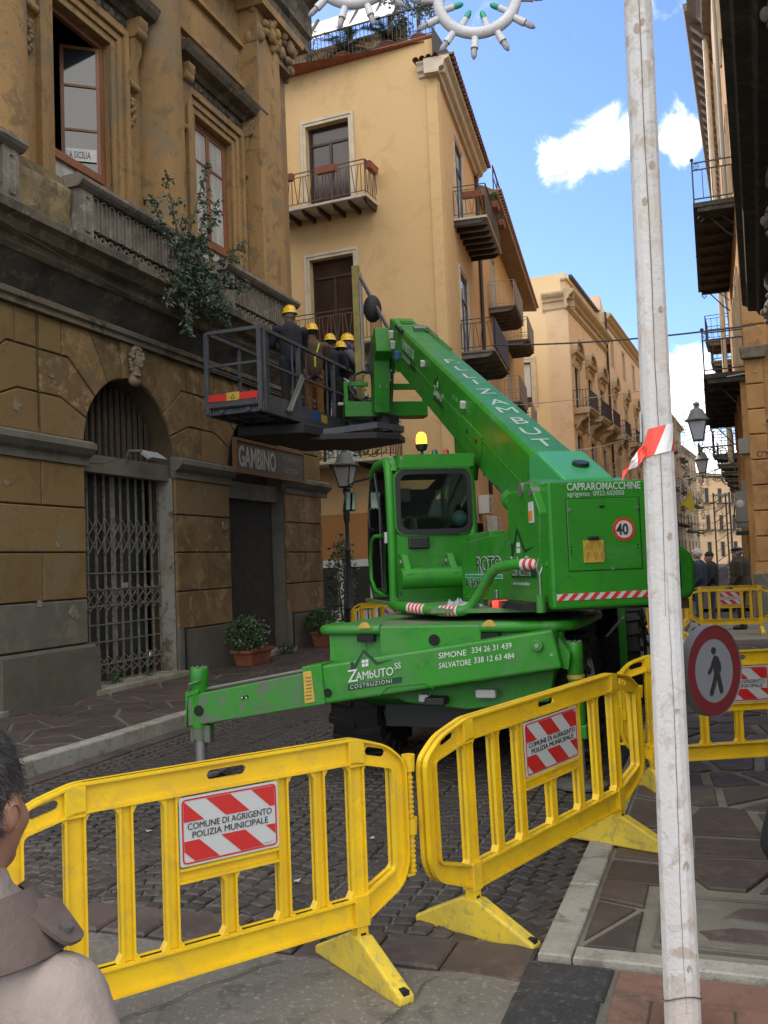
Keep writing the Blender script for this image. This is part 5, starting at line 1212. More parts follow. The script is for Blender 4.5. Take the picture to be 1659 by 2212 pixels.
# dark basalt slabs and terracotta tiles in the foreground
pz = MB(); pquad(pz, -30, 30, -60, -4.02, -.01); o = pz.build('unseen_bounce_ground', mat('bounce_paving', (.2, .185, .155), .9, (.17, .155, .13), scale=1, bump=.4)); o['kind'] = 'structure'  # unseen ground behind the camera, made pale to bounce sun into the street
fp = MB(); pquad(fp, -.87, 6, -4, 3.99, -.004); FPV = fp.build('front_pavement', M_MORT); FPV['kind'] = 'structure'
t = 3.97
for L in (.30, .42, .38, .45, .4, .5, .5):
    q = MB(); stone_mesh(q, [(-.87, t-L+.012), (-.53+R.uniform(-.015, .015), t-L+.012), (-.53+R.uniform(-.015, .015), t), (-.87, t)], .012, .05, .012, .01); q.build('basalt_slab', M_BAS, FPV); t -= L
t = 3.965; k = 0
while t > 0:
    s = -.50 - (0 if k % 2 else .0); hgt = .235
    while s < 3.5:
        L = .30+R.uniform(-.01, .01) if not (k % 2 and s < -.45) else .15
        q = MB(); stone_mesh(q, [(s, t-hgt+.006), (s+L-.006, t-hgt+.006), (s+L-.006, t), (s, t)], .008+R.uniform(-.003, .003), .04, .006, .012); q.build('paving_tile', M_TERT, FPV); s += L
    t -= hgt; k += 1
# cracks and a trench seam in the asphalt
def crackline(s0, t0, s1, t1, w, seed):
    n = 40; q = MB(); P = []
    for k in range(n+1):
        f = k/n; dx, dy = s1-s0, t1-t0; L = math.hypot(dx, dy); o = .05*noise.noise(Vector((seed, f*5, 0)))+.015*noise.noise(Vector((seed, f*30, 1))); s = s0+dx*f-dy/L*o; t = t0+dy*f+dx/L*o; ww = w*(.4+.6*abs(noise.noise(Vector((seed, f*14, 2)))))+.001
        for sg in (-1, 1): P.append(W(s-dy/L*ww*sg, t+dx/L*ww*sg, .0085+.007*noise.fractal(Vector((s*1.5, t*1.5, 3)), 1, 2, 4)))
    q.add(P, [(2*k, 2*k+1, 2*k+3, 2*k+2) for k in range(n)]); q.build('crack', mat('crack_black', (.045, .042, .038), .98), ap_o)
for a_ in ((-1.9, 3.7, -2.5, 2.7, .004, 1), (-2.5, 2.7, -2.3, 1.9, .003, 2), (-2.5, 2.75, -3.4, 2.5, .003, 3), (-1.2, 3.72, -1.35, 2.9, .003, 4), (-4.4, 3.7, -4.0, 3.1, .003, 5)): crackline(*a_)
# litter on the road
for i in range(26):
    s = R.uniform(-5.5, -1.2); t = R.uniform(4.4, 8.5); m = MB(); a = R.uniform(0, 6); r_ = R.uniform(.012, .035)
    m.add([W(s+r_*cos(a+k*1.57)*(1 if k % 2 else .5), t+r_*sin(a+k*1.57), .006+.006*(k % 2)) for k in range(4)], [(0, 1, 2, 3)])
    o = m.build('paper_scrap', mat('pale_scrap', (.36, .35, .31), .8)); tag(o, 'small pale scrap of paper lying on the cobbled road', 'litter', 'paper scraps on the cobbles')
# ============================================================= telehandler
M_GRN = mat('machine_green', (.024, .225, .012), .44, (.020, .195, .012), (.022, .16, .018), dirt=(.028, .185, .02), c4=(.045, .20, .035), scale=1.5, spec=.35, coat=.06)
M_GRND = mat('dusty_green', (.03, .19, .018), .6, (.14, .17, .10), (.09, .12, .07), 1.6, .1, 40, th=(.45, .62))
M_GRNW = mat('worn_green_beam', (.025, .19, .015), .5, (.045, .16, .04), (.10, .115, .085), 3.2, .15, 40, c4=(.09, .11, .075), th=(.45, .6))
M_TYRE = mat('tyre_rubber', (.012, .012, .012), .85, (.02, .018, .016), scale=5, bump=.4)
M_CHROME = mat('chrome', (.55, .57, .6), .12, metal=1.0); M_STEEL = mat('bare_steel', (.28, .28, .27), .4, metal=.7)
M_BLK = mat('black_plastic', (.012, .012, .013), .5); M_HOLE = mat('black_hole', (.006, .006, .006), .9)
M_LOGO = mat('dark_green_print', (.006, .035, .018), .4); M_LTW = mat('white_print', (.58, .6, .58), .5); M_LTG = mat('pale_grey_green_print', (.40, .50, .42), .5)
M_REDP = mat('red_print', (.52, .025, .02), .45); M_WHP = mat('white_reflective', (.50, .50, .48), .5)
M_YST = mat('yellow_sticker', (.50, .32, .04), .6, (.42, .27, .05), scale=20)
def glassmat(name, tint, alpha, gl=.12):
    m = bpy.data.materials.new(name); m.use_nodes = True; t = m.node_tree; t.nodes.clear()
    tr = N(t, 'ShaderNodeBsdfTransparent'); tr.inputs[0].default_value = rgb(tint); g = N(t, 'ShaderNodeBsdfGlossy', i={'Roughness': .03}); d = N(t, 'ShaderNodeBsdfDiffuse'); d.inputs[0].default_value = (.03, .035, .035, 1)
    fr = N(t, 'ShaderNodeFresnel', i={'IOR': 1.5}); m1 = N(t, 'ShaderNodeMixShader', i={0: alpha}); t.links.new(tr.outputs[0], m1.inputs[1]); t.links.new(d.outputs[0], m1.inputs[2])
    m2 = N(t, 'ShaderNodeMixShader'); t.links.new(fr.outputs[0], m2.inputs[0]); t.links.new(m1.outputs[0], m2.inputs[1]); t.links.new(g.outputs[0], m2.inputs[2]); o = N(t, 'ShaderNodeOutputMaterial'); t.links.new(m2.outputs[0], o.inputs[0]); return m
M_CABG = glassmat('cab_glass', (.78, .82, .78), .05)
TH = empty('telehandler', W(-2.15, 9.7), label='green rotating telehandler on outriggers with a long boom raised to a work basket', cat='telehandler'); TH.rotation_euler = (0, 0, -radians(20))
def B(m, name, mt=M_GRN, par=TH, **k): return m.build(name, mt, par, **k)
# --- chassis
c = MB(); c.ext([(-2.6, .62), (-2.6, 1.2), (2.7, 1.2), (2.7, .62), (2.2, .5), (-2.2, .5)], -.72, .72, 'yz'); B(c, 'chassis', bevel=.02)
c = MB(); c.ext([(-.95, -2.62), (.98, -2.62), (1.0, -2.3), (.99, 2.6), (-.97, 2.6), (-.98, -2.3)], 1.17, 1.215, 'xy'); B(c, 'deck', M_GRND, bevel=.015)
c = MB(); c.ext([(-.94, .86), (-.94, 1.17), (.97, 1.17), (.97, 1.12), (.85, .62), (.2, .55), (-.3, .6)], -2.64, -2.5, 'xz'); B(c, 'rear_panel', bevel=.015)
c = MB(); c.box(-.62, -.618, -2.646, -2.64, .88, 1.16); c.box(-.94, -.62, -2.643, -2.641, .88, 1.165); B(c, 'panel_seam', M_GRN)
r = .042
for pts in ([(-.48, -2.66, 1.185), (-.93, -2.66, 1.185), (-1.0, -2.6, 1.185), (-1.02, -2.45, 1.185), (-1.0, -2.2, 1.185)], [(.36, -2.67, 1.19), (.92, -2.67, 1.19), (1.0, -2.6, 1.19), (1.04, -2.45, 1.185), (1.06, -1.2, 1.18)]): 
    B(MB().tube(pts, r, 12), 'rim_tube', smooth=50)
c = MB().box(-.48, .36, -2.70, -2.64, .98, 1.215); B(c, 'centre_plate', bevel=.015)
for x in (-.6, .43): 
    B(MB().lathe([(0, 0), (.05, 0), (.05, .008), (0, .008)], (x, -2.715, 1.2), 12, 'y', pi, 2*pi), 'yellow_bracket', M_YST); B(MB().box(x-.07, x+.07, -2.712, -2.64, 1.09, 1.145), 'slot', M_HOLE)
disc = lambda x, y, z, r_, name='hole', mt=M_HOLE, n=20: B(MB().cyl((x, y, z), (x, y-.006, z), r_, n), name, mt)
disc(-.02, -2.705, 1.10, .045)
for (x, z) in ((-.63, 1.12), (-.63, .93), (-.62, .9)): disc(x, -2.646, z, .009, 'bolt', M_STEEL, 8)
B(MB().box(.30, .46, -2.74, -2.66, .655, .72), 'work_lamp', mat('frosted_lamp', (.42, .43, .42), .4), bevel=.012)
B(MB().box(-.1, .06, -2.78, -2.6, .6, .66), 'tow_hitch', M_BLK, bevel=.01); B(MB().box(-.16, -.08, -2.74, -2.6, .62, .68), 'tail_lamp', M_WHP, bevel=.01)
# --- wheels
def wheel(x, y):
    w = empty('wheel', (0, 0, 0)); w.parent = TH; w.location = (x, y, .55)
    t = MB(); W_ = .23; t.lathe([(.30, -W_*.8), (.46, -W_), (.525, -W_*.9), (.54, 0), (.525, W_*.9), (.46, W_), (.30, W_*.8)], n=36, ax='x')
    for k in range(18):
        a = 2*pi*k/18
        for sg in (-1, 1):
            a2 = a+(pi/18 if sg > 0 else 0); p = lambda aa, r_, xx: (xx, r_*cos(aa), r_*sin(aa))
            t.add([p(a2, .53, 0), p(a2+.10, .53, 0), p(a2+.02, .53, sg*W_), p(a2-.10, .53, sg*W_), p(a2, .56, 0), p(a2+.09, .56, 0), p(a2+.01, .555, sg*W_), p(a2-.09, .555, sg*W_)], [(4, 5, 6, 7), (0, 1, 5, 4), (1, 2, 6, 5), (2, 3, 7, 6), (3, 0, 4, 7)])
            t.add([p(a2+.02, .53, sg*W_), p(a2-.10, .53, sg*W_), p(a2-.09, .555, sg*W_*1.0), p(a2+.01, .555, sg*W_), p(a2+.02, .43, sg*W_*1.02), p(a2-.10, .43, sg*W_*1.02), p(a2-.09, .44, sg*W_*1.14), p(a2+.01, .44, sg*W_*1.14)], [(2, 3, 7, 6), (4, 5, 6, 7), (3, 0, 4, 7), (1, 2, 6, 5)])
    t.build('tyre', M_TYRE, w, smooth=30)
    q = MB(); q.lathe([(.31, -.2), (.29, -.05), (.1, -.08), (0, -.1)], n=24, ax='x'); q.lathe([(.31, .2), (.29, .05), (.1, .08), (0, .1)], n=24, ax='x'); q.build('rim', M_WHITE, w, smooth=40)
for (x, y) in ((-.92, -1.72), (1.0-.16, -1.75), (-.95, 1.75), (.98, 1.6)): wheel(x, y)
for y in (-1.72, 1.7): B(MB().cyl((-.9, y, .55), (.9, y, .55), .09, 12), 'axle', M_BLK)
B(MB().box(-.6, .6, -2.3, 2.4, .35, .55), 'underside', M_BLK)
# --- outriggers
c = MB(); c.ext([(-1.04, .595), (-1.04, .905), (.945, 1.185), (1.0, .90)], -2.90, -2.68, 'xz'); ob = B(c, 'outrigger_sleeve', bevel=.02)
c = MB(); c.ext([(-1.075, .59), (-1.075, .915), (-.90, .94), (-.88, .62)], -2.915, -2.66, 'xz'); B(c, 'sleeve_collar', bevel=.01)
for k, (x, z) in enumerate(((-.86, .71), )): disc(x, -2.905, z, .035)
B(MB().cyl((.83, -2.90, 1.07), (.83, -2.93, 1.07), .045, 18), 'pin_boss', bevel=.008); disc(.83, -2.93, 1.07, .016, 'bolt', M_STEEL); disc(.93, -2.9, 1.0, .012, 'bolt', M_STEEL, 8)
c = MB(); c.bar((-.05, -2.906, .79), (-.35, -2.906, .76), .006, .004); c.bar((-.35, -2.906, .76), (-.43, -2.906, .69), .006, .004); c.bar((-.05, -2.906, .79), (.02, -2.906, .75), .006, .004); B(c, 'weld_line')
st = MB(); st.ext([(-1.055, .625), (-1.06, .875), (-.99, .885), (-.965, .64)], -2.921, -2.916, 'xz'); stick = B(st, 'load_chart', M_YST)
for k in range(7): MB().bar((-1.04, -2.923, .66+k*.028), (-.99, -2.923, .667+k*.028), .003, .004).build('printed_line', M_LOGO, stick)
c = MB(); c.ext([(-2.17, .41), (-2.17, .665), (-1.0, .875), (-1.0, .60)], -2.87, -2.72, 'xz'); B(c, 'outrigger_arm', M_GRNW, bevel=.008)
B(MB().tube([(-2.1, -2.80, .705), (-1.05, -2.80, .885)], .012, 6), 'hydraulic_pipe', M_STEEL)
disc(-2.06, -2.872, .545, .045); 
for x in (-1.64, -1.6): disc(x, -2.872, .665 if x > -1.62 else .66, .014, 'valve', M_HOLE); disc(x, -2.879, .66, .007, 'valve_tip', M_WHP, 8)
def leg(x, y, zt, zb, r_, foot=True):
    e = empty('outrigger_leg', (0, 0, 0)); e.parent = TH; e.location = (x, y, 0)
    MB().lathe([(0, zt+.01), (r_*.9, zt+.01), (r_, zt), (r_, zt-.10), (r_*.96, zt-.11), (r_*.96, zb), (0, zb)], n=20).build('cylinder', M_GRN, e, smooth=40)
    for k in range(8): MB().cyl((r_*.78*cos(k*.785), r_*.78*sin(k*.785), zt), (r_*.78*cos(k*.785), r_*.78*sin(k*.785), zt+.022), .008, 6).build('bolt', M_STEEL, e)
    MB().cyl((0, 0, .06), (0, 0, zb+.02), r_*.62, 16).build('rod', M_STEEL, e, smooth=40)
    MB().lathe([(0, .012), (.2, .012), (.2, .03), (.17, .045), (.06, .06), (.05, .09), (0, .09)], n=24).build('foot_plate', mat('dirty_steel', (.09, .085, .075), .6, (.06, .05, .04), scale=9), e, smooth=30)
    return e
lg = leg(-2.09, -2.80, .885, .40, .078)
c = MB(); c.ext([(-2.185, .40), (-2.185, .70), (-2.05, .72), (-2.05, .69), (-2.16, .66)], -2.88, -2.70, 'xz'); B(c, 'guard_plate', bevel=.006)
B(MB().box(-2.17, -2.13, -2.84, -2.76, .27, .42), 'leg_shoe', M_GRNW, bevel=.008); B(MB().box(-2.04, -1.98, -2.84, -2.76, .27, .42), 'leg_shoe', M_GRNW, bevel=.01); B(MB().cyl((-2.09, -2.8, .3), (-2.09, -2.8, .42), .07, 14), 'leg_collar', M_GRNW)
B(MB().tube([(-2.15, -2.88, .7), (-2.13, -2.9, .77), (-2.03, -2.9, .80)], .008, 6), 'hose', M_STEEL)
leg(1.06, -2.66, 1.06, .38, .062)
B(MB().ext([(.97, .9), (.97, 1.12), (1.05, 1.0), (1.03, .88)], -2.8, -2.6, 'xz'), 'sleeve_end'); B(MB().box(.99, 1.13, -2.72, -2.6, .36, .46), 'leg_collar', bevel=.01)
B(MB().cyl((1.06, -2.66, .80), (1.06, -2.66, .83), .066, 16), 'yellow_ring', M_YST)
for k in range(5):
    a = R.uniform(0, 6); B(MB().tube([(-2.3+.1*k, -2.9+.05*sin(a), .03), (-2.2+.1*k, -2.8, .045+.01*k), (-2.0+.08*k, -2.95+.05*k, .03)], .006, 5), 'wire', M_BLK)
# fender and ladder at the right side
B(MB().ext([(1.0, .35), (1.08, .35), (1.08, 1.17), (1.0, 1.17)], .95, 1.05, 'xz'), 'side_post')
B(MB().bar((1.0, -.1, .9), (1.16, -.1, 1.08), .2, .02), 'side_step', M_STEEL)
# --- lettering and house logo on the sleeve
def logo(par, ox, oy, oz, s, rot=0.0, dark=M_LOGO, y=None, M4=None, word=True, small=True):
    "roof outline, window and the firm's name, drawn in the local xz plane"
    def P(x, z): return (ox+s*x, oz+s*(z+x*math.tan(rot)))
    m = MB(); Y = oy
    def poly(pts, mt, nm, dy=0):
        q = MB(); q.ext([P(*p) for p in pts], Y-.002-dy, Y+.001, 'xz')
        if M4: q.xf(M4)
        q.build(nm, mt, par)
    poly([(.02, .30), (.40, .80), (.40, .70), (.10, .28)], dark, 'logo_roof'); poly([(.40, .80), (.78, .40), (1.2, .42), (.74, .34), (.40, .70)], dark, 'logo_roof'); poly([(.02, .30), (.02, .52), (.10, .52), (.10, .40)], dark, 'logo_chimney')
    for i in (0, 1):
        for j in (0, 1): poly([(.34+.1*i, .34+.1*j), (.42+.1*i, .34+.1*j), (.42+.1*i, .42+.1*j), (.34+.1*i, .42+.1*j)], M_LTW, 'logo_window')
    if word:
        def tx(nm, st_, size, x, z, mt, sx=1, sp=1):
            o = text(nm, st_, size*s, mt, par, (0, 0, 0), (0, 0, 0), ext=.001, sx=1, spacing=sp); mm = Matrix.Translation((*[P(x, z)[0]], Y-.004, P(x, z)[1])) @ Matrix(((1, 0, 0, 0), (0, 0, -1, 0), (math.tan(rot), 1, 0, 0), (0, 0, 0, 1))) @ Matrix.Diagonal((sx, 1, 1, 1))
            if M4: mm = M4 @ mm
            o.data.transform(mm); return o
        tx('lettering', 'Z', .46, -.08, .0, M_LTW); tx('lettering', 'AMbUTO', .30, .16, .02, M_LTW, .86); tx('lettering', 'SS', .22, 1.24, .16, M_LTW, .9)
        poly([(-.08, -.20), (1.42, -.20), (1.42, -.06), (-.08, -.06)], dark, 'logo_band', 0)
        if small: tx('lettering', 'COSTRUZIONI', .15, -.02, -.18, M_LTG, 1.0, 1.25)
rot_b = atan2(.29, 1.99)
logo(TH, -.66, -2.904, .795, .30, rot_b)
def stext(par, s_, size, x, y, z, mt=M_LTW, rot=0.0, sx=1.0, sp=1.0, M4=None, bold=0.0, shear=0):
    o = text('lettering', s_, size, mt, par, (0, 0, 0), (0, 0, 0), ext=.001, spacing=sp, bold=bold, shear=shear)
    mm = Matrix.Translation((x, y, z)) @ Matrix(((1, 0, 0, 0), (0, 0, -1, 0), (math.tan(rot), 1, 0, 0), (0, 0, 0, 1))) @ Matrix.Diagonal((sx, 1, 1, 1))
    if M4: mm = M4 @ mm
    o.data.transform(mm); return o
stext(TH, 'SIMONE', .062, .07, -2.905, .975, rot=rot_b*.8); stext(TH, '334 26 31 439', .062, .33, -2.905, 1.015, rot=rot_b*.8, sx=.86); stext(TH, 'SALVATORE', .062, .07, -2.905, .90, rot=rot_b*.8, sx=.76); stext(TH, '338 12 63 484', .062, .345, -2.905, .94, rot=rot_b*.8, sx=.86)
# ============================ turret, in its own heading
TF = empty('turret_frame', (0, 0, 0)); TF.parent = TH
Tw = Matrix.Translation((1.21, 9.85, 0)) @ Matrix.Rotation(radians(10), 4, 'Z'); THw = Matrix.Translation(W(-2.15, 9.7)) @ Matrix.Rotation(-radians(20), 4, 'Z')
TF.matrix_basis = THw.inverted() @ Tw
def T(m, name, mt=M_GRN, **k): return m.build(name, mt, TF, **k)
T(MB().cyl((0, 0, 1.2), (0, 0, 1.3), .95, 40), 'slew_ring', M_BLK)
T(MB().ext([(-1.2, -1.9), (-.45, -2.5), (.3, -2.5), (.3, 1.4), (-1.25, 1.4)], 1.285, 1.32, 'xy'), 'turret_floor', M_GRND)
# rear box
bx = T(MB().box(-.50, .46, -2.92, -1.9, 1.32, 2.275), 'engine_box', bevel=.022)
T(MB().box(-.36, .22, -2.925, -2.91, 1.6, 2.14), 'box_door', bevel=.008)
q = MB()
for a, b_, c0, d in ((-.362, .222, 2.138, 2.143), (-.362, .222, 1.597, 1.602), (-.365, -.36, 1.597, 2.143), (.22, .225, 1.597, 2.143)): q.box(a, b_, -2.9225, -2.9215, c0, d)
q.build('door_gap', M_HOLE, bx)
for (x, z) in ((-.34, 2.06), (.2, 2.06), (-.02, 1.61)): T(MB().cyl((x, -2.925, z), (x, -2.932, z), .014, 10), 'door_bolt', M_STEEL)
T(MB().box(-.10, -.06, -2.928, -2.92, 2.065, 2.085), 'door_slot', M_HOLE)
for k in range(3):
    T(MB().cyl((-.34, -2.926, 1.73+k*.026), (-.34, -2.93, 1.73+k*.026), .006, 8), 'door_bolt', M_HOLE); 
    if k: T(MB().cyl((.19, -2.926, 1.73+k*.026), (.19, -2.93, 1.73+k*.026), .006, 8), 'door_bolt', M_HOLE)
stext(bx, 'CAPRAROMACCHINE', .078, -.35, -2.924, 2.205, M_LTG, sx=.78, bold=.0015); stext(bx, 'agrigento  0922.602050', .052, -.35, -2.924, 2.16, M_LTG, sx=.92)
# speed disc 40
sp = empty('speed_disc', (0, 0, 0)); sp.parent = TF
MB().cyl((.085, -2.926, 1.90), (.085, -2.930, 1.90), .088, 40).build('red_ring', M_REDP, sp); MB().cyl((.085, -2.930, 1.90), (.085, -2.934, 1.90), .066, 36).build('white_face', M_WHP, sp)
stext(sp, '40', .115, .022, -2.937, 1.862, M_TEXTD, sx=.82, bold=.003)
pt = T(MB().box(-.245, -.085, -2.934, -2.926, 1.66, 1.825), 'number_plate', mat('faded_yellow_plate', (.45, .27, .03), .6, (.38, .23, .03), scale=10))
mpl = mat('plate_letters', (.30, .19, .03), .6); stext(pt, 'AE  Tg', .07, -.235, -2.937, 1.76, mpl, sx=.8); stext(pt, '7 9 8', .085, -.235, -2.937, 1.68, mpl, sx=.9)
T(MB().box(-.21, -.125, -2.96, -2.925, 1.83, 1.855), 'plate_lamp', M_BLK, bevel=.008)
# red/white strip
def stripes(par, x0, x1, y, z0, z1, n, M4=None, slant=.6, nm='stripe'):
    w = (x1-x0)/n; q = MB().box(x0, x1, y-.003, y, z0, z1); 
    if M4: q.xf(M4)
    base = q.build('reflective_strip', M_WHP, par)
    for k in range(n):
        sl_ = (z1-z0)*slant; q = MB().ext([(x0+w*k, z0), (x0+w*(k+.5), z0), (min(x1, x0+w*(k+.5)+sl_), z1), (x0+w*k+sl_, z1)], y-.005, y-.003, 'xz')
        if M4: q.xf(M4)
        q.build(nm, M_REDP, base)
stripes(TF, -.47, .45, -2.922, 1.385, 1.435, 11, slant=1.0)
# rounded hood at the right of the box
q = MB(); q.ext([(.47, 1.34), (.47, 1.78), (.62, 1.78), (.72, 1.72), (.76, 1.62), (.75, 1.42), (.70, 1.34)], -2.75, -1.3, 'xz'); T(q, 'side_hood', bevel=.05, seg=4, smooth=50)
T(MB().box(.50, .62, -2.765, -2.70, 1.42, 1.68), 'hood_vent', M_HOLE, bevel=.02); T(MB().box(.50, .70, -2.7, -1.4, 1.27, 1.345), 'hood_base', mat('rust_brown', (.07, .035, .02), .8))
# left flank panel
q = MB(); q.ext([(-2.78, 1.32), (-2.88, 2.05), (-2.70, 2.29), (-2.55, 2.30), (-2.05, 1.93), (-.52, 1.90), (-.52, 1.32)], -.56, -.47, 'yz'); fl_ = T(q, 'flank_panel', bevel=.01)
q = MB(); q.ext([(-2.78, 1.32), (-2.70, 2.25), (-2.05, 1.93), (1.2, 1.90), (1.2, 1.32)], .38, .46, 'yz'); T(q, 'flank_panel', bevel=.01)
T(MB().box(-.54, -.40, -1.5, -.75, 1.90, 1.97), 'flank_cap', bevel=.01)
T(MB().box(-.5, .4, -2.0, 1.2, 1.32, 1.6), 'turret_body', M_GRN)
FM = Matrix.Translation((-.563, 0, 0)) @ Matrix.Rotation(-pi/2, 4, 'Z')     # text plane on the flank: local x runs from far (y=-.5) to near (y=-2.8)
stext(fl_, 'ROTO', .20, 1.09, 0, 1.60, M_LTG, sx=1.38, M4=FM, bold=.010); stext(fl_, 'ROTO', .20, 1.09, -.004, 1.60, M_LOGO, sx=1.38, M4=FM)
MB().box(.68, 1.9, -.002, 0, 1.545, 1.585).xf(FM).build('print_band', M_LTG, fl_); MB().box(.70, 1.88, -.004, -.002, 1.553, 1.577).xf(FM).build('print_band', mat('teal_print', (.02, .25, .16), .5), fl_)
stext(fl_, '40.25 MCSS', .11, .70, 0, 1.455, M_LTG, sx=1.45, M4=FM, bold=.004); stext(fl_, '40.25 MCSS', .11, .70, -.004, 1.455, M_LOGO, sx=1.45, M4=FM)
logo(fl_, 2.16, 0, 1.60, .46, 0, M4=FM, word=False); stext(fl_, 'Zambuto SS', .10, 2.14, -.004, 1.66, M_LTW, M4=FM, sx=.95); MB().box(2.14, 2.76, -.003, 0, 1.56, 1.635).xf(FM).build('logo_band', M_LOGO, fl_)
stext(fl_, 'COSTRUZIONI', .075, 2.17, -.006, 1.573, M_LTG, M4=FM, sx=.95); stext(fl_, 'e-mail: simonezambuto@live.it', .04, 2.18, -.004, 1.50, M_LTG, M4=FM, sx=.85)
T(MB().box(-.585, -.56, -1.75, -1.66, 1.36, 1.45), 'grey_cap', M_STEEL, bevel=.01)
T(MB().box(-.568, -.56, -2.76, -2.66, 1.98, 2.14), 'warning_sticker', M_WHP); T(MB().box(-.572, -.568, -2.75, -2.67, 2.0, 2.07), 'warning_print', mat('orange_print', (.6, .2, .03), .6))
# lamp bar
T(MB().box(-.70, -.45, -2.80, -1.75, 1.325, 1.375), 'lamp_bar', M_BLK)
q = MB().cyl((-.62, -2.16, 1.35), (-.735, -2.16, 1.35), .028, 14); q = T(q, 'tail_lamp', mat('lit_red_lamp', (.6, .02, .02), .3, emit=((1, .03, .02), 2.6)))
for y, mt_ in ((-1.98, mat('orange_lens', (.25, .07, .01), .3)), (-2.34, mat('dark_lens', (.03, .03, .03), .3))): T(MB().cyl((-.62, y, 1.35), (-.72, y, 1.35), .03, 14), 'tail_lamp', mt_)
T(MB().cyl((-.56, -2.82, 1.3), (-.56, -2.82, 1.43), .035, 14), 'pin_socket'); T(MB().tube([(-.56, -2.82, 1.4), (-.56, -2.82, 1.58), (-.585, -2.82, 1.64), (-.56, -2.82, 1.7), (-.535, -2.82, 1.64), (-.56, -2.82, 1.58)], .008, 6), 'locking_pin', M_STEEL)
# green guard tube and step
T(MB().tube([(-.46, -2.84, 1.66), (-.66, -2.5, 1.665), (-.74, -2.36, 1.65), (-.78, -2.28, 1.60), (-.84, -2.18, 1.45), (-.90, -2.08, 1.33), (-.96, -2.05, 1.30), (-1.1, -1.9, 1.30), (-1.38, -1.5, 1.335), (-1.42, -1.35, 1.35), (-1.35, -1.2, 1.36)], .043, 12), 'guard_tube', smooth=50)
def tube_stripes(p, q_, n, r_=.0455):
    p = Vector(p); q_ = Vector(q_)
    for k in range(n): a = p+(q_-p)*k/n; b_ = p+(q_-p)*(k+1)/n; T(MB().cyl(a, b_, r_, 14, cap=False), 'tape_band', M_REDP if k % 2 else M_WHP, smooth=50)
tube_stripes((-.50, -2.775, 1.661), (-.61, -2.59, 1.664), 7); tube_stripes((-.99, -2.02, 1.30), (-1.11, -1.88, 1.301), 9); tube_stripes((-1.21, -1.74, 1.312), (-1.32, -1.59, 1.326), 9)
T(MB().ext([(-1.36, -1.45), (-.95, -2.0), (-.56, -1.95), (-.56, -1.2), (-1.3, -1.1)], 1.27, 1.285, 'xy'), 'step_plate', mat('dirty_step', (.06, .05, .035), .9, (.10, .08, .05), scale=5))
for k in range(5): T(MB().tube([(-.86-.012*k, -2.16+.035*k+.02*cos(t), 1.35+.015*sin(t)-.012*k*(4-k)/2) for t in (0, 1.57, 3.14, 4.71, 6.28)], .006, 5), 'chain_link', M_STEEL)
# crumpled rags on the step
q = MB(); gx = 12
for i in range(gx+1):
    for j in range(gx+1): u, v_ = i/gx, j/gx; q.v.append((-1.05+.36*u, -1.75+.3*v_-.1*u, 1.29+abs(noise.fractal(Vector((u*4, v_*4, 2)), 1, 2, 4))*.13*sin(pi*u)*sin(pi*v_)*2))
q.f = [(i*(gx+1)+j, (i+1)*(gx+1)+j, (i+1)*(gx+1)+j+1, i*(gx+1)+j+1) for i in range(gx) for j in range(gx)]; q.m = [0]*len(q.f)
rag = q.build('crumpled_rag', mat('grey_rag', (.30, .33, .34), .9), None); rag.matrix_world = Tw; tag(rag, 'crumpled pale rag lying on the step below the machine cab', 'rag')
# --- cab
XL, XR, YR = -1.18, -.27, -.03
cabp = [(YR, 1.30), (YR-.03, 1.95), (YR+.02, 2.72), (YR+.10, 2.82), (.80, 2.82), (1.12, 2.72), (1.38, 2.2), (1.46, 1.85), (1.42, 1.5), (1.15, 1.30)]
T(MB().ext([(YR, 1.30), (YR-.03, 1.60), (YR-.03, 2.01), (YR+.05, 2.01), (YR+.05, 1.30)], XL+.03, XR-.03, 'yz'), 'cab_rear_panel', bevel=.015)
T(MB().ext([(YR, 2.68), (YR+.10, 2.82), (.80, 2.82), (1.12, 2.72), (1.1, 2.68)], XL+.03, XR-.03, 'yz'), 'cab_roof', bevel=.02)
T(MB().box(XL+.03, XR-.03, YR, 1.2, 1.30, 1.36), 'cab_floor', M_BLK)
for x in (XL+.02, XR-.02):
    T(MB().tube([(x, *p) for p in [(YR+.02, 1.32), (YR-.01, 1.95), (YR+.03, 2.6), (YR+.07, 2.72), (YR+.16, 2.80), (.78, 2.81), (1.05, 2.74)]], .05, 12), 'cab_pillar', smooth=50)
    T(MB().tube([(x, *p) for p in [(1.05, 2.74), (1.2, 2.55), (1.38, 2.2), (1.45, 1.85), (1.40, 1.5), (1.15, 1.32), (YR+.02, 1.32)]], .03, 10), 'door_frame', M_BLK if x < -1 else M_GRN, smooth=50)
T(MB().ext([(.45, 1.36), (.45, 1.45), (1.15, 1.45), (1.38, 1.6), (1.40, 1.5), (1.12, 1.33)], XL, XL+.06, 'yz'), 'door_sill')
T(MB().ext([(XL+.10, 2.70), (XR-.02, 2.70), (XR+.01, 2.84), (XL+.16, 2.84)], YR-.10, YR-.08, 'xz'), 'visor', bevel=.004)
T(MB().ext([(YR-.09, 2.70), (YR-.10, 2.84), (YR+.2, 2.86), (YR+.05, 2.70)], XR-.02, XR+.0, 'yz'), 'visor_side')
T(MB().ext([(YR-.09, 2.70), (YR-.10, 2.84), (YR+.2, 2.86), (YR+.05, 2.70)], XL+.10, XL+.12, 'yz'), 'visor_side')
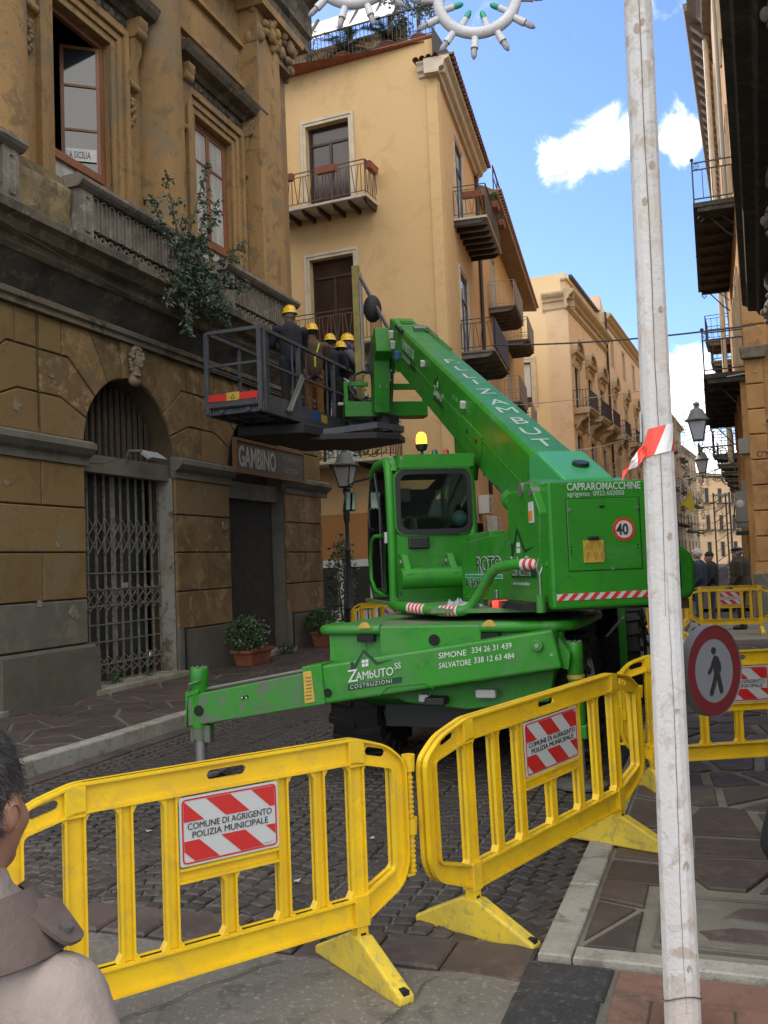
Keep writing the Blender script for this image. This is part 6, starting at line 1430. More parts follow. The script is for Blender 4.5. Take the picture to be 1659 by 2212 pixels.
# rear window with rounded black rubber frame
def rrect(x0, x1, z0, z1, r_, n=5):
    P = []
    for cx, cz, a0 in ((x1-r_, z1-r_, 0), (x0+r_, z1-r_, 90), (x0+r_, z0+r_, 180), (x1-r_, z0+r_, 270)):
        for k in range(n+1): a = radians(a0+90*k/n); P.append((cx+r_*cos(a), cz+r_*sin(a)))
    return P
def ring(mb, O, I, y0, y1, f=lambda p, y: (p[0], y, p[1])):
    n = len(O); vs = [f(p, y0) for p in O]+[f(p, y0) for p in I]+[f(p, y1) for p in O]+[f(p, y1) for p in I]
    fs = []
    for k in range(n):
        j = (k+1) % n; fs += [(k, j, n+j, n+k), (2*n+k, 3*n+k, 3*n+j, 2*n+j), (k, 2*n+k, 2*n+j, j), (n+k, n+j, 3*n+j, 3*n+k)]
    return mb.add(vs, fs)
O = rrect(XL+.065, XR-.03, 2.01, 2.68, .10); I = rrect(XL+.115, XR-.075, 2.06, 2.635, .09)
rw = T(ring(MB(), O, I, YR-.055, YR-.02), 'rear_window_frame', M_BLK)
MB().ext(I, YR-.036, YR-.032, 'xz').build('pane', M_CABG, rw)
ring(MB(), rrect(XL+.05, XR-.015, 1.995, 2.695, .11), rrect(XL+.066, XR-.031, 2.012, 2.678, .10), YR-.045, YR+.03).build('body_rim', M_GRN, rw)
# side glass
dg = T(MB().ext([(YR+.06, 1.40), (YR+.05, 1.95), (YR+.09, 2.6), (YR+.18, 2.74), (.78, 2.76), (1.03, 2.69), (1.33, 2.2), (1.40, 1.85), (1.36, 1.52), (1.15, 1.38)], XL, XL+.006, 'yz'), 'door_glass', M_CABG)
T(MB().ext([(YR+.06, 1.9), (YR+.09, 2.6), (YR+.18, 2.74), (.78, 2.76), (1.03, 2.69), (1.33, 2.2), (1.35, 1.9)], XR-.006, XR, 'yz'), 'side_glass', M_CABG)
T(MB().ext([(YR+.06, 1.36), (YR+.06, 1.9), (1.35, 1.9), (1.4, 1.6), (1.15, 1.36)], XR-.01, XR, 'yz'), 'right_cab_wall')
ws = MB(); fp_ = [(1.05, 2.70), (1.22, 2.5), (1.38, 2.2), (1.44, 1.85), (1.40, 1.52), (1.15, 1.36)]
for k in range(5): a, b_ = fp_[k], fp_[k+1]; ws.quad((XL+.03, a[0], a[1]), (XR-.03, a[0], a[1]), (XR-.03, b_[0], b_[1]), (XL+.03, b_[0], b_[1]))
T(ws, 'windscreen', M_CABG)
T(MB().tube([(XL, .52, 1.40), (XL-.01, .50, 1.9), (XL, .54, 2.3), (XL, .80, 2.74)], .016, 8), 'door_post', M_BLK)
T(MB().tube([(XL-.01, .42, 2.02), (XL-.07, .52, 2.02), (XL-.07, .72, 1.98), (XL-.07, .85, 1.8), (XL-.07, .86, 1.55), (XL-.05, .7, 1.42), (XL-.01, .5, 1.38)], .022, 10), 'door_handrail', smooth=50)
T(MB().tube([(XL-.01, .95, 2.36), (XL-.06, .95, 2.33), (XL-.06, .92, 2.14), (XL-.01, .92, 2.10)], .012, 8), 'door_handle', M_BLK)
T(MB().box(XL-.03, XL, .10, .17, 1.93, 2.05), 'door_latch', M_WHP, bevel=.01)
# interior
st_ = MB(); st_.ext([(.25, 1.7), (.25, 1.85), (.8, 1.85), (.8, 1.7)], -1.0, -.5, 'yz'); st_.ext([(.22, 1.8), (.12, 2.36), (.2, 2.4), (.34, 1.85)], -1.02, -.50, 'yz'); T(st_, 'seat', mat('seat_fabric', (.012, .013, .015), .9), bevel=.04, seg=3)
T(MB().ext([(.16, 2.2), (.16, 2.5), (.22, 2.5), (.26, 2.2)], -1.0, -.62, 'yz'), 'seat_headrest', mat('seat_fabric', (0, 0, 0)), bevel=.03)
T(MB().box(-.62, -.55, .9, 1.0, 1.7, 2.45), 'cab_column', M_BLK); T(MB().bar((-.62, .95, 2.4), (-.45, .5, 2.62), .1, .1), 'cab_column', M_BLK); T(MB().box(-1.05, -.5, 1.05, 1.25, 1.36, 1.95), 'dashboard', M_BLK, bevel=.04)
T(MB().sph((-.385, .12, 2.17), (.085, .085, .09), 16, 10), 'blue_bag', mat('pale_blue_plastic', (.10, .26, .28), .5, (.2, .4, .42), scale=9), smooth=60)
T(MB().box(-1.16, -.94, .02, .024, 2.36, 2.50), 'cab_sticker', mat('grey_sticker', (.05, .08, .075), .4))
T(MB().bar((-.9, YR-.06, 2.02), (-.45, YR-.06, 2.0), .012, .012), 'wiper', M_BLK)
g = T(MB().box(-1.0, -.78, YR-.075, YR-.03, 1.86, 1.985), 'air_grille', M_BLK, bevel=.015)
for k in range(4): MB().box(-.97, -.81, YR-.085, YR-.075, 1.875+k*.026, 1.885+k*.026).build('louvre', mat('louvre_black', (.03, .03, .032), .5), g)
# tank cylinder
T(MB().cyl((-1.16, -.43, 1.56), (-.52, -.43, 1.56), .105, 28), 'tank_cylinder', smooth=50, bevel=.006)
for x in (-1.09, -.62):
    T(MB().ext([(-.43-.11, 1.60), (-.43, 1.70), (-.32, 1.80), (-.22, 1.80), (-.12, 1.72), (-.06, 1.62), (-.2, 1.60)], x-.035, x+.035, 'yz'), 'tank_bracket', bevel=.012); T(MB().cyl((x-.05, -.27, 1.72), (x+.05, -.27, 1.72), .03, 12), 'bracket_pin', M_STEEL)
for k_ in range(5): T(MB().tube([(-.50+.02*k_, -.50, 1.50+.04*k_), (-.52, -.30+.03*k_, 1.62), (-.46, -.12, 1.45+.03*k_), (-.42, .2, 1.4)], .012, 6), 'hydraulic_hose', M_BLK)
for k_ in range(9): T(MB().cyl((-.562, -.75-.2*k_, 1.36), (-.572, -.75-.2*k_, 1.36), .010, 8), 'bolt', M_STEEL)
for x_, z_ in ((-1.10, 1.40), (-.33, 1.40), (-1.10, 1.80), (-.33, 1.80), (-.36, 1.93)): T(MB().cyl((x_, -.06, z_), (x_, -.075, z_), .010, 8), 'bolt', M_LOGO)
# mirror
T(MB().tube([(XL, 1.1, 2.72), (XL-.12, 1.5, 2.72), (XL-.16, 1.75, 2.70), (XL-.16, 1.78, 2.62)], .012, 6), 'mirror_arm', M_BLK)
mi = T(MB().box(XL-.22, XL-.09, 1.74, 1.80, 2.38, 2.62), 'mirror_housing', M_BLK, bevel=.02); MB().box(XL-.21, XL-.10, 1.735, 1.739, 2.4, 2.6).build('mirror_glass', mat('mirror_glass', (.16, .2, .16), .04, metal=1.0), mi)
T(MB().box(-.12, .1, .9, 1.0, 1.95, 2.15), 'mirror_housing', M_BLK, bevel=.02)
# beacons
bc = empty('beacon', (0, 0, 0)); bc.parent = TF
MB().cyl((-.66, .62, 2.8), (-.66, .62, 2.97), .018, 8).build('stalk', M_BLK, bc); MB().lathe([(0, 2.96), (.05, 2.97), (.068, 3.02), (.07, 3.04)], (-.66, .62, 0), 20).build('beacon_base', M_BLK, bc, smooth=40)
MB().lathe([(.06, 3.04), (.062, 3.10), (.052, 3.15), (.03, 3.175), (0, 3.18)], (-.66, .62, 0), 20).build('orange_dome', mat('lit_orange_dome', (.9, .3, .02), .3, emit=((1, .28, .02), 3.2)), bc, smooth=60)
MB().sph((-.645, .60, 3.10), .02, 10, 8).build('bulb', mat('lit_bulb', (1, .8, .4), .3, emit=((1, .75, .35), 9)), bc)
for x, mt_ in ((-.53, mat('dark_green_dome', (.01, .09, .045), .3)), (-.40, mat('red_dome', (.30, .02, .03), .3))):
    s_ = T(MB().cyl((x, .55, 2.82), (x, .55, 2.89), .042, 16), 'signal_lamp', M_WHP); MB().lathe([(.045, 2.89), (.045, 2.9), (.036, 2.91), (.034, 2.95), (.02, 2.97), (0, 2.975)], (x, .55, 0), 16).build('signal_dome', mt_, s_, smooth=50)
# --- boom
C0 = Vector((-.01, -1.85, 2.60)); C1 = Vector((.12, 5.20, 5.74)); e1 = (C1-C0).normalized(); e2 = e1.cross(Vector((0, 0, 1))).normalized(); e3 = e2.cross(e1)
BM = Matrix((e2, e1, e3)).transposed().to_4x4(); BM.translation = C0; LB = (C1-C0).length
def Bm(m, name, mt=M_GRN, par=TF, **k): return m.xf(BM).build(name, mt, par, **k)
def oct_(w, h, c): return [(-w/2+c, 0), (w/2-c, 0), (w/2, -c), (w/2, -h+c), (w/2-c, -h), (-w/2+c, -h), (-w/2, -h+c), (-w/2, -c)]
def beam(w, h, c, y0, y1, z=0.0): return MB().ext([(x, zz+z) for x, zz in oct_(w, h, c)], y0, y1, 'xz')
boom = Bm(beam(.41, .70, .035, -.75, LB*.90), 'boom', bevel=.008, smooth=False)
Bm(beam(.375, .64, .03, LB*.86, LB*1.0, -.012), 'boom_section', bevel=.006)
Bm(MB().box(-.215, .215, LB*.885, LB*.905, -.71, .006), 'boom_collar', bevel=.006)
Bm(MB().ext([(-.19, -.02), (.19, -.02), (.19, -.45), (-.19, -.45)], LB, LB+.10, 'xz'), 'boom_head', bevel=.02)
for k in range(2): Bm(MB().ext([(x_, y_) for x_, y_ in rrect(-.10, .10, LB*.955-.16*k-.045, LB*.955-.16*k+.03, .02)], .0, .012, 'xy'), 'boom_plate')
for k in range(7): Bm(MB().box(-.235, -.19, LB*.84+k*.085, LB*.84+k*.085+.05, -.06, .004), 'guide_block', M_BLK, bevel=.006)
Bm(MB().tube([(-.21, .1, -.34), (-.21, LB*.88, -.34)], .006, 6), 'boom_seam'); Bm(MB().tube([(.16, LB*.62, .03), (.16, LB*.80, .03), (.10, LB*.84, .03)], .014, 8), 'boom_pipe')
Bm(MB().box(-.04, .2, LB*.83, LB*.85, .0, .06), 'sensor_box', M_STEEL, bevel=.01); Bm(MB().bar((.15, LB*.845, .05), (.19, LB*.76, .02), .03, .03), 'sensor_arm', M_IRON)
for y_, z_ in ((.62, -.16), (.32, -.16)): Bm(MB().box(-.26, -.205, LB*y_-.04, LB*y_+.04, z_-.04, z_+.04), 'side_sensor', M_WHP, bevel=.008)
for y_, z_, mt_ in ((.955, -.20, M_WHP), (.93, -.33, M_WHP), (.88, -.42, mat('blue_box', (.05, .13, .45), .5))): Bm(MB().box(-.27, -.20, LB*y_-.05, LB*y_+.05, z_-.07, z_+.05), 'side_sensor', mt_, bevel=.008)
for s_, f_ in zip('FLLIZAMBUTO', (.535, .475, .42, .375, .315, .25, .205, .15, .10, .05, -.005)):
    o = text('lettering', s_+('.' if s_ == 'F' else ''), .345, mat('boom_letters', (.42, .52, .46), .5), boom, (0, 0, 0), (0, 0, 0), ext=.001, align='CENTER'); o.data.transform(BM @ Matrix.Translation((.01, LB*f_-.12, .003)) @ Matrix.Diagonal((.88, 1, 1, 1)))
# lettering on the left flank of the boom reads from the tip downwards
SM = BM @ Matrix.Translation((-.207, 0, 0)) @ Matrix.Rotation(-pi/2, 4, 'Z')
stext(boom, 'ZAMBUTO SS', .20, -LB*.845, 0, -.27, M_LTG, M4=SM, sx=.80); MB().box(-LB*.845, -LB*.70, -.002, 0, -.42, -.30).xf(SM).build('print_band', M_LOGO, boom); stext(boom, 'COSTRUZIONI', .10, -LB*.84, -.003, -.40, M_LTG, M4=SM)
logo(boom, -LB*.53, 0, -.42, .38, 0, M4=SM, small=False); stext(boom, 'SIMONE       334 26 31 439', .09, -LB*.40, 0, -.24, mat('faint_print', (.07, .30, .10), .5), M4=SM, sx=.85); stext(boom, 'SALVATORE  338 12 63 484', .09, -LB*.40, 0, -.38, mat('faint_print', (0, 0, 0)), M4=SM, sx=.85)
# bracket under the boom and lift cylinder
Bm(MB().ext([(2.0, -.65), (2.0, -.9), (2.6, -1.05), (2.95, -.9), (3.1, -.65)], -.17, -.13, 'yz'), 'lift_bracket', bevel=.01); Bm(MB().ext([(2.0, -.65), (2.0, -.9), (2.6, -1.05), (2.95, -.9), (3.1, -.65)], .10, .14, 'yz'), 'lift_bracket', bevel=.01)
Bm(MB().box(-.222, -.20, 1.65, 2.55, -.50, -.30), 'side_plate', bevel=.01)
for k in range(2): Bm(MB().cyl((-.223, 1.85+k*.4, -.40), (-.235, 1.85+k*.4, -.40), .025, 10), 'plate_bolt', M_LOGO)
T(MB().cyl((-.20, -2.15, 1.75), (-.16, -.95, 2.30), .085, 20), 'lift_cylinder', smooth=50); T(MB().cyl((-.163, -1.05, 2.253), (-.161, -.96, 2.295), .10, 20), 'cylinder_gland', smooth=50, bevel=.005); T(MB().cyl((-.16, -.97, 2.29), (-.1, .55, 2.98), .048, 20), 'lift_rod', M_CHROME, smooth=50)
# pivot and rear cover
T(MB().ext([(-1.75, 2.60), (-1.95, 2.62), (-2.55, 2.33), (-2.6, 2.2), (-1.7, 2.2)], -.23, .20, 'yz'), 'boom_foot_cover', mat('light_boom_green', (.05, .33, .10), .35), bevel=.02)
T(MB().cyl((.03, -2.28, 2.46), (.03, -2.29, 2.487), .07, 24), 'rubber_cap', M_BLK)
T(MB().ext([(-2.75, 2.27), (-2.5, 2.33), (-1.9, 2.2), (-1.9, 2.1), (-2.75, 2.1)], -.48, .28, 'yz'), 'box_lid', bevel=.01)
T(MB().cyl((-.57, -2.48, 2.25), (-.45, -2.48, 2.25), .058, 24), 'pivot_drum', M_STEEL, smooth=40); T(MB().cyl((-.57, -2.72, 2.22), (-.5, -2.72, 2.22), .035, 16), 'pivot_pin', M_STEEL); T(MB().cyl((-.5, -2.6, 2.31), (-.5, -2.3, 2.31), .012, 8), 'pin_bar', M_STEEL)
# jib, cradle and cables at the tip
T(MB().ext([(5.35, 5.62), (5.75, 5.55), (5.95, 5.2), (5.95, 4.35), (5.65, 4.25), (5.50, 5.1), (5.25, 5.2)], -.32, -.06, 'yz'), 'jib_post', bevel=.015)
T(MB().ext([(5.95, 4.24), (6.3, 4.24), (6.3, 4.5), (5.95, 4.5)], -.78, .66, 'yz'), 'cradle_beam', bevel=.012)
for x in (-.78, .60): T(MB().box(x, x+.07, 6.0, 6.12, 4.24, 4.86), 'cradle_upright', bevel=.01); 
T(MB().box(-.71, -.35, 6.02, 6.1, 4.78, 4.85), 'cradle_rail', bevel=.008); T(MB().box(.1, .6, 6.02, 6.1, 4.72, 4.82), 'cradle_rail', bevel=.008)
T(MB().cyl((.02, 5.7, 5.05), (.02, 6.0, 4.4), .035, 14), 'tilt_cylinder', M_CHROME); T(MB().cyl((.02, 5.55, 5.35), (.02, 5.75, 4.95), .06, 14), 'tilt_cylinder_barrel', M_GRN)
T(MB().cyl((-.05, 6.1, 3.98), (-.05, 6.1, 4.26), .22, 24), 'basket_pivot', M_BLK)
hs = MB(); 
for k in range(6):
    a = R.uniform(0, 1.2); hs.tube([(-.32+.03*k, 5.55, 5.45), (-.4+.02*k, 5.7, 5.1-.05*k), (-.35+.05*cos(a), 5.85, 4.8), (-.3, 5.95, 4.5-.02*k)], .012, 6)
    hs.tube([(-.35+.28*cos(t*.55+a)-.05, 6.0+.03*k, 4.78+.26*sin(t*.55+a)) for t in range(10)], .011, 6)
T(hs, 'hoses', mat('dark_hose', (.06, .065, .065), .6)); o = TF.children[-1]; o['kind'] = 'stuff'
q = MB(); gx = 8
for i in range(gx+1):
    for j in range(gx+1): u, v_ = i/gx, j/gx; q.v.append((-.28+.24*u+.03*sin(v_*9), 5.62+.06*sin(u*11+v_*4), 4.98-.34*v_*(.55+.45*sin(u*6+.5)**2)))
q.f = [(i*(gx+1)+j, (i+1)*(gx+1)+j, (i+1)*(gx+1)+j+1, i*(gx+1)+j+1) for i in range(gx) for j in range(gx)]; q.m = [0]*len(q.f)
rag2 = q.build('hanging_rag', mat('grey_rag', (0, 0, 0)), None); rag2.matrix_world = Tw; tag(rag2, 'pale rag hanging from the hoses at the boom tip', 'rag')
# --- basket, in the street heading
K0 = (-1.71, 13.30)
KF = empty('basket_frame', (0, 0, 0)); KF.parent = TH; Kw = Matrix.Translation((*K0, 0)) @ Matrix.Rotation(-radians(20), 4, 'Z'); KF.matrix_basis = THw.inverted() @ Kw
M_BSK = mat('blue_grey_steel', (.045, .052, .065), .5, (.065, .07, .08), scale=5, bump=.1)
def K(m, name, mt=M_BSK, **k): return m.build(name, mt, KF, **k)
FZ = 4.12; L = 4.1; BW = -.88
K(MB().box(BW, 0, 0, L, FZ-.02, FZ), 'basket_floor', M_BLK)
for x in (BW, 0): K(MB().box(x-.035, x+.035, 0, L, FZ-.12, FZ+.02), 'floor_beam', bevel=.006)
for k in range(10): K(MB().box(BW+.035, -.035, .05+k*.44, .11+k*.44, FZ-.10, FZ-.021), 'cross_beam')
for x in (-.66, -.22): K(MB().bar((x, 0, FZ-.06), (x, L, FZ-.22), .05, .05), 'under_truss')
K(MB().ext([(-.9, .9), (.1, 1.2), (.3, 2.4), (-.1, 3.6), (-.9, 3.3)], FZ-.3, FZ-.14, 'xy'), 'under_pan', mat('dark_pan', (.022, .022, .024), .7), bevel=.02)
K(MB().ext([(0, 1.6), (1.0, 2.05), (1.25, 2.45), (1.2, 2.9), (0, 3.5)], FZ-.36, FZ-.26, 'xy'), 'pivot_table', mat('dark_pan', (0, 0, 0)), bevel=.01)
for a, b_ in (((0, 1.7, FZ-.25), (1.0, 2.1, FZ-.14)), ((1.0, 2.1, FZ-.14), (1.2, 2.8, FZ-.14)), ((0, 3.4, FZ-.25), (1.2, 2.8, FZ-.14))): K(MB().bar(a, b_, .05, .1), 'table_beam')
TZ = FZ+1.12
posts = [(0, 0), (BW, 0), (0, 1.32), (0, 2.72), (0, L), (BW, L), (BW, 1.0)]
for (x, y) in posts: 
    thick = .05 if (x, y) == (BW, 1.0) else .065
    K(MB().box(x-thick/2-.01, x+thick/2-.01, y-thick/2, y+thick/2, FZ-.1, TZ), 'basket_post', bevel=.006)
K(MB().box(-.01, .045, .065, .13, FZ-.1, TZ), 'basket_post', bevel=.006)
def rail(a, b_, z, w=.04): K(MB().bar((a[0], a[1], z), (b_[0], b_[1], z), w, w), 'basket_rail')
for z, w in ((TZ, .05), (FZ+.62, .035)):
    for a, b_ in (((0, 0), (0, 1.32)), ((0, 1.32), (0, 2.72)), ((0, 2.72), (0, L)), ((BW, 0), (BW, L)), ((0, 0), (BW, 0)), ((0, L), (BW, L))): rail(a, b_, z, w)
for y in (.25, 1.08, 1.6, 2.42): K(MB().box(-.012, .012, y-.012, y+.012, FZ, TZ), 'thin_post')
K(MB().box(.0, .03, .03, L-.03, FZ, FZ+.16), 'toe_board'); K(MB().box(BW+.02, -.02, -.02, .0, FZ, FZ+.07), 'toe_board')
K(MB().box(BW+.03, -.55, -.035, -.02, FZ+.085, FZ+.185), 'red_board', M_REDP); K(MB().box(-.34, -.05, -.035, -.02, FZ+.085, FZ+.185), 'red_board', M_REDP)
yp = K(MB().box(-.55, -.34, -.037, -.02, FZ+.08, FZ+.20), 'warning_plate', M_YST)
tri = MB()
for a, b_ in (((-.48, FZ+.105), (-.445, FZ+.17)), ((-.445, FZ+.17), (-.41, FZ+.105)), ((-.41, FZ+.105), (-.48, FZ+.105))): tri.bar((a[0], -.039, a[1]), (b_[0], -.039, b_[1]), .006, .006)
tri.build('warning_sign', M_TEXTD, yp); stext(yp, '< >', .05, -.54, -.04, FZ+.115, M_TEXTD, sx=.8)
K(MB().bar((.06, .75, FZ-.02), (.09, 1.25, FZ+.62), .025, .05), 'folded_strut', M_STEEL); K(MB().bar((.09, .8, FZ-.02), (.10, 1.28, FZ+.58), .02, .03), 'folded_strut', M_STEEL)
K(MB().box(.032, .036, 1.72, 2.02, FZ+.0, FZ+.13), 'blue_label', mat('blue_label', (.02, .07, .25), .5)); K(MB().box(.032, .036, 2.06, 2.3, FZ-.01, FZ+.12), 'yellow_label', M_YST)
stext(KF.children[-2], 'MERLO', .08, 0, 0, 0, M_LTW, M4=Matrix.Translation((.04, 1.74, FZ+.035)) @ Matrix.Rotation(pi/2, 4, 'Z'), sx=.8) if False else None
# gear inside the basket: mast with pulley, boxes
K(MB().box(.30, .42, 3.0, 3.1, FZ+.5, 6.98), 'mast', mat('ochre_mast', (.30, .25, .07), .7, (.22, .18, .06), scale=4), bevel=.006); K(MB().box(.425, .46, 3.02, 3.08, FZ+.9, 6.85), 'mast_rail', M_STEEL)
K(MB().bar((.46, 3.0, 6.75), (1.15, 2.55, 5.55), .04, .05), 'mast_stay', M_IRON); K(MB().bar((.56, 3.0, 6.5), (1.2, 2.6, 5.45), .03, .03), 'mast_stay', M_STEEL)
K(MB().sph((.72, 2.85, 6.12), (.16, .16, .24), 14, 10), 'winch_bag', mat('black_bag', (.012, .012, .013), .7, bump=.3), smooth=60)
K(MB().box(-.02, .5, 3.3, 3.8, FZ, FZ+.55), 'control_box', mat('grey_control', (.14, .15, .15), .5), bevel=.02); K(MB().bar((.05, 3.2, FZ+.9), (.42, 3.2, FZ+.55), .28, .02), 'control_panel', mat('pale_panel', (.28, .33, .34), .5))
K(MB().bar((.14, 3.18, FZ+.85), (.22, 3.18, FZ+.62), .07, .03), 'panel_stripe', mat('blue_stripe', (.03, .1, .3), .5)); K(MB().bar((.22, 3.17, FZ+.62), (.32, 3.17, FZ+.58), .1, .03), 'panel_stripe', M_REDP)
ch = MB()
for k in range(30): ch.tube([(R.uniform(.0, .5), R.uniform(3.0, 3.6), FZ+R.uniform(.1, .7)) for _ in range(4)], R.uniform(.008, .016), 5)
K(ch, 'cable_bundle', mat('dark_hose', (0, 0, 0))); KF.children[-1]['kind'] = 'stuff'
K(MB().cyl((.0, 2.9, FZ+.42), (.45, 2.9, FZ+.38), .03, 10), 'white_tube', M_WHITE)
flat(TF, TH); flat(KF, TH)
# ============================================================= barriers
from mathutils.geometry import tessellate_polygon
M_BAR = mat('yellow_plastic', (.74, .49, .010), .42, (.66, .42, .012), (.60, .40, .03), dirt=(.64, .42, .02), scale=3, rand=.04, spec=.45)
M_BARD = mat('dirty_yellow_plastic', (.62, .45, .03), .6, (.5, .38, .05), (.36, .28, .06), 6, .15, 60)
M_SGNW = mat('panel_white', (.46, .47, .46), .45); M_SGNR = mat('panel_red', (.46, .02, .016), .45)
def plate(mb, loops, y0, y1):
    "flat plate in xz with holes (first loop is the outline)"
    L = [[Vector((p[0], p[1], 0)) for p in lp] for lp in loops]; tri = tessellate_polygon(L); flatp = [p for lp in loops for p in lp]; n = len(flatp)
    vs = [(p[0], y0, p[1]) for p in flatp]+[(p[0], y1, p[1]) for p in flatp]; fs = [tuple(t) for t in tri]+[tuple(i+n for i in t[::-1]) for t in tri]; o = 0
    for lp in loops:
        m = len(lp); fs += [(o+k, o+(k+1) % m, o+(k+1) % m+n, o+k+n) for k in range(m)]; o += m
    return mb.add(vs, fs)
def rnd(pts, r, n=4):
    "round the corners of a polygon"
    out = []
    for i, p in enumerate(pts):
        p = Vector(p); a = Vector(pts[i-1]); b = Vector(pts[(i+1) % len(pts)]); rr = min(r if not isinstance(r, list) else r[i], (p-a).length*.45, (p-b).length*.45)
        s_ = p+(a-p).normalized()*rr; e = p+(b-p).normalized()*rr
        for k in range(n+1): t = k/n; q = s_*(1-t)**2+p*2*t*(1-t)+e*t*t; out.append((q.x, q.y))
    return out
def barrier(pl, pr, label, H=.98, sep=None, e=.235, hinge=True, tilt=0, sign=True, zr=0, signname=True):
    pl = Vector((*pl, 0)); pr = Vector((*pr, 0)); d = pr-pl; s = d.length; a = s/2; mid = (pl+pr)/2
    g = empty('plastic_barrier', mid, label=label, cat='barrier', group='yellow plastic crowd barriers'); g.rotation_euler = (0, radians(tilt), atan2(d.y, d.x)); g.location.z = zr
    out = [(-a, H), (a, H), (a+e*.62, H-.045), (a+e, H-.13), (a+e, .42), (a+e*.85, .33), (a, .215), (-a, .215), (-a-e*.85, .33), (-a-e, .42), (-a-e, H-.13), (-a-e*.62, H-.045)]
    inn = [(-a, H-.105), (a, H-.105), (a+e-.075, H-.15), (a+e-.075, .41), (a, .325), (-a, .325), (-a-e+.075, .41), (-a-e+.075, H-.15)]
    O = rnd(out, [.03, .03, .05, .05, .05, .05, .04, .04, .05, .05, .05, .05]); I = rnd(inn, .02, 3)
    slot = lambda x, z, w, dz=0: [(x-w+.018*cos(t)*(1), z-dz*w+.018*sin(t)) for t in (1.57, 2.2, 3.14, 4.0, 4.71)]+[(x+w+.018*cos(t), z+dz*w+.018*sin(t)) for t in (-1.57, -.8, 0, .8, 1.57)]
    m = MB(); plate(m, [O, I, slot(0, H-.05, .065), slot(a+e*.42, H-.072, .035, -.25), slot(-a-e*.42, H-.072, .035, .25)], -.007, .007)
    def lip(loop, inward, dep=.03, th=.009):
        Q = inset_poly(loop, th if inward else -th); ring(m, loop, Q, -dep, dep)
    lip(O, True); lip(I, False)
    m.build('frame', M_BAR, g)
    def slat(x, w, z0, z1, name='slat'):
        q = MB().box(x-w/2, x+w/2, -.006, .006, z0, z1)
        for sx in (-1, 1): q.box(x+sx*w/2-(.008 if sx > 0 else 0), x+sx*w/2+(.008 if sx < 0 else 0), -.022, .022, z0, z1)
        for sx in (-1, 1): q.ext([(x+sx*w/2, z0), (x+sx*(w/2+.018), z0), (x+sx*w/2, z0+.03)], -.02, .02, 'xz'); q.ext([(x+sx*w/2, z1), (x+sx*(w/2+.018), z1), (x+sx*w/2, z1-.03)], -.02, .02, 'xz')
        q.build(name, M_BAR, g)
    zt, zb = H-.106, .326
    for f in (-.5, .5):
        x = f*s; slat(x, .072, zb, zt, 'post'); q = MB().box(x-.038, x+.038, -.030, .030, H-.118, H-.0095); q.build('post_sleeve', M_BAR, g, bevel=.004)
        q = MB().box(x-.034, x+.034, -.034, .034, .21, .34); q.box(x-.027, x+.027, -.027, .027, .13, .21); q.build('leg', M_BAR, g, bevel=.004)
        for zz in (.155,): MB().box(x-.012, x+.012, -.0285, -.027, zz, zz+.03).build('leg_slot', M_HOLE, g)
        F = [(-.33, 0), (-.33, .035), (-.045, .175), (.045, .175), (.33, .035), (.33, 0)]
        q = MB().ext(F, x-.036, x+.036, 'yz'); q.build('foot', M_BARD, g, bevel=.01); 
        for sy in (-1, 1): MB().box(x-.014, x+.014, sy*.30-.025, sy*.30+.02, .036, .055).build('foot_slot', M_HOLE, g)
    for f in (-.345, -.2, .2, .345): slat(f*s, .05, zb, zt)
    slat(0, .05, zb, .555)
    w = .2*s-.026
    MB().box(-w, w, -.028, .028, .553, .562).box(-w, w, -.028, .028, .598, .607).box(-w, w, -.007, .007, .562, .598).build('cross_rail', M_BAR, g)
    if sign:
        sg = empty('sign_panel', (0, 0, 0)); sg.parent = g; z0, z1 = .615, H-.112; yy = -.03; ww = w-.002
        MB().ext(rnd([(-ww, z0), (ww, z0), (ww, z1), (-ww, z1)], .012), yy, yy+.006, 'xz').build('board', M_SGNW, sg)
        rim = rnd([(-ww+.008, z0+.008), (ww-.008, z0+.008), (ww-.008, z1-.008), (-ww+.008, z1-.008)], .02); rin = inset_poly(rim, .006)
        ring(MB(), rim, rin, yy-.0015, yy).build('red_border', M_SGNR, sg)
        hh = z1-z0; zc = (z0+z1)/2
        def stripe(x0, zl, zh, x1):
            sl = .09; P = [(x0, zh), (x0+.085*s, zh), (x0+.085*s+(zh-zl)*1.05, zl), (x0+(zh-zl)*1.05, zl)]
            xl, xr = -ww+.016, ww-.016
            from_ = P
            def cl(P, f, v):
                o_ = []
                for i in range(len(P)):
                    p, q_ = P[i], P[(i+1) % len(P)]; a_, b_ = f(p, v), f(q_, v)
                    if a_ >= 0: o_.append(p)
                    if (a_ < 0) != (b_ < 0): t = a_/(a_-b_); o_.append((p[0]+(q_[0]-p[0])*t, p[1]+(q_[1]-p[1])*t))
                return o_
            P = cl(P, lambda p, v: p[0]-v, xl); P = cl(P, lambda p, v: v-p[0], xr)
            if len(P) > 2: MB().ext(P, yy-.002, yy, 'xz').build('red_stripe', M_SGNR, sg)
        for k in range(4):
            stripe(-ww-.07*s+k*.19*s*.85, zc+.035, z1-.016, 0); stripe(-ww-.02*s+k*.19*s*.85, z0+.016, zc-.035, 0)
        lw = 2*ww-.06
        for st_, zz, k_ in (('COMUNE DI AGRIGENTO', zc+.006, 1.0), ('POLIZIA MUNICIPALE', zc-.026, .9)):
            o = text('lettering', st_, .034, M_TEXTD, sg, (0, yy-.003, zz), FRONT, ext=.0006, align='CENTER'); bb = max(v.co.x for v in o.data.vertices)-min(v.co.x for v in o.data.vertices); o.scale = (lw*k_/bb, 1, 1)
        text('lettering', 'Lazzari', .014, M_SGNW, sg, (ww-.07, yy-.004, z0+.022), FRONT, ext=.0005)
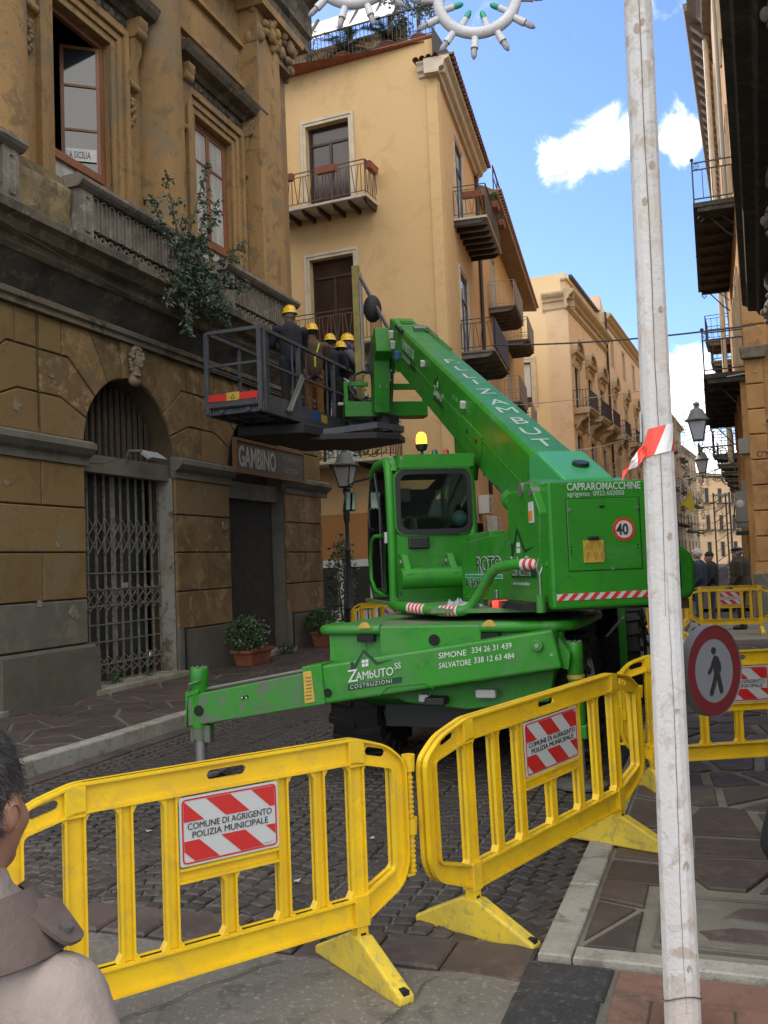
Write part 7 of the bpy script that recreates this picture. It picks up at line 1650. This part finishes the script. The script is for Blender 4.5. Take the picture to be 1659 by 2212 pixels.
    if hinge:
        for sx in (1, -1) if hinge == 2 else (1,):
            x = sx*(a+e); h = MB(); h.cyl((x+.03, 0, .36), (x+.03, 0, .80), .013, 10)
            for k in range(20): h.cyl((x+.03, 0, .37+k*.021), (x+.03, 0, .376+k*.021), .018, 10)
            h.build('hinge_rod', M_BAR, g)
            for z0, z1 in ((.80, .87), (.53, .60)): MB().lathe([(.02, z0), (.026, z0), (.03, z1), (.022, z1), (.02, z0)], (x+.03, 0, 0), 14).build('hinge_cup', M_BAR, g, smooth=40)
            for z in (.355, .62, .85): MB().box(x-.005, x+.035, -.012, .012, z, z+.012).build('hinge_lug', M_BAR, g)
    return g
barrier((-1.13, 3.30), (-.17, 3.95), 'nearest yellow plastic barrier with a red striped police sign, left of the centre', e=.25, tilt=0)
barrier((.345, 4.38), (1.30, 5.5), 'second yellow barrier from the camera standing in front of the machine wheel', tilt=-1.5, H=1.0, e=.33)
barrier((1.86, 6.72), (3.15, 6.85), 'yellow barrier behind the no-pedestrians sign disc', H=.98, hinge=2)
barrier((6.45, 19.2), (7.56, 18.9), 'far yellow barrier standing in front of the three waiting men', H=1.0)
barrier((4.60, 17.5), (5.75, 18.3), 'far yellow barrier seen between the green machine and the white pole', H=1.0, hinge=0)
barrier((-.5, 17.7), (.8, 18.6), 'far yellow barrier hidden behind the cab and the deck of the machine', H=1.0, hinge=0)
# black railing by the alley
fn = empty('low_black_fence', (-1.05, 20.1, 0), 100, 'low black picket fence beside the corner of the stone palazzo', 'fence')
for z in (.25, .85): MB().box(0, 2.2, -.012, .012, z, z+.03).build('rail', M_BLACK, fn)
pk = MB().box(-.012, .012, -.012, .012, .05, .95).ext([(-.02, .95), (.02, .95), (0, 1.02)], -.01, .01, 'xz').mesh('picket', M_BLACK)
for k in range(19): inst_mesh(pk, 'picket', fn, (.05+k*.117, 0, 0))
vp = empty('potted_fig', (-1.0, 20.9, 0), 0, 'tall thin potted fig tree in the alley beside the cab', 'plant')
m = MB(); [m.tube([(0, 0, .3), (R.uniform(-.3, .3), R.uniform(-.2, .2), 1.4), (R.uniform(-.5, .5), R.uniform(-.2, .2), R.uniform(1.9, 2.6))], .012, 5) for _ in range(9)]; m.build('stems', M_TWIG, vp)
m = MB(); leaves(m, (0, 0, 1.4), (.55, .35, 1.1), 420, .11, R, .1); m.build('foliage', M_LEAF, vp); MB().lathe([(0, 0), (.18, 0), (.24, .36), (.2, .36), (0, .34)], n=16).build('pot', M_TERRA, vp)
# striped marker post
mp_ = empty('striped_post', (3.32, 11.2, 0), 0, 'thin red and white striped marker post right of the white pole', 'marker post')
for k in range(8): MB().cyl((0, 0, .1+k*.16), (0, 0, .26+k*.16), .018, 10).build('band', M_REDP if k % 2 else M_WHP, mp_)

# ============================================================= wooden pole, tape, sign, garlands
M_POLE = mat('whitewashed_wood', (.52, .51, .50), .82, (.44, .43, .42), (.38, .33, .28), 3.5, .35, 50, streak=True, th=(.4, .65), c4=(.46, .42, .38))
PO = empty('white_wooden_pole', (0, 0, 0), label='tall whitewashed wooden pole with a long crack standing in the right foreground', cat='pole')
pb, ptp = Vector((.985, 3.375, 0)), Vector((1.16, 3.76, 4.9)); NS = 60; ns = 14; vs = []
for i in range(NS+1):
    f = i/NS; c = pb+(ptp-pb)*f; r_ = .0635-.012*f
    for k in range(ns):
        a = 2*pi*k/ns; fl_ = 1+.05*(1 if k % 2 else -.6)*noise.noise(Vector((k*3.1, f*3, 0)))*2+.012*noise.noise(Vector((k*1.7, f*26, 5)))
        if abs(a-4.55+.12*noise.noise(Vector((0, f*9, 2)))) < .001: fl_ *= .9
        vs.append((c.x+r_*fl_*cos(a), c.y+r_*fl_*sin(a), c.z))
m = MB().add(vs, [(i*ns+k, i*ns+(k+1) % ns, (i+1)*ns+(k+1) % ns, (i+1)*ns+k) for i in range(NS) for k in range(ns)]); m.build('shaft', M_POLE, PO, smooth=18)
def on_pole(f, a, dr=.0): c = pb+(ptp-pb)*f; r_ = .0635-.012*f+dr; return Vector((c.x+r_*cos(a), c.y+r_*sin(a), c.z))
A0 = 4.55
def crack(f0, f1, a, w, seed):
    q = MB(); n = 60; pl_ = []
    for k in range(n+1):
        f = f0+(f1-f0)*k/n; aa = a+.22*noise.noise(Vector((seed, f*6, 0)))+.03*noise.noise(Vector((seed, f*60, 0))); ww = w*(.35+.65*sin(pi*k/n))*(1+.5*noise.noise(Vector((seed, f*40, 3))))
        pl_ += [on_pole(f, aa-ww, .0022), on_pole(f, aa+ww, .0022)]
    q.add(pl_, [(2*k, 2*k+1, 2*k+3, 2*k+2) for k in range(n)]); return q
crack(.30, .99, A0-.05, .03, 1).build('crack', mat('crack_dark', (.13, .115, .10), .9), PO); crack(.02, .33, A0+.1, .018, 4).build('crack', mat('crack_dark', (0, 0, 0)), PO)
for f, a, s_ in ((.78, 4.3, .018), (.785, 4.75, .014), (.66, 4.95, .016), (.63, 4.3, .014), (.23, 4.9, .012), (.12, 5.0, .016), (.36, 4.95, .013), (.44, 4.8, .01), (.54, 5.1, .012), (.05, 4.9, .012)):
    q = MB(); c = on_pole(f, a, .001); t = Vector((-sin(a), cos(a), 0)); q.add([c+t*s_*cos(k*.63)*R.uniform(.6, 1)+Vector((0, 0, s_*1.5*sin(k*.63)*R.uniform(.6, 1))) for k in range(10)], [tuple(range(10))]); q.build('knot', mat('knot_brown', (.33, .26, .20), .9), PO)
# barrier tape wrapped round the pole
tp = empty('barrier_tape', (0, 0, 0), label='red and white barrier tape wrapped round the white pole', cat='tape')
def tape(f, z0, z1, a0, a1, n, mt, slx=0.0, dr=.004, nm='tape_band'):
    q = MB(); P = []
    for k in range(n+1):
        a = a0+(a1-a0)*k/n
        for z in range(5):
            t = z/4; zz = z0+(z1-z0)*t; ff = zz/4.9; c = pb+(ptp-pb)*ff; r_ = .0635-.012*ff+dr+.0022*noise.noise(Vector((a*3, zz*70, 1))); aa = a+slx*(t-.5); P.append((c.x+r_*cos(aa), c.y+r_*sin(aa), zz+.012*(a-4.6)))
    q.add(P, [(k*5+z, (k+1)*5+z, (k+1)*5+z+1, k*5+z+1) for k in range(n) for z in range(4)]); q.build(nm, mt, tp, smooth=60)
MTR = mat('red_tape', (.72, .055, .025), .3); MTW = mat('white_tape', (.68, .68, .67), .3)
tape(f=0, z0=2.075, z1=2.19, a0=3.45, a1=4.62, n=16, mt=MTR, slx=.85); tape(f=0, z0=2.075, z1=2.19, a0=4.62, a1=5.75, n=18, mt=MTW, slx=.85, dr=.0035); tape(f=0, z0=2.075, z1=2.17, a0=5.75, a1=7.0, n=14, mt=MTR, slx=.6, dr=.003); tape(f=0, z0=2.075, z1=2.19, a0=7.0, a1=9.6, n=16, mt=MTW, dr=.003)
q = MB(); c = on_pole(.435, 3.6); P = []
for i in range(7):
    for j in range(4): P.append((c.x-.008-.085*i/6-.01*j/3*i/6, c.y-.01+.01*sin(i*1.3+j), c.z-.01-.10*(i/6)**1.2-.045*j/3*(1+.3*sin(i))))
for k, (a, b, mt_) in enumerate(((0, 2, MTR), (2, 4, MTW), (4, 6, MTR))):
    q = MB(); q.add(P, [(i*4+j, (i+1)*4+j, (i+1)*4+j+1, i*4+j+1) for i in range(a, b) for j in range(3)]); q.build('tape_end', mt_, tp)
wr = MB().tube([on_pole(.028+.004*sin(k*.7), k*.42, .004) for k in range(17)], .0025, 5).build('wire_tie', M_IRON, PO)
# no-pedestrians disc fixed to the pole
sc = Vector((1.245, 3.60, 1.245)); NP = empty('no_pedestrians_sign', sc, label='round red rimmed no-pedestrians sign fixed to the right of the white pole', cat='road sign'); NP.rotation_euler = (radians(0), radians(-9), radians(36))
rr_ = .170
MB().lathe([(0, .012), (rr_*.97, .012), (rr_, .004), (rr_*1.015, -.008), (rr_*1.03, .012), (rr_*1.03, .03)], n=56, ax='y').build('rim', mat('grey_rim', (.10, .105, .105), .5, metal=.3), NP, smooth=30)
m = MB(); n = 56; O = [(rr_*cos(2*pi*k/n), rr_*sin(2*pi*k/n)) for k in range(n)]; I = [(.715*rr_*cos(2*pi*k/n), .715*rr_*sin(2*pi*k/n)) for k in range(n)]; ring(m, O, I, -.004, .008); m.build('red_ring', mat('shaded_red', (.085, .007, .009), .4), NP)  # red darkened: shade on this side of the disc put into colour
MB().cyl((0, .006, 0), (0, -.002, 0), .717*rr_, 56).build('white_face', mat('shaded_white', (.115, .12, .13), .4), NP)  # white darkened to grey, the disc's shade being in its colour
M_PIC = mat('pictogram_black', (.008, .008, .008), .5); pg = NP
def pic(pts, r0): 
    q = MB()
    for i in range(len(pts)-1):
        p, q_ = Vector(pts[i]), Vector(pts[i+1]); d = (q_-p).normalized(); nn = Vector((-d.y, d.x)); r0_ = r0
        P = [tuple(p+nn*r0_*cos(t)-d*r0_*sin(t)) for t in (0, .5, 1.05, 1.57, 2.1, 2.6, pi)]+[tuple(q_+nn*r0_*-cos(t)+d*r0_*sin(t)) for t in (0, .5, 1.05, 1.57, 2.1, 2.6, pi)]
        q.ext(P, -.005-.0003*i, -.0015, 'xz')
    q.build('walker_mark', M_PIC, pg)
k = rr_/.185
q = MB(); q.cyl((.014, -.0015, .082), (.014, -.0055, .082), .0145, 20); q.build('walker_mark', M_PIC, pg)
q = MB(); q.ext([(.006, .052), (.018, .062), (.03, .052), (.034, .0), (.026, -.022), (.0, -.022), (-.003, .0)], -.0055, -.0015, 'xz'); q.build('walker_mark', M_PIC, pg)
pic([(.008, .044), (-.018, .014), (-.036, .002)], .0085); pic([(.030, .046), (.040, .018), (.036, -.006)], .0080); pic([(.006, -.018), (-.014, -.050), (-.042, -.085)], .0115); pic([(.020, -.018), (.024, -.055), (.026, -.092)], .0115)
MB().bar((-.02, .03, 0), (-.17, .02, 0), .03, .012).build('bracket', M_IRON, NP)
# garland rings
M_RNG = mat('white_ring_plastic', (.55, .55, .57), .5, (.46, .46, .47), scale=6, dirt=(.35, .33, .3)); M_BUL = mat('clear_bulb', (.45, .43, .44), .15, trans=.5); M_GB = mat('green_bulb', (.01, .28, .17), .3)
def garland(c, r, label, start, seed):
    g = empty('light_ring', c, label=label, cat='christmas light', group='white rings of festive bulbs'); g.rotation_euler = (radians(-8), 0, radians(-6))
    MB().tube([(r*cos(2*pi*k/48), 0, r*sin(2*pi*k/48)) for k in range(49)], .025, 12, cap=False).build('ring', M_RNG, g, smooth=60)
    for k in range(12):
        a = start+2*pi*k/12; inward = False; u = Vector((cos(a), 0, sin(a))); q = MB()
        q.cyl(u*(r+.022), u*(r+.075), .0150, 10, .017); q.build('socket', M_RNG, g, smooth=40)
        MB().lathe([(.009, 0), (.0135, .014), (.013, .036), (.006, .052), (0, .056)], n=10).xf(Matrix.Translation(u*(r+.072)) @ u.to_track_quat('Z', 'Y').to_matrix().to_4x4()).build('bulb', M_BUL, g, smooth=60)
    for k in range(8):
        a = start+.35+2*pi*k/8; u = Vector((cos(a), 0, sin(a))); q = MB(); q.cyl(u*(r-.022), u*(r-.062), .0135, 10, .014).build('socket', M_RNG, g, smooth=40)
        MB().lathe([(.011, 0), (.0135, .014), (.0125, .032), (.006, .044), (0, .046)], n=10).xf(Matrix.Translation(u*(r-.060)) @ (-u).to_track_quat('Z', 'Y').to_matrix().to_4x4()).build('green_bulb', M_GB, g, smooth=60)
    MB().tube([(r*1.15, .03, r*1.4), (0, .03, r*.98), (-r*1.15, .03, r*1.4)], .010, 6).build('hanger', M_RNG, g)
garland((.495, 3.9, 4.145), .168, 'festive light ring with green bulbs, the one next to the white pole', 4.62, 1)
garland((-.03, 3.9, 4.30), .168, 'festive light ring cut by the top edge, left of the other ring', 4.45, 2)
ar = empty('light_arch_arm', (0, 0, 0), label='white box-section arm joining the wooden pole to the light rings at the top edge', cat='frame')
MB().bar((.66, 3.9, 4.245), (.80, 3.88, 4.29), .04, .035).build('arm', M_RNG, ar, bevel=.006); MB().bar((.81, 3.87, 4.29), (1.15, 3.75, 4.42), .05, .03).build('arm', M_RNG, ar, bevel=.006)
MB().bar((1.15, 3.76, 4.55), (-.6, 3.93, 4.62), .04, .04).build('arm', M_RNG, ar, bevel=.006)

# ============================================================= people
M_SKIN = mat('skin', (.30, .155, .095), .6, (.30, .155, .10), scale=12); M_SHOE = mat('dark_shoe', (.015, .013, .012), .6)
def remesh(mb, vox, name, mt, par, smooth_it=3, bump=None):
    o = mb.build(name, mt, par); r = o.modifiers.new('remesh', 'REMESH'); r.mode = 'VOXEL'; r.voxel_size = vox; r.use_smooth_shade = True
    s = o.modifiers.new('smooth', 'SMOOTH'); s.iterations = smooth_it; s.factor = .5; return o
def cap(mb, a, b, ra, rb, n=12):
    mb.sph(a, ra, n, 8); mb.sph(b, rb, n, 8); mb.cyl(a, b, ra, n, rb)
def head_into(b, hc, s=1.0, yaw=0.0, ear=True):
    Mh = Matrix.Translation(hc) @ Matrix.Rotation(yaw, 4, 'Z') @ Matrix.Scale(s, 4); q = MB()
    q.sph((0, -.012, .02), (.076, .094, .10), 18, 12); q.sph((0, .018, -.035), (.062, .075, .085), 16, 10); q.sph((0, .06, -.09), (.032, .03, .028), 10, 7)
    q.sph((0, .098, -.012), (.014, .018, .026), 8, 6); q.sph((0, .106, -.026), (.017, .016, .013), 8, 6); q.sph((0, .080, .028), (.045, .018, .014), 10, 6); q.sph((0, .092, -.062), (.028, .013, .009), 8, 5)
    for sx in (-1, 1): q.sph((sx*.032, .066, -.034), (.024, .022, .028), 8, 6); (ear and q.sph((sx*.080, -.008, -.008), (.011, .022, .032), 8, 6))
    b.merge(q, Mh)
def hand(par, w, d, mt=M_SKIN, side=1, s=1.0):
    w = Vector(w); d = Vector(d).normalized(); x = d.orthogonal().normalized(); z = d.cross(x); q = MB()
    q.sph(w+d*.045*s, (.036*s, .036*s, .042*s), 10, 7)
    for k in range(4):
        b0 = w+d*.075*s+x*(k-1.5)*.019*s; q.tube([b0, b0+d*.035*s+z*.008*s, b0+d*(.055-.006*abs(k-1.3))*s+z*.028*s], [.0095*s, .009*s, .0075*s], 6)
    q.tube([w+d*.03*s+x*.03*s*side, w+d*.06*s+x*.05*s*side, w+d*.085*s+x*.048*s*side+z*.015], [.011*s, .010*s, .008*s], 6); q.build('hand', mt, par, smooth=60)
def person(loc, heading, label, top, bottom, H=1.74, arms=None, headyaw=0, hat=None, hair=None, hairm=None, long_coat=0, z=0, lean=0, group=None, legs=((.10, 0), (-.10, 0)), vox=.016, stout=1.0, cat='person', head_tilt=0, hands=True, slope=0):
    k = H/1.74; g = empty('person', (loc[0], loc[1], z), label=label, cat=cat, group=group); g.rotation_euler = (radians(-lean), 0, -radians(heading)); g.scale = (k, k, k)
    sh = {1: Vector((.195*stout, 0, 1.42)), -1: Vector((-.195*stout, 0, 1.42))}
    if slope: sh = {1: Vector((.165, -.01, 1.36)), -1: Vector((-.165, -.01, 1.36))}
    arms = arms or {1: ((.26, -.02, 1.14), (.25, .10, .90)), -1: ((-.26, -.02, 1.14), (-.25, .10, .90))}
    hip = {1: Vector((.095, 0, .93)), -1: Vector((-.095, 0, .93))}
    b = MB(); cap(b, (0, 0, 1.0), (0, 0, 1.36), .125*stout, .135*stout); cap(b, (0, 0, 1.38), (0, .015, 1.56), .06, .055)
    for s_ in (1, -1):
        cap(b, sh[s_], arms[s_][0], .052, .042); cap(b, arms[s_][0], arms[s_][1], .04, .03); cap(b, (0, 0, 1.40), sh[s_], .06, .055)
        kn = Vector((hip[s_].x*1.05, .02+legs[0 if s_ > 0 else 1][1]*.5, .50)); an = Vector((hip[s_].x*1.15, legs[0 if s_ > 0 else 1][1], .09)); cap(b, hip[s_], kn, .085, .055); cap(b, kn, an, .052, .04)
    head_into(b, (0, .02, 1.625), 1.0, radians(headyaw)); remesh(b, vox, 'body', M_SKIN, g)
    t = MB(); T_ = .02
    for j in range(1): 
        cap(t, (0, -.0, .97-.0), (0, 0, 1.2), .15*stout, .165*stout, 16); cap(t, (0, 0, 1.2), (0, -.01, 1.37), .165*stout, .155*stout, 16); t.sph((.0, -.01, 1.40-.03*slope), ((.21-.03*slope)*stout, .115, .10), 16, 10)
    for s_ in (1, -1): cap(t, sh[s_]+Vector((0, 0, -.01)), arms[s_][0], .078, .062); cap(t, arms[s_][0], Vector(arms[s_][0])+(Vector(arms[s_][1])-Vector(arms[s_][0]))*.92, .06, .05)
    cap(t, (0, -.01, 1.42), (0, 0, 1.49), .085, .075)
    if long_coat: t.lathe([(.17*stout, 1.1), (.20*stout, .85), ((.23 if long_coat > .3 else .30)*stout, max(.35, long_coat)), (.23*stout, long_coat), (0, long_coat)], n=16)
    remesh(t, vox, 'jacket', top, g, 2)
    l = MB()
    for s_ in (1, -1):
        kn = Vector((hip[s_].x*1.05, .02+legs[0 if s_ > 0 else 1][1]*.5, .50)); an = Vector((hip[s_].x*1.15, legs[0 if s_ > 0 else 1][1], .12)); cap(l, hip[s_], kn, .108, .075); cap(l, kn, an, .075, .062)
        q = MB(); cap(q, (an.x, an.y-.03, .045), (an.x*1.1, an.y+.16, .035), .05, .04); q.sph((an.x, an.y-.02, .08), (.05, .06, .06), 10, 7); q.v = [(p[0], p[1], max(p[2], .0)) for p in q.v]; q.build('shoe', M_SHOE, g, smooth=60)
    l.sph((0, 0, .95), (.17*stout, .13, .12), 14, 9); remesh(l, vox, 'trousers', bottom, g, 2)
    if hands:
        for s_ in (1, -1): hand(g, arms[s_][1], Vector(arms[s_][1])-Vector(arms[s_][0]), side=s_)
    hm = Matrix.Translation((0, .02, 1.625)) @ Matrix.Rotation(radians(headyaw), 4, 'Z') @ Matrix.Rotation(radians(head_tilt), 4, 'X')
    if hair:
        q = MB(); rr = random.Random(int(loc[0]*100))
        q.sph((0, -.018, .03), (.085, .10, .104), 18, 12, lambda p: p if p.z > -.55 and (p.y < .55 or p.z > .5) else p*.8)
        if hair == 'fluffy':
            for i in range(90):
                a = rr.uniform(0, 6.28); e = rr.uniform(-.2, 1.5); p = Vector((cos(a)*cos(e)*.085, -.02+sin(a)*cos(e)*.10, .03+sin(e)*.105))
                if p.y > .06 and p.z < .07: continue
                q.sph(p, rr.uniform(.014, .024), 6, 4)
        q.xf(hm); q.build('hair', hairm, g, smooth=60)
    if hat: hat(g, hm)
    return g
M_HELM = mat('yellow_helmet', (.72, .45, .01), .3, spec=.6)
def helmet(g, hm):
    h = MB(); h.lathe([(.137, -.0), (.142, .004), (.132, .012), (.122, .02), (.118, .055), (.10, .10), (.06, .13), (0, .142)], (0, 0, 0), 26)
    h.v = [(p[0]*.9, p[1]*1.02+(.035 if p[1] > .1 and p[2] < .015 else 0), p[2]) for p in h.v]
    for x in (-.05, -.025, 0, .025, .05): h.tube([(x, .115*sin(t)*1.0, .02+.128*cos(t)*sqrt(max(.1, 1-(x/.13)**2))) for t in [-1.25+.25*k for k in range(11)]], .008, 6)
    h.xf(hm @ Matrix.Translation((0, -.012, .045))); h.build('hard_hat', M_HELM, g, smooth=50)
def at_k(x, y): v = Matrix.Rotation(-radians(20), 3, 'Z') @ Vector((x, y, 0)); return (K0[0]+v.x, K0[1]+v.y)
fab = lambda n, c, c2=None: mat(n, c, .9, c2 or tuple(v*.75 for v in c), scale=14, bump=.35, bscale=25)
M_NAVY = fab('dark_navy_cloth', (.012, .014, .024)); M_TROD = fab('dark_trousers', (.014, .014, .017)); M_BRN = fab('brown_work_jacket', (.10, .055, .028)); M_ORT = fab('orange_work_trousers', (.24, .095, .025)); M_GRYC = fab('grey_work_shirt', (.12, .12, .125))
gw_ = 'workers standing in the basket'
up = {1: ((.27, .12, 1.2), (.16, .34, 1.22)), -1: ((-.27, .12, 1.2), (-.16, .34, 1.22))}
hg = M_SKIN
p1_ = person(at_k(-.26, 1.60), -25, 'tall worker in a black jacket and ribbed yellow helmet, nearest to the balustrade', M_NAVY, M_TROD, 1.80, up, hat=helmet, hair='short', hairm=mat('grey_hair', (.16, .15, .14), .9), z=FZ, group=gw_, stout=1.12)
p2_ = person(at_k(-.30, 2.55), -15, 'worker in a brown jacket and orange trousers with a blue harness', M_BRN, M_ORT, 1.74, up, hat=helmet, hair='short', hairm=mat('black_hair', (.012, .010, .009), .8), z=FZ, group=gw_, stout=1.1)
for sx in (-1, 1): MB().tube([(sx*.02, -.165, .88), (sx*.11, -.14, .80), (sx*.17, -.02, .93)], .02, 8).build('harness_strap', mat('blue_strap', (.05, .06, .16), .8), p2_)
MB().tube([(0, -.175, 1.0), (.0, -.18, 1.15), (.09, -.16, 1.42)], .018, 6).build('harness_strap', mat('lime_strap', (.45, .5, .06), .7), p2_)
person(at_k(-.22, 3.15), 5, 'worker in dark navy clothes, third helmet from the left in the basket', M_NAVY, M_TROD, 1.68, up, hat=helmet, hair='short', hairm=mat('black_hair', (0, 0, 0)), z=FZ, group=gw_)
person(at_k(-.20, 3.60), 20, 'worker mostly hidden behind the navy one, only his helmet and shoulder showing', M_TROD, M_TROD, 1.64, up, hat=helmet, hair='short', hairm=mat('black_hair', (0, 0, 0)), z=FZ, group=gw_)
p5_ = person(at_k(-.14, 3.75), 75, 'worker in a grey shirt with a blue scarf under his helmet beside the mast', M_GRYC, M_ORT, 1.80, up, hat=helmet, z=FZ, group=gw_, hands=True)
MB().lathe([(.07, 1.47), (.092, 1.50), (.092, 1.58), (.082, 1.64), (.06, 1.64)], (0, -.01, 0), 16).build('blue_scarf', mat('blue_scarf', (.03, .04, .22), .9), p5_, smooth=60)
MB().tube([(.06, -.17, 1.0), (.12, -.15, 1.3), (.10, -.05, 1.50)], .02, 6).build('harness_strap', mat('orange_strap', (.5, .14, .08), .8), p5_)
# men at the far barrier
gm = 'men waiting behind the far barrier'
M_COAT = fab('olive_brown_coat', (.032, .026, .018)); M_BCOAT = fab('dark_blue_jacket', (.020, .030, .055)); M_JEAN = fab('blue_jeans', (.03, .045, .08))
pock = {1: ((.28, -.04, 1.15), (.22, .10, .98)), -1: ((-.28, -.04, 1.15), (-.22, .10, .98))}
a = person((6.78, 20.2), -70, 'white haired bearded man in a dark blue jacket with a pale scarf', M_BCOAT, M_JEAN, 1.76, pock, hair='fluffy', hairm=mat('white_hair', (.5, .5, .48), .9), group=gm, stout=1.12, hands=False)
q = MB(); q.lathe([(.085, 1.44), (.10, 1.48), (.095, 1.53), (.07, 1.54)], (0, .02, 0), 14); q.ext([(-.07, 1.48), (.07, 1.48), (.04, 1.26), (-.04, 1.26)], .15, .175, 'xz'); q.build('scarf', mat('pale_scarf', (.36, .38, .36), .9, (.12, .14, .13), scale=30, th=(.48, .52)), a, smooth=60)
q = MB(); q.sph((0, .085, 1.555), (.05, .04, .05), 10, 8); q.build('beard', mat('white_hair', (0, 0, 0)), a, smooth=60)
def beanie(g, hm): q = MB(); q.sph((0, -.012, .05), (.09, .105, .09), 16, 10, lambda p: p if p.z > -.3 else Vector((p.x, p.y, -.3))); q.xf(hm); q.build('knit_cap', mat('black_wool', (.012, .012, .014), .95, bump=.4), g, smooth=60)
def flatcap(g, hm): q = MB(); q.sph((0, .01, .075), (.105, .13, .045), 18, 8); q.ext([(-.07, .10), (-.05, .17), (.05, .17), (.07, .10)], .045, .06, 'xy'); q.xf(hm); q.build('flat_cap', mat('black_wool', (0, 0, 0)), g, smooth=50)
person((7.36, 21.1), -70, 'man in a black knit cap behind the white haired man', fab('black_coat', (.014, .013, .014)), M_JEAN, 1.70, pock, hat=beanie, group=gm, stout=1.08, hands=False)
b_ = person((7.72, 20.3), -62, 'stout man in a flat cap and long olive brown coat with a checked scarf', M_COAT, fab('dark_brown_trousers', (.02, .014, .010)), 1.78, pock, hat=flatcap, hair='short', hairm=mat('grey_hair', (0, 0, 0)), long_coat=.78, group=gm, stout=1.28, hands=False)
q = MB()
for k in range(9): q.box(-.045, .045, .215+.004*(k % 2), .235+.004*(k % 2), .88+k*.065, .945+k*.065)
MB().box(-.04, .05, .20, .232, .84, 1.46).build('scarf', mat('camel_scarf', (.33, .25, .16), .9), b_); q = MB(); [q.box(-.042, .052, .198, .235, .86+k*.1, .885+k*.1) for k in range(6)]; q.build('scarf_stripes', M_TEXTD, b_)
person((11.0, 33.2), -100, 'small dark dressed passer-by far down the street left of the white haired man', fab('black_coat', (0, 0, 0)), M_TROD, 1.72, None, hair='short', hairm=mat('black_hair', (0, 0, 0)), vox=.03)
# man cut by the left edge, seen from behind
M_BEIG = mat('pinkish_beige_jacket', (.30, .245, .215), .9, (.26, .21, .18), scale=7, bump=.6, bscale=9); MATS['pinkish_beige_jacket'] = M_BEIG
fgm = person((-.578, 1.25), 15, 'dark haired man in a pinkish beige jacket, seen from behind at the left edge', M_BEIG, M_TROD, 1.53, {1: ((.30, -.06, 1.12), (.24, .12, .92)), -1: ((-.30, -.06, 1.12), (-.24, .12, .92))}, headyaw=0, vox=.0085, stout=1.0, slope=1)
fgm.location.z = -.03
# short hair: cap of fine strands
hr = MB(); rr = random.Random(11); hcM = Matrix.Translation((0, .02, 1.625)) @ Matrix.Scale(1.0, 4)
hr.sph((0, -.016, .026), (.0835, .1005, .106), 26, 18, lambda p: p if (p.z > -.05 or p.y < .02) and (p.y < .62 or p.z > .62) and p.z > -.75 else p*.86)
for i in range(8000):
    p = Vector((rr.gauss(0, 1), rr.gauss(0, 1), rr.gauss(0, 1))).normalized()
    if (p.z < -.05 and p.y > .02) or (p.y > .6 and p.z < .62) or p.z < -.72: continue
    q0 = Vector((p.x*.083, -.016+p.y*.100, .026+p.z*.106)); d = (p*.55+Vector((rr.uniform(-.25, .25), .15+rr.uniform(-.2, .2), -.55+rr.uniform(-.2, .2)))).normalized(); L_ = rr.uniform(.007, .013); sd_ = d.cross(p).normalized()*.0009
    hr.add([q0-sd_, q0+sd_, q0+d*L_], [(0, 1, 2)])
hr.xf(hcM); hr.build('hair', mat('dark_brown_hair', (.022, .018, .016), .55, (.05, .045, .042), scale=40), fgm)
ea = MB(); ea.lathe([(.0, .0), (.008, .004), (.016, .0), (.019, .006), (.016, .012)], (0, 0, 0), 16, 'x'); ea.v = [(p[0], p[1]*1.0, p[2]*1.6) for p in ea.v]; ea.xf(Matrix.Translation((.082, .008, 1.615)) @ Matrix.Rotation(radians(-15), 4, 'Z') @ Matrix.Scale(.7, 4)); ea.build('ear', M_SKIN, fgm, smooth=60)
M_COLL = fab('taupe_collar', (.12, .088, .075)); 
cl = MB(); n = 28; P = []
for k in range(n+1):
    a = radians(-150+300*k/n)-pi/2
    for j, (r_, z) in enumerate(((.088, 1.51), (.10, 1.515), (.128, 1.475), (.150, 1.43), (.142, 1.425))): P.append((r_*cos(a)*1.12, r_*sin(a)*1.0-.012, z-.018*max(0, sin(a))))
cl.add(P, [(k*5+j, (k+1)*5+j, (k+1)*5+j+1, k*5+j+1) for k in range(n) for j in range(4)]); o = cl.build('collar', M_COLL, fgm, smooth=60); sl_ = o.modifiers.new('solid', 'SOLIDIFY'); sl_.thickness = .006
MB().ext(rnd([(.10, -.03), (.195, -.01), (.20, .03), (.12, .05)], .015), 0, .007, 'xy').xf(Matrix.Translation((.165, .0, 1.452)) @ Matrix.Rotation(radians(38), 4, 'Y') @ Matrix.Translation((-.17, 0, 0))).build('shoulder_tab', M_COLL, fgm); MB().cyl((.17, .01, 1.452), (.173, .01, 1.462), .010, 14).build('button', M_IRON, fgm)
# person cut by the right edge: dark green coat hem
person((2.10, 4.30), -10, 'person in a long dark green coat cut off by the right edge', fab('dark_green_coat', (.006, .010, .009)), M_TROD, 1.66, {1: ((.30, .0, 1.15), (.12, .2, 1.05)), -1: ((-.27, .02, 1.15), (-.10, .22, 1.05))}, long_coat=.12, hair='short', hairm=mat('black_hair', (0, 0, 0)), stout=1.5, vox=.02)
for o in list(NP.children):
    if o.name.startswith('walker_mark'): o.scale = (.92, 1, .92)
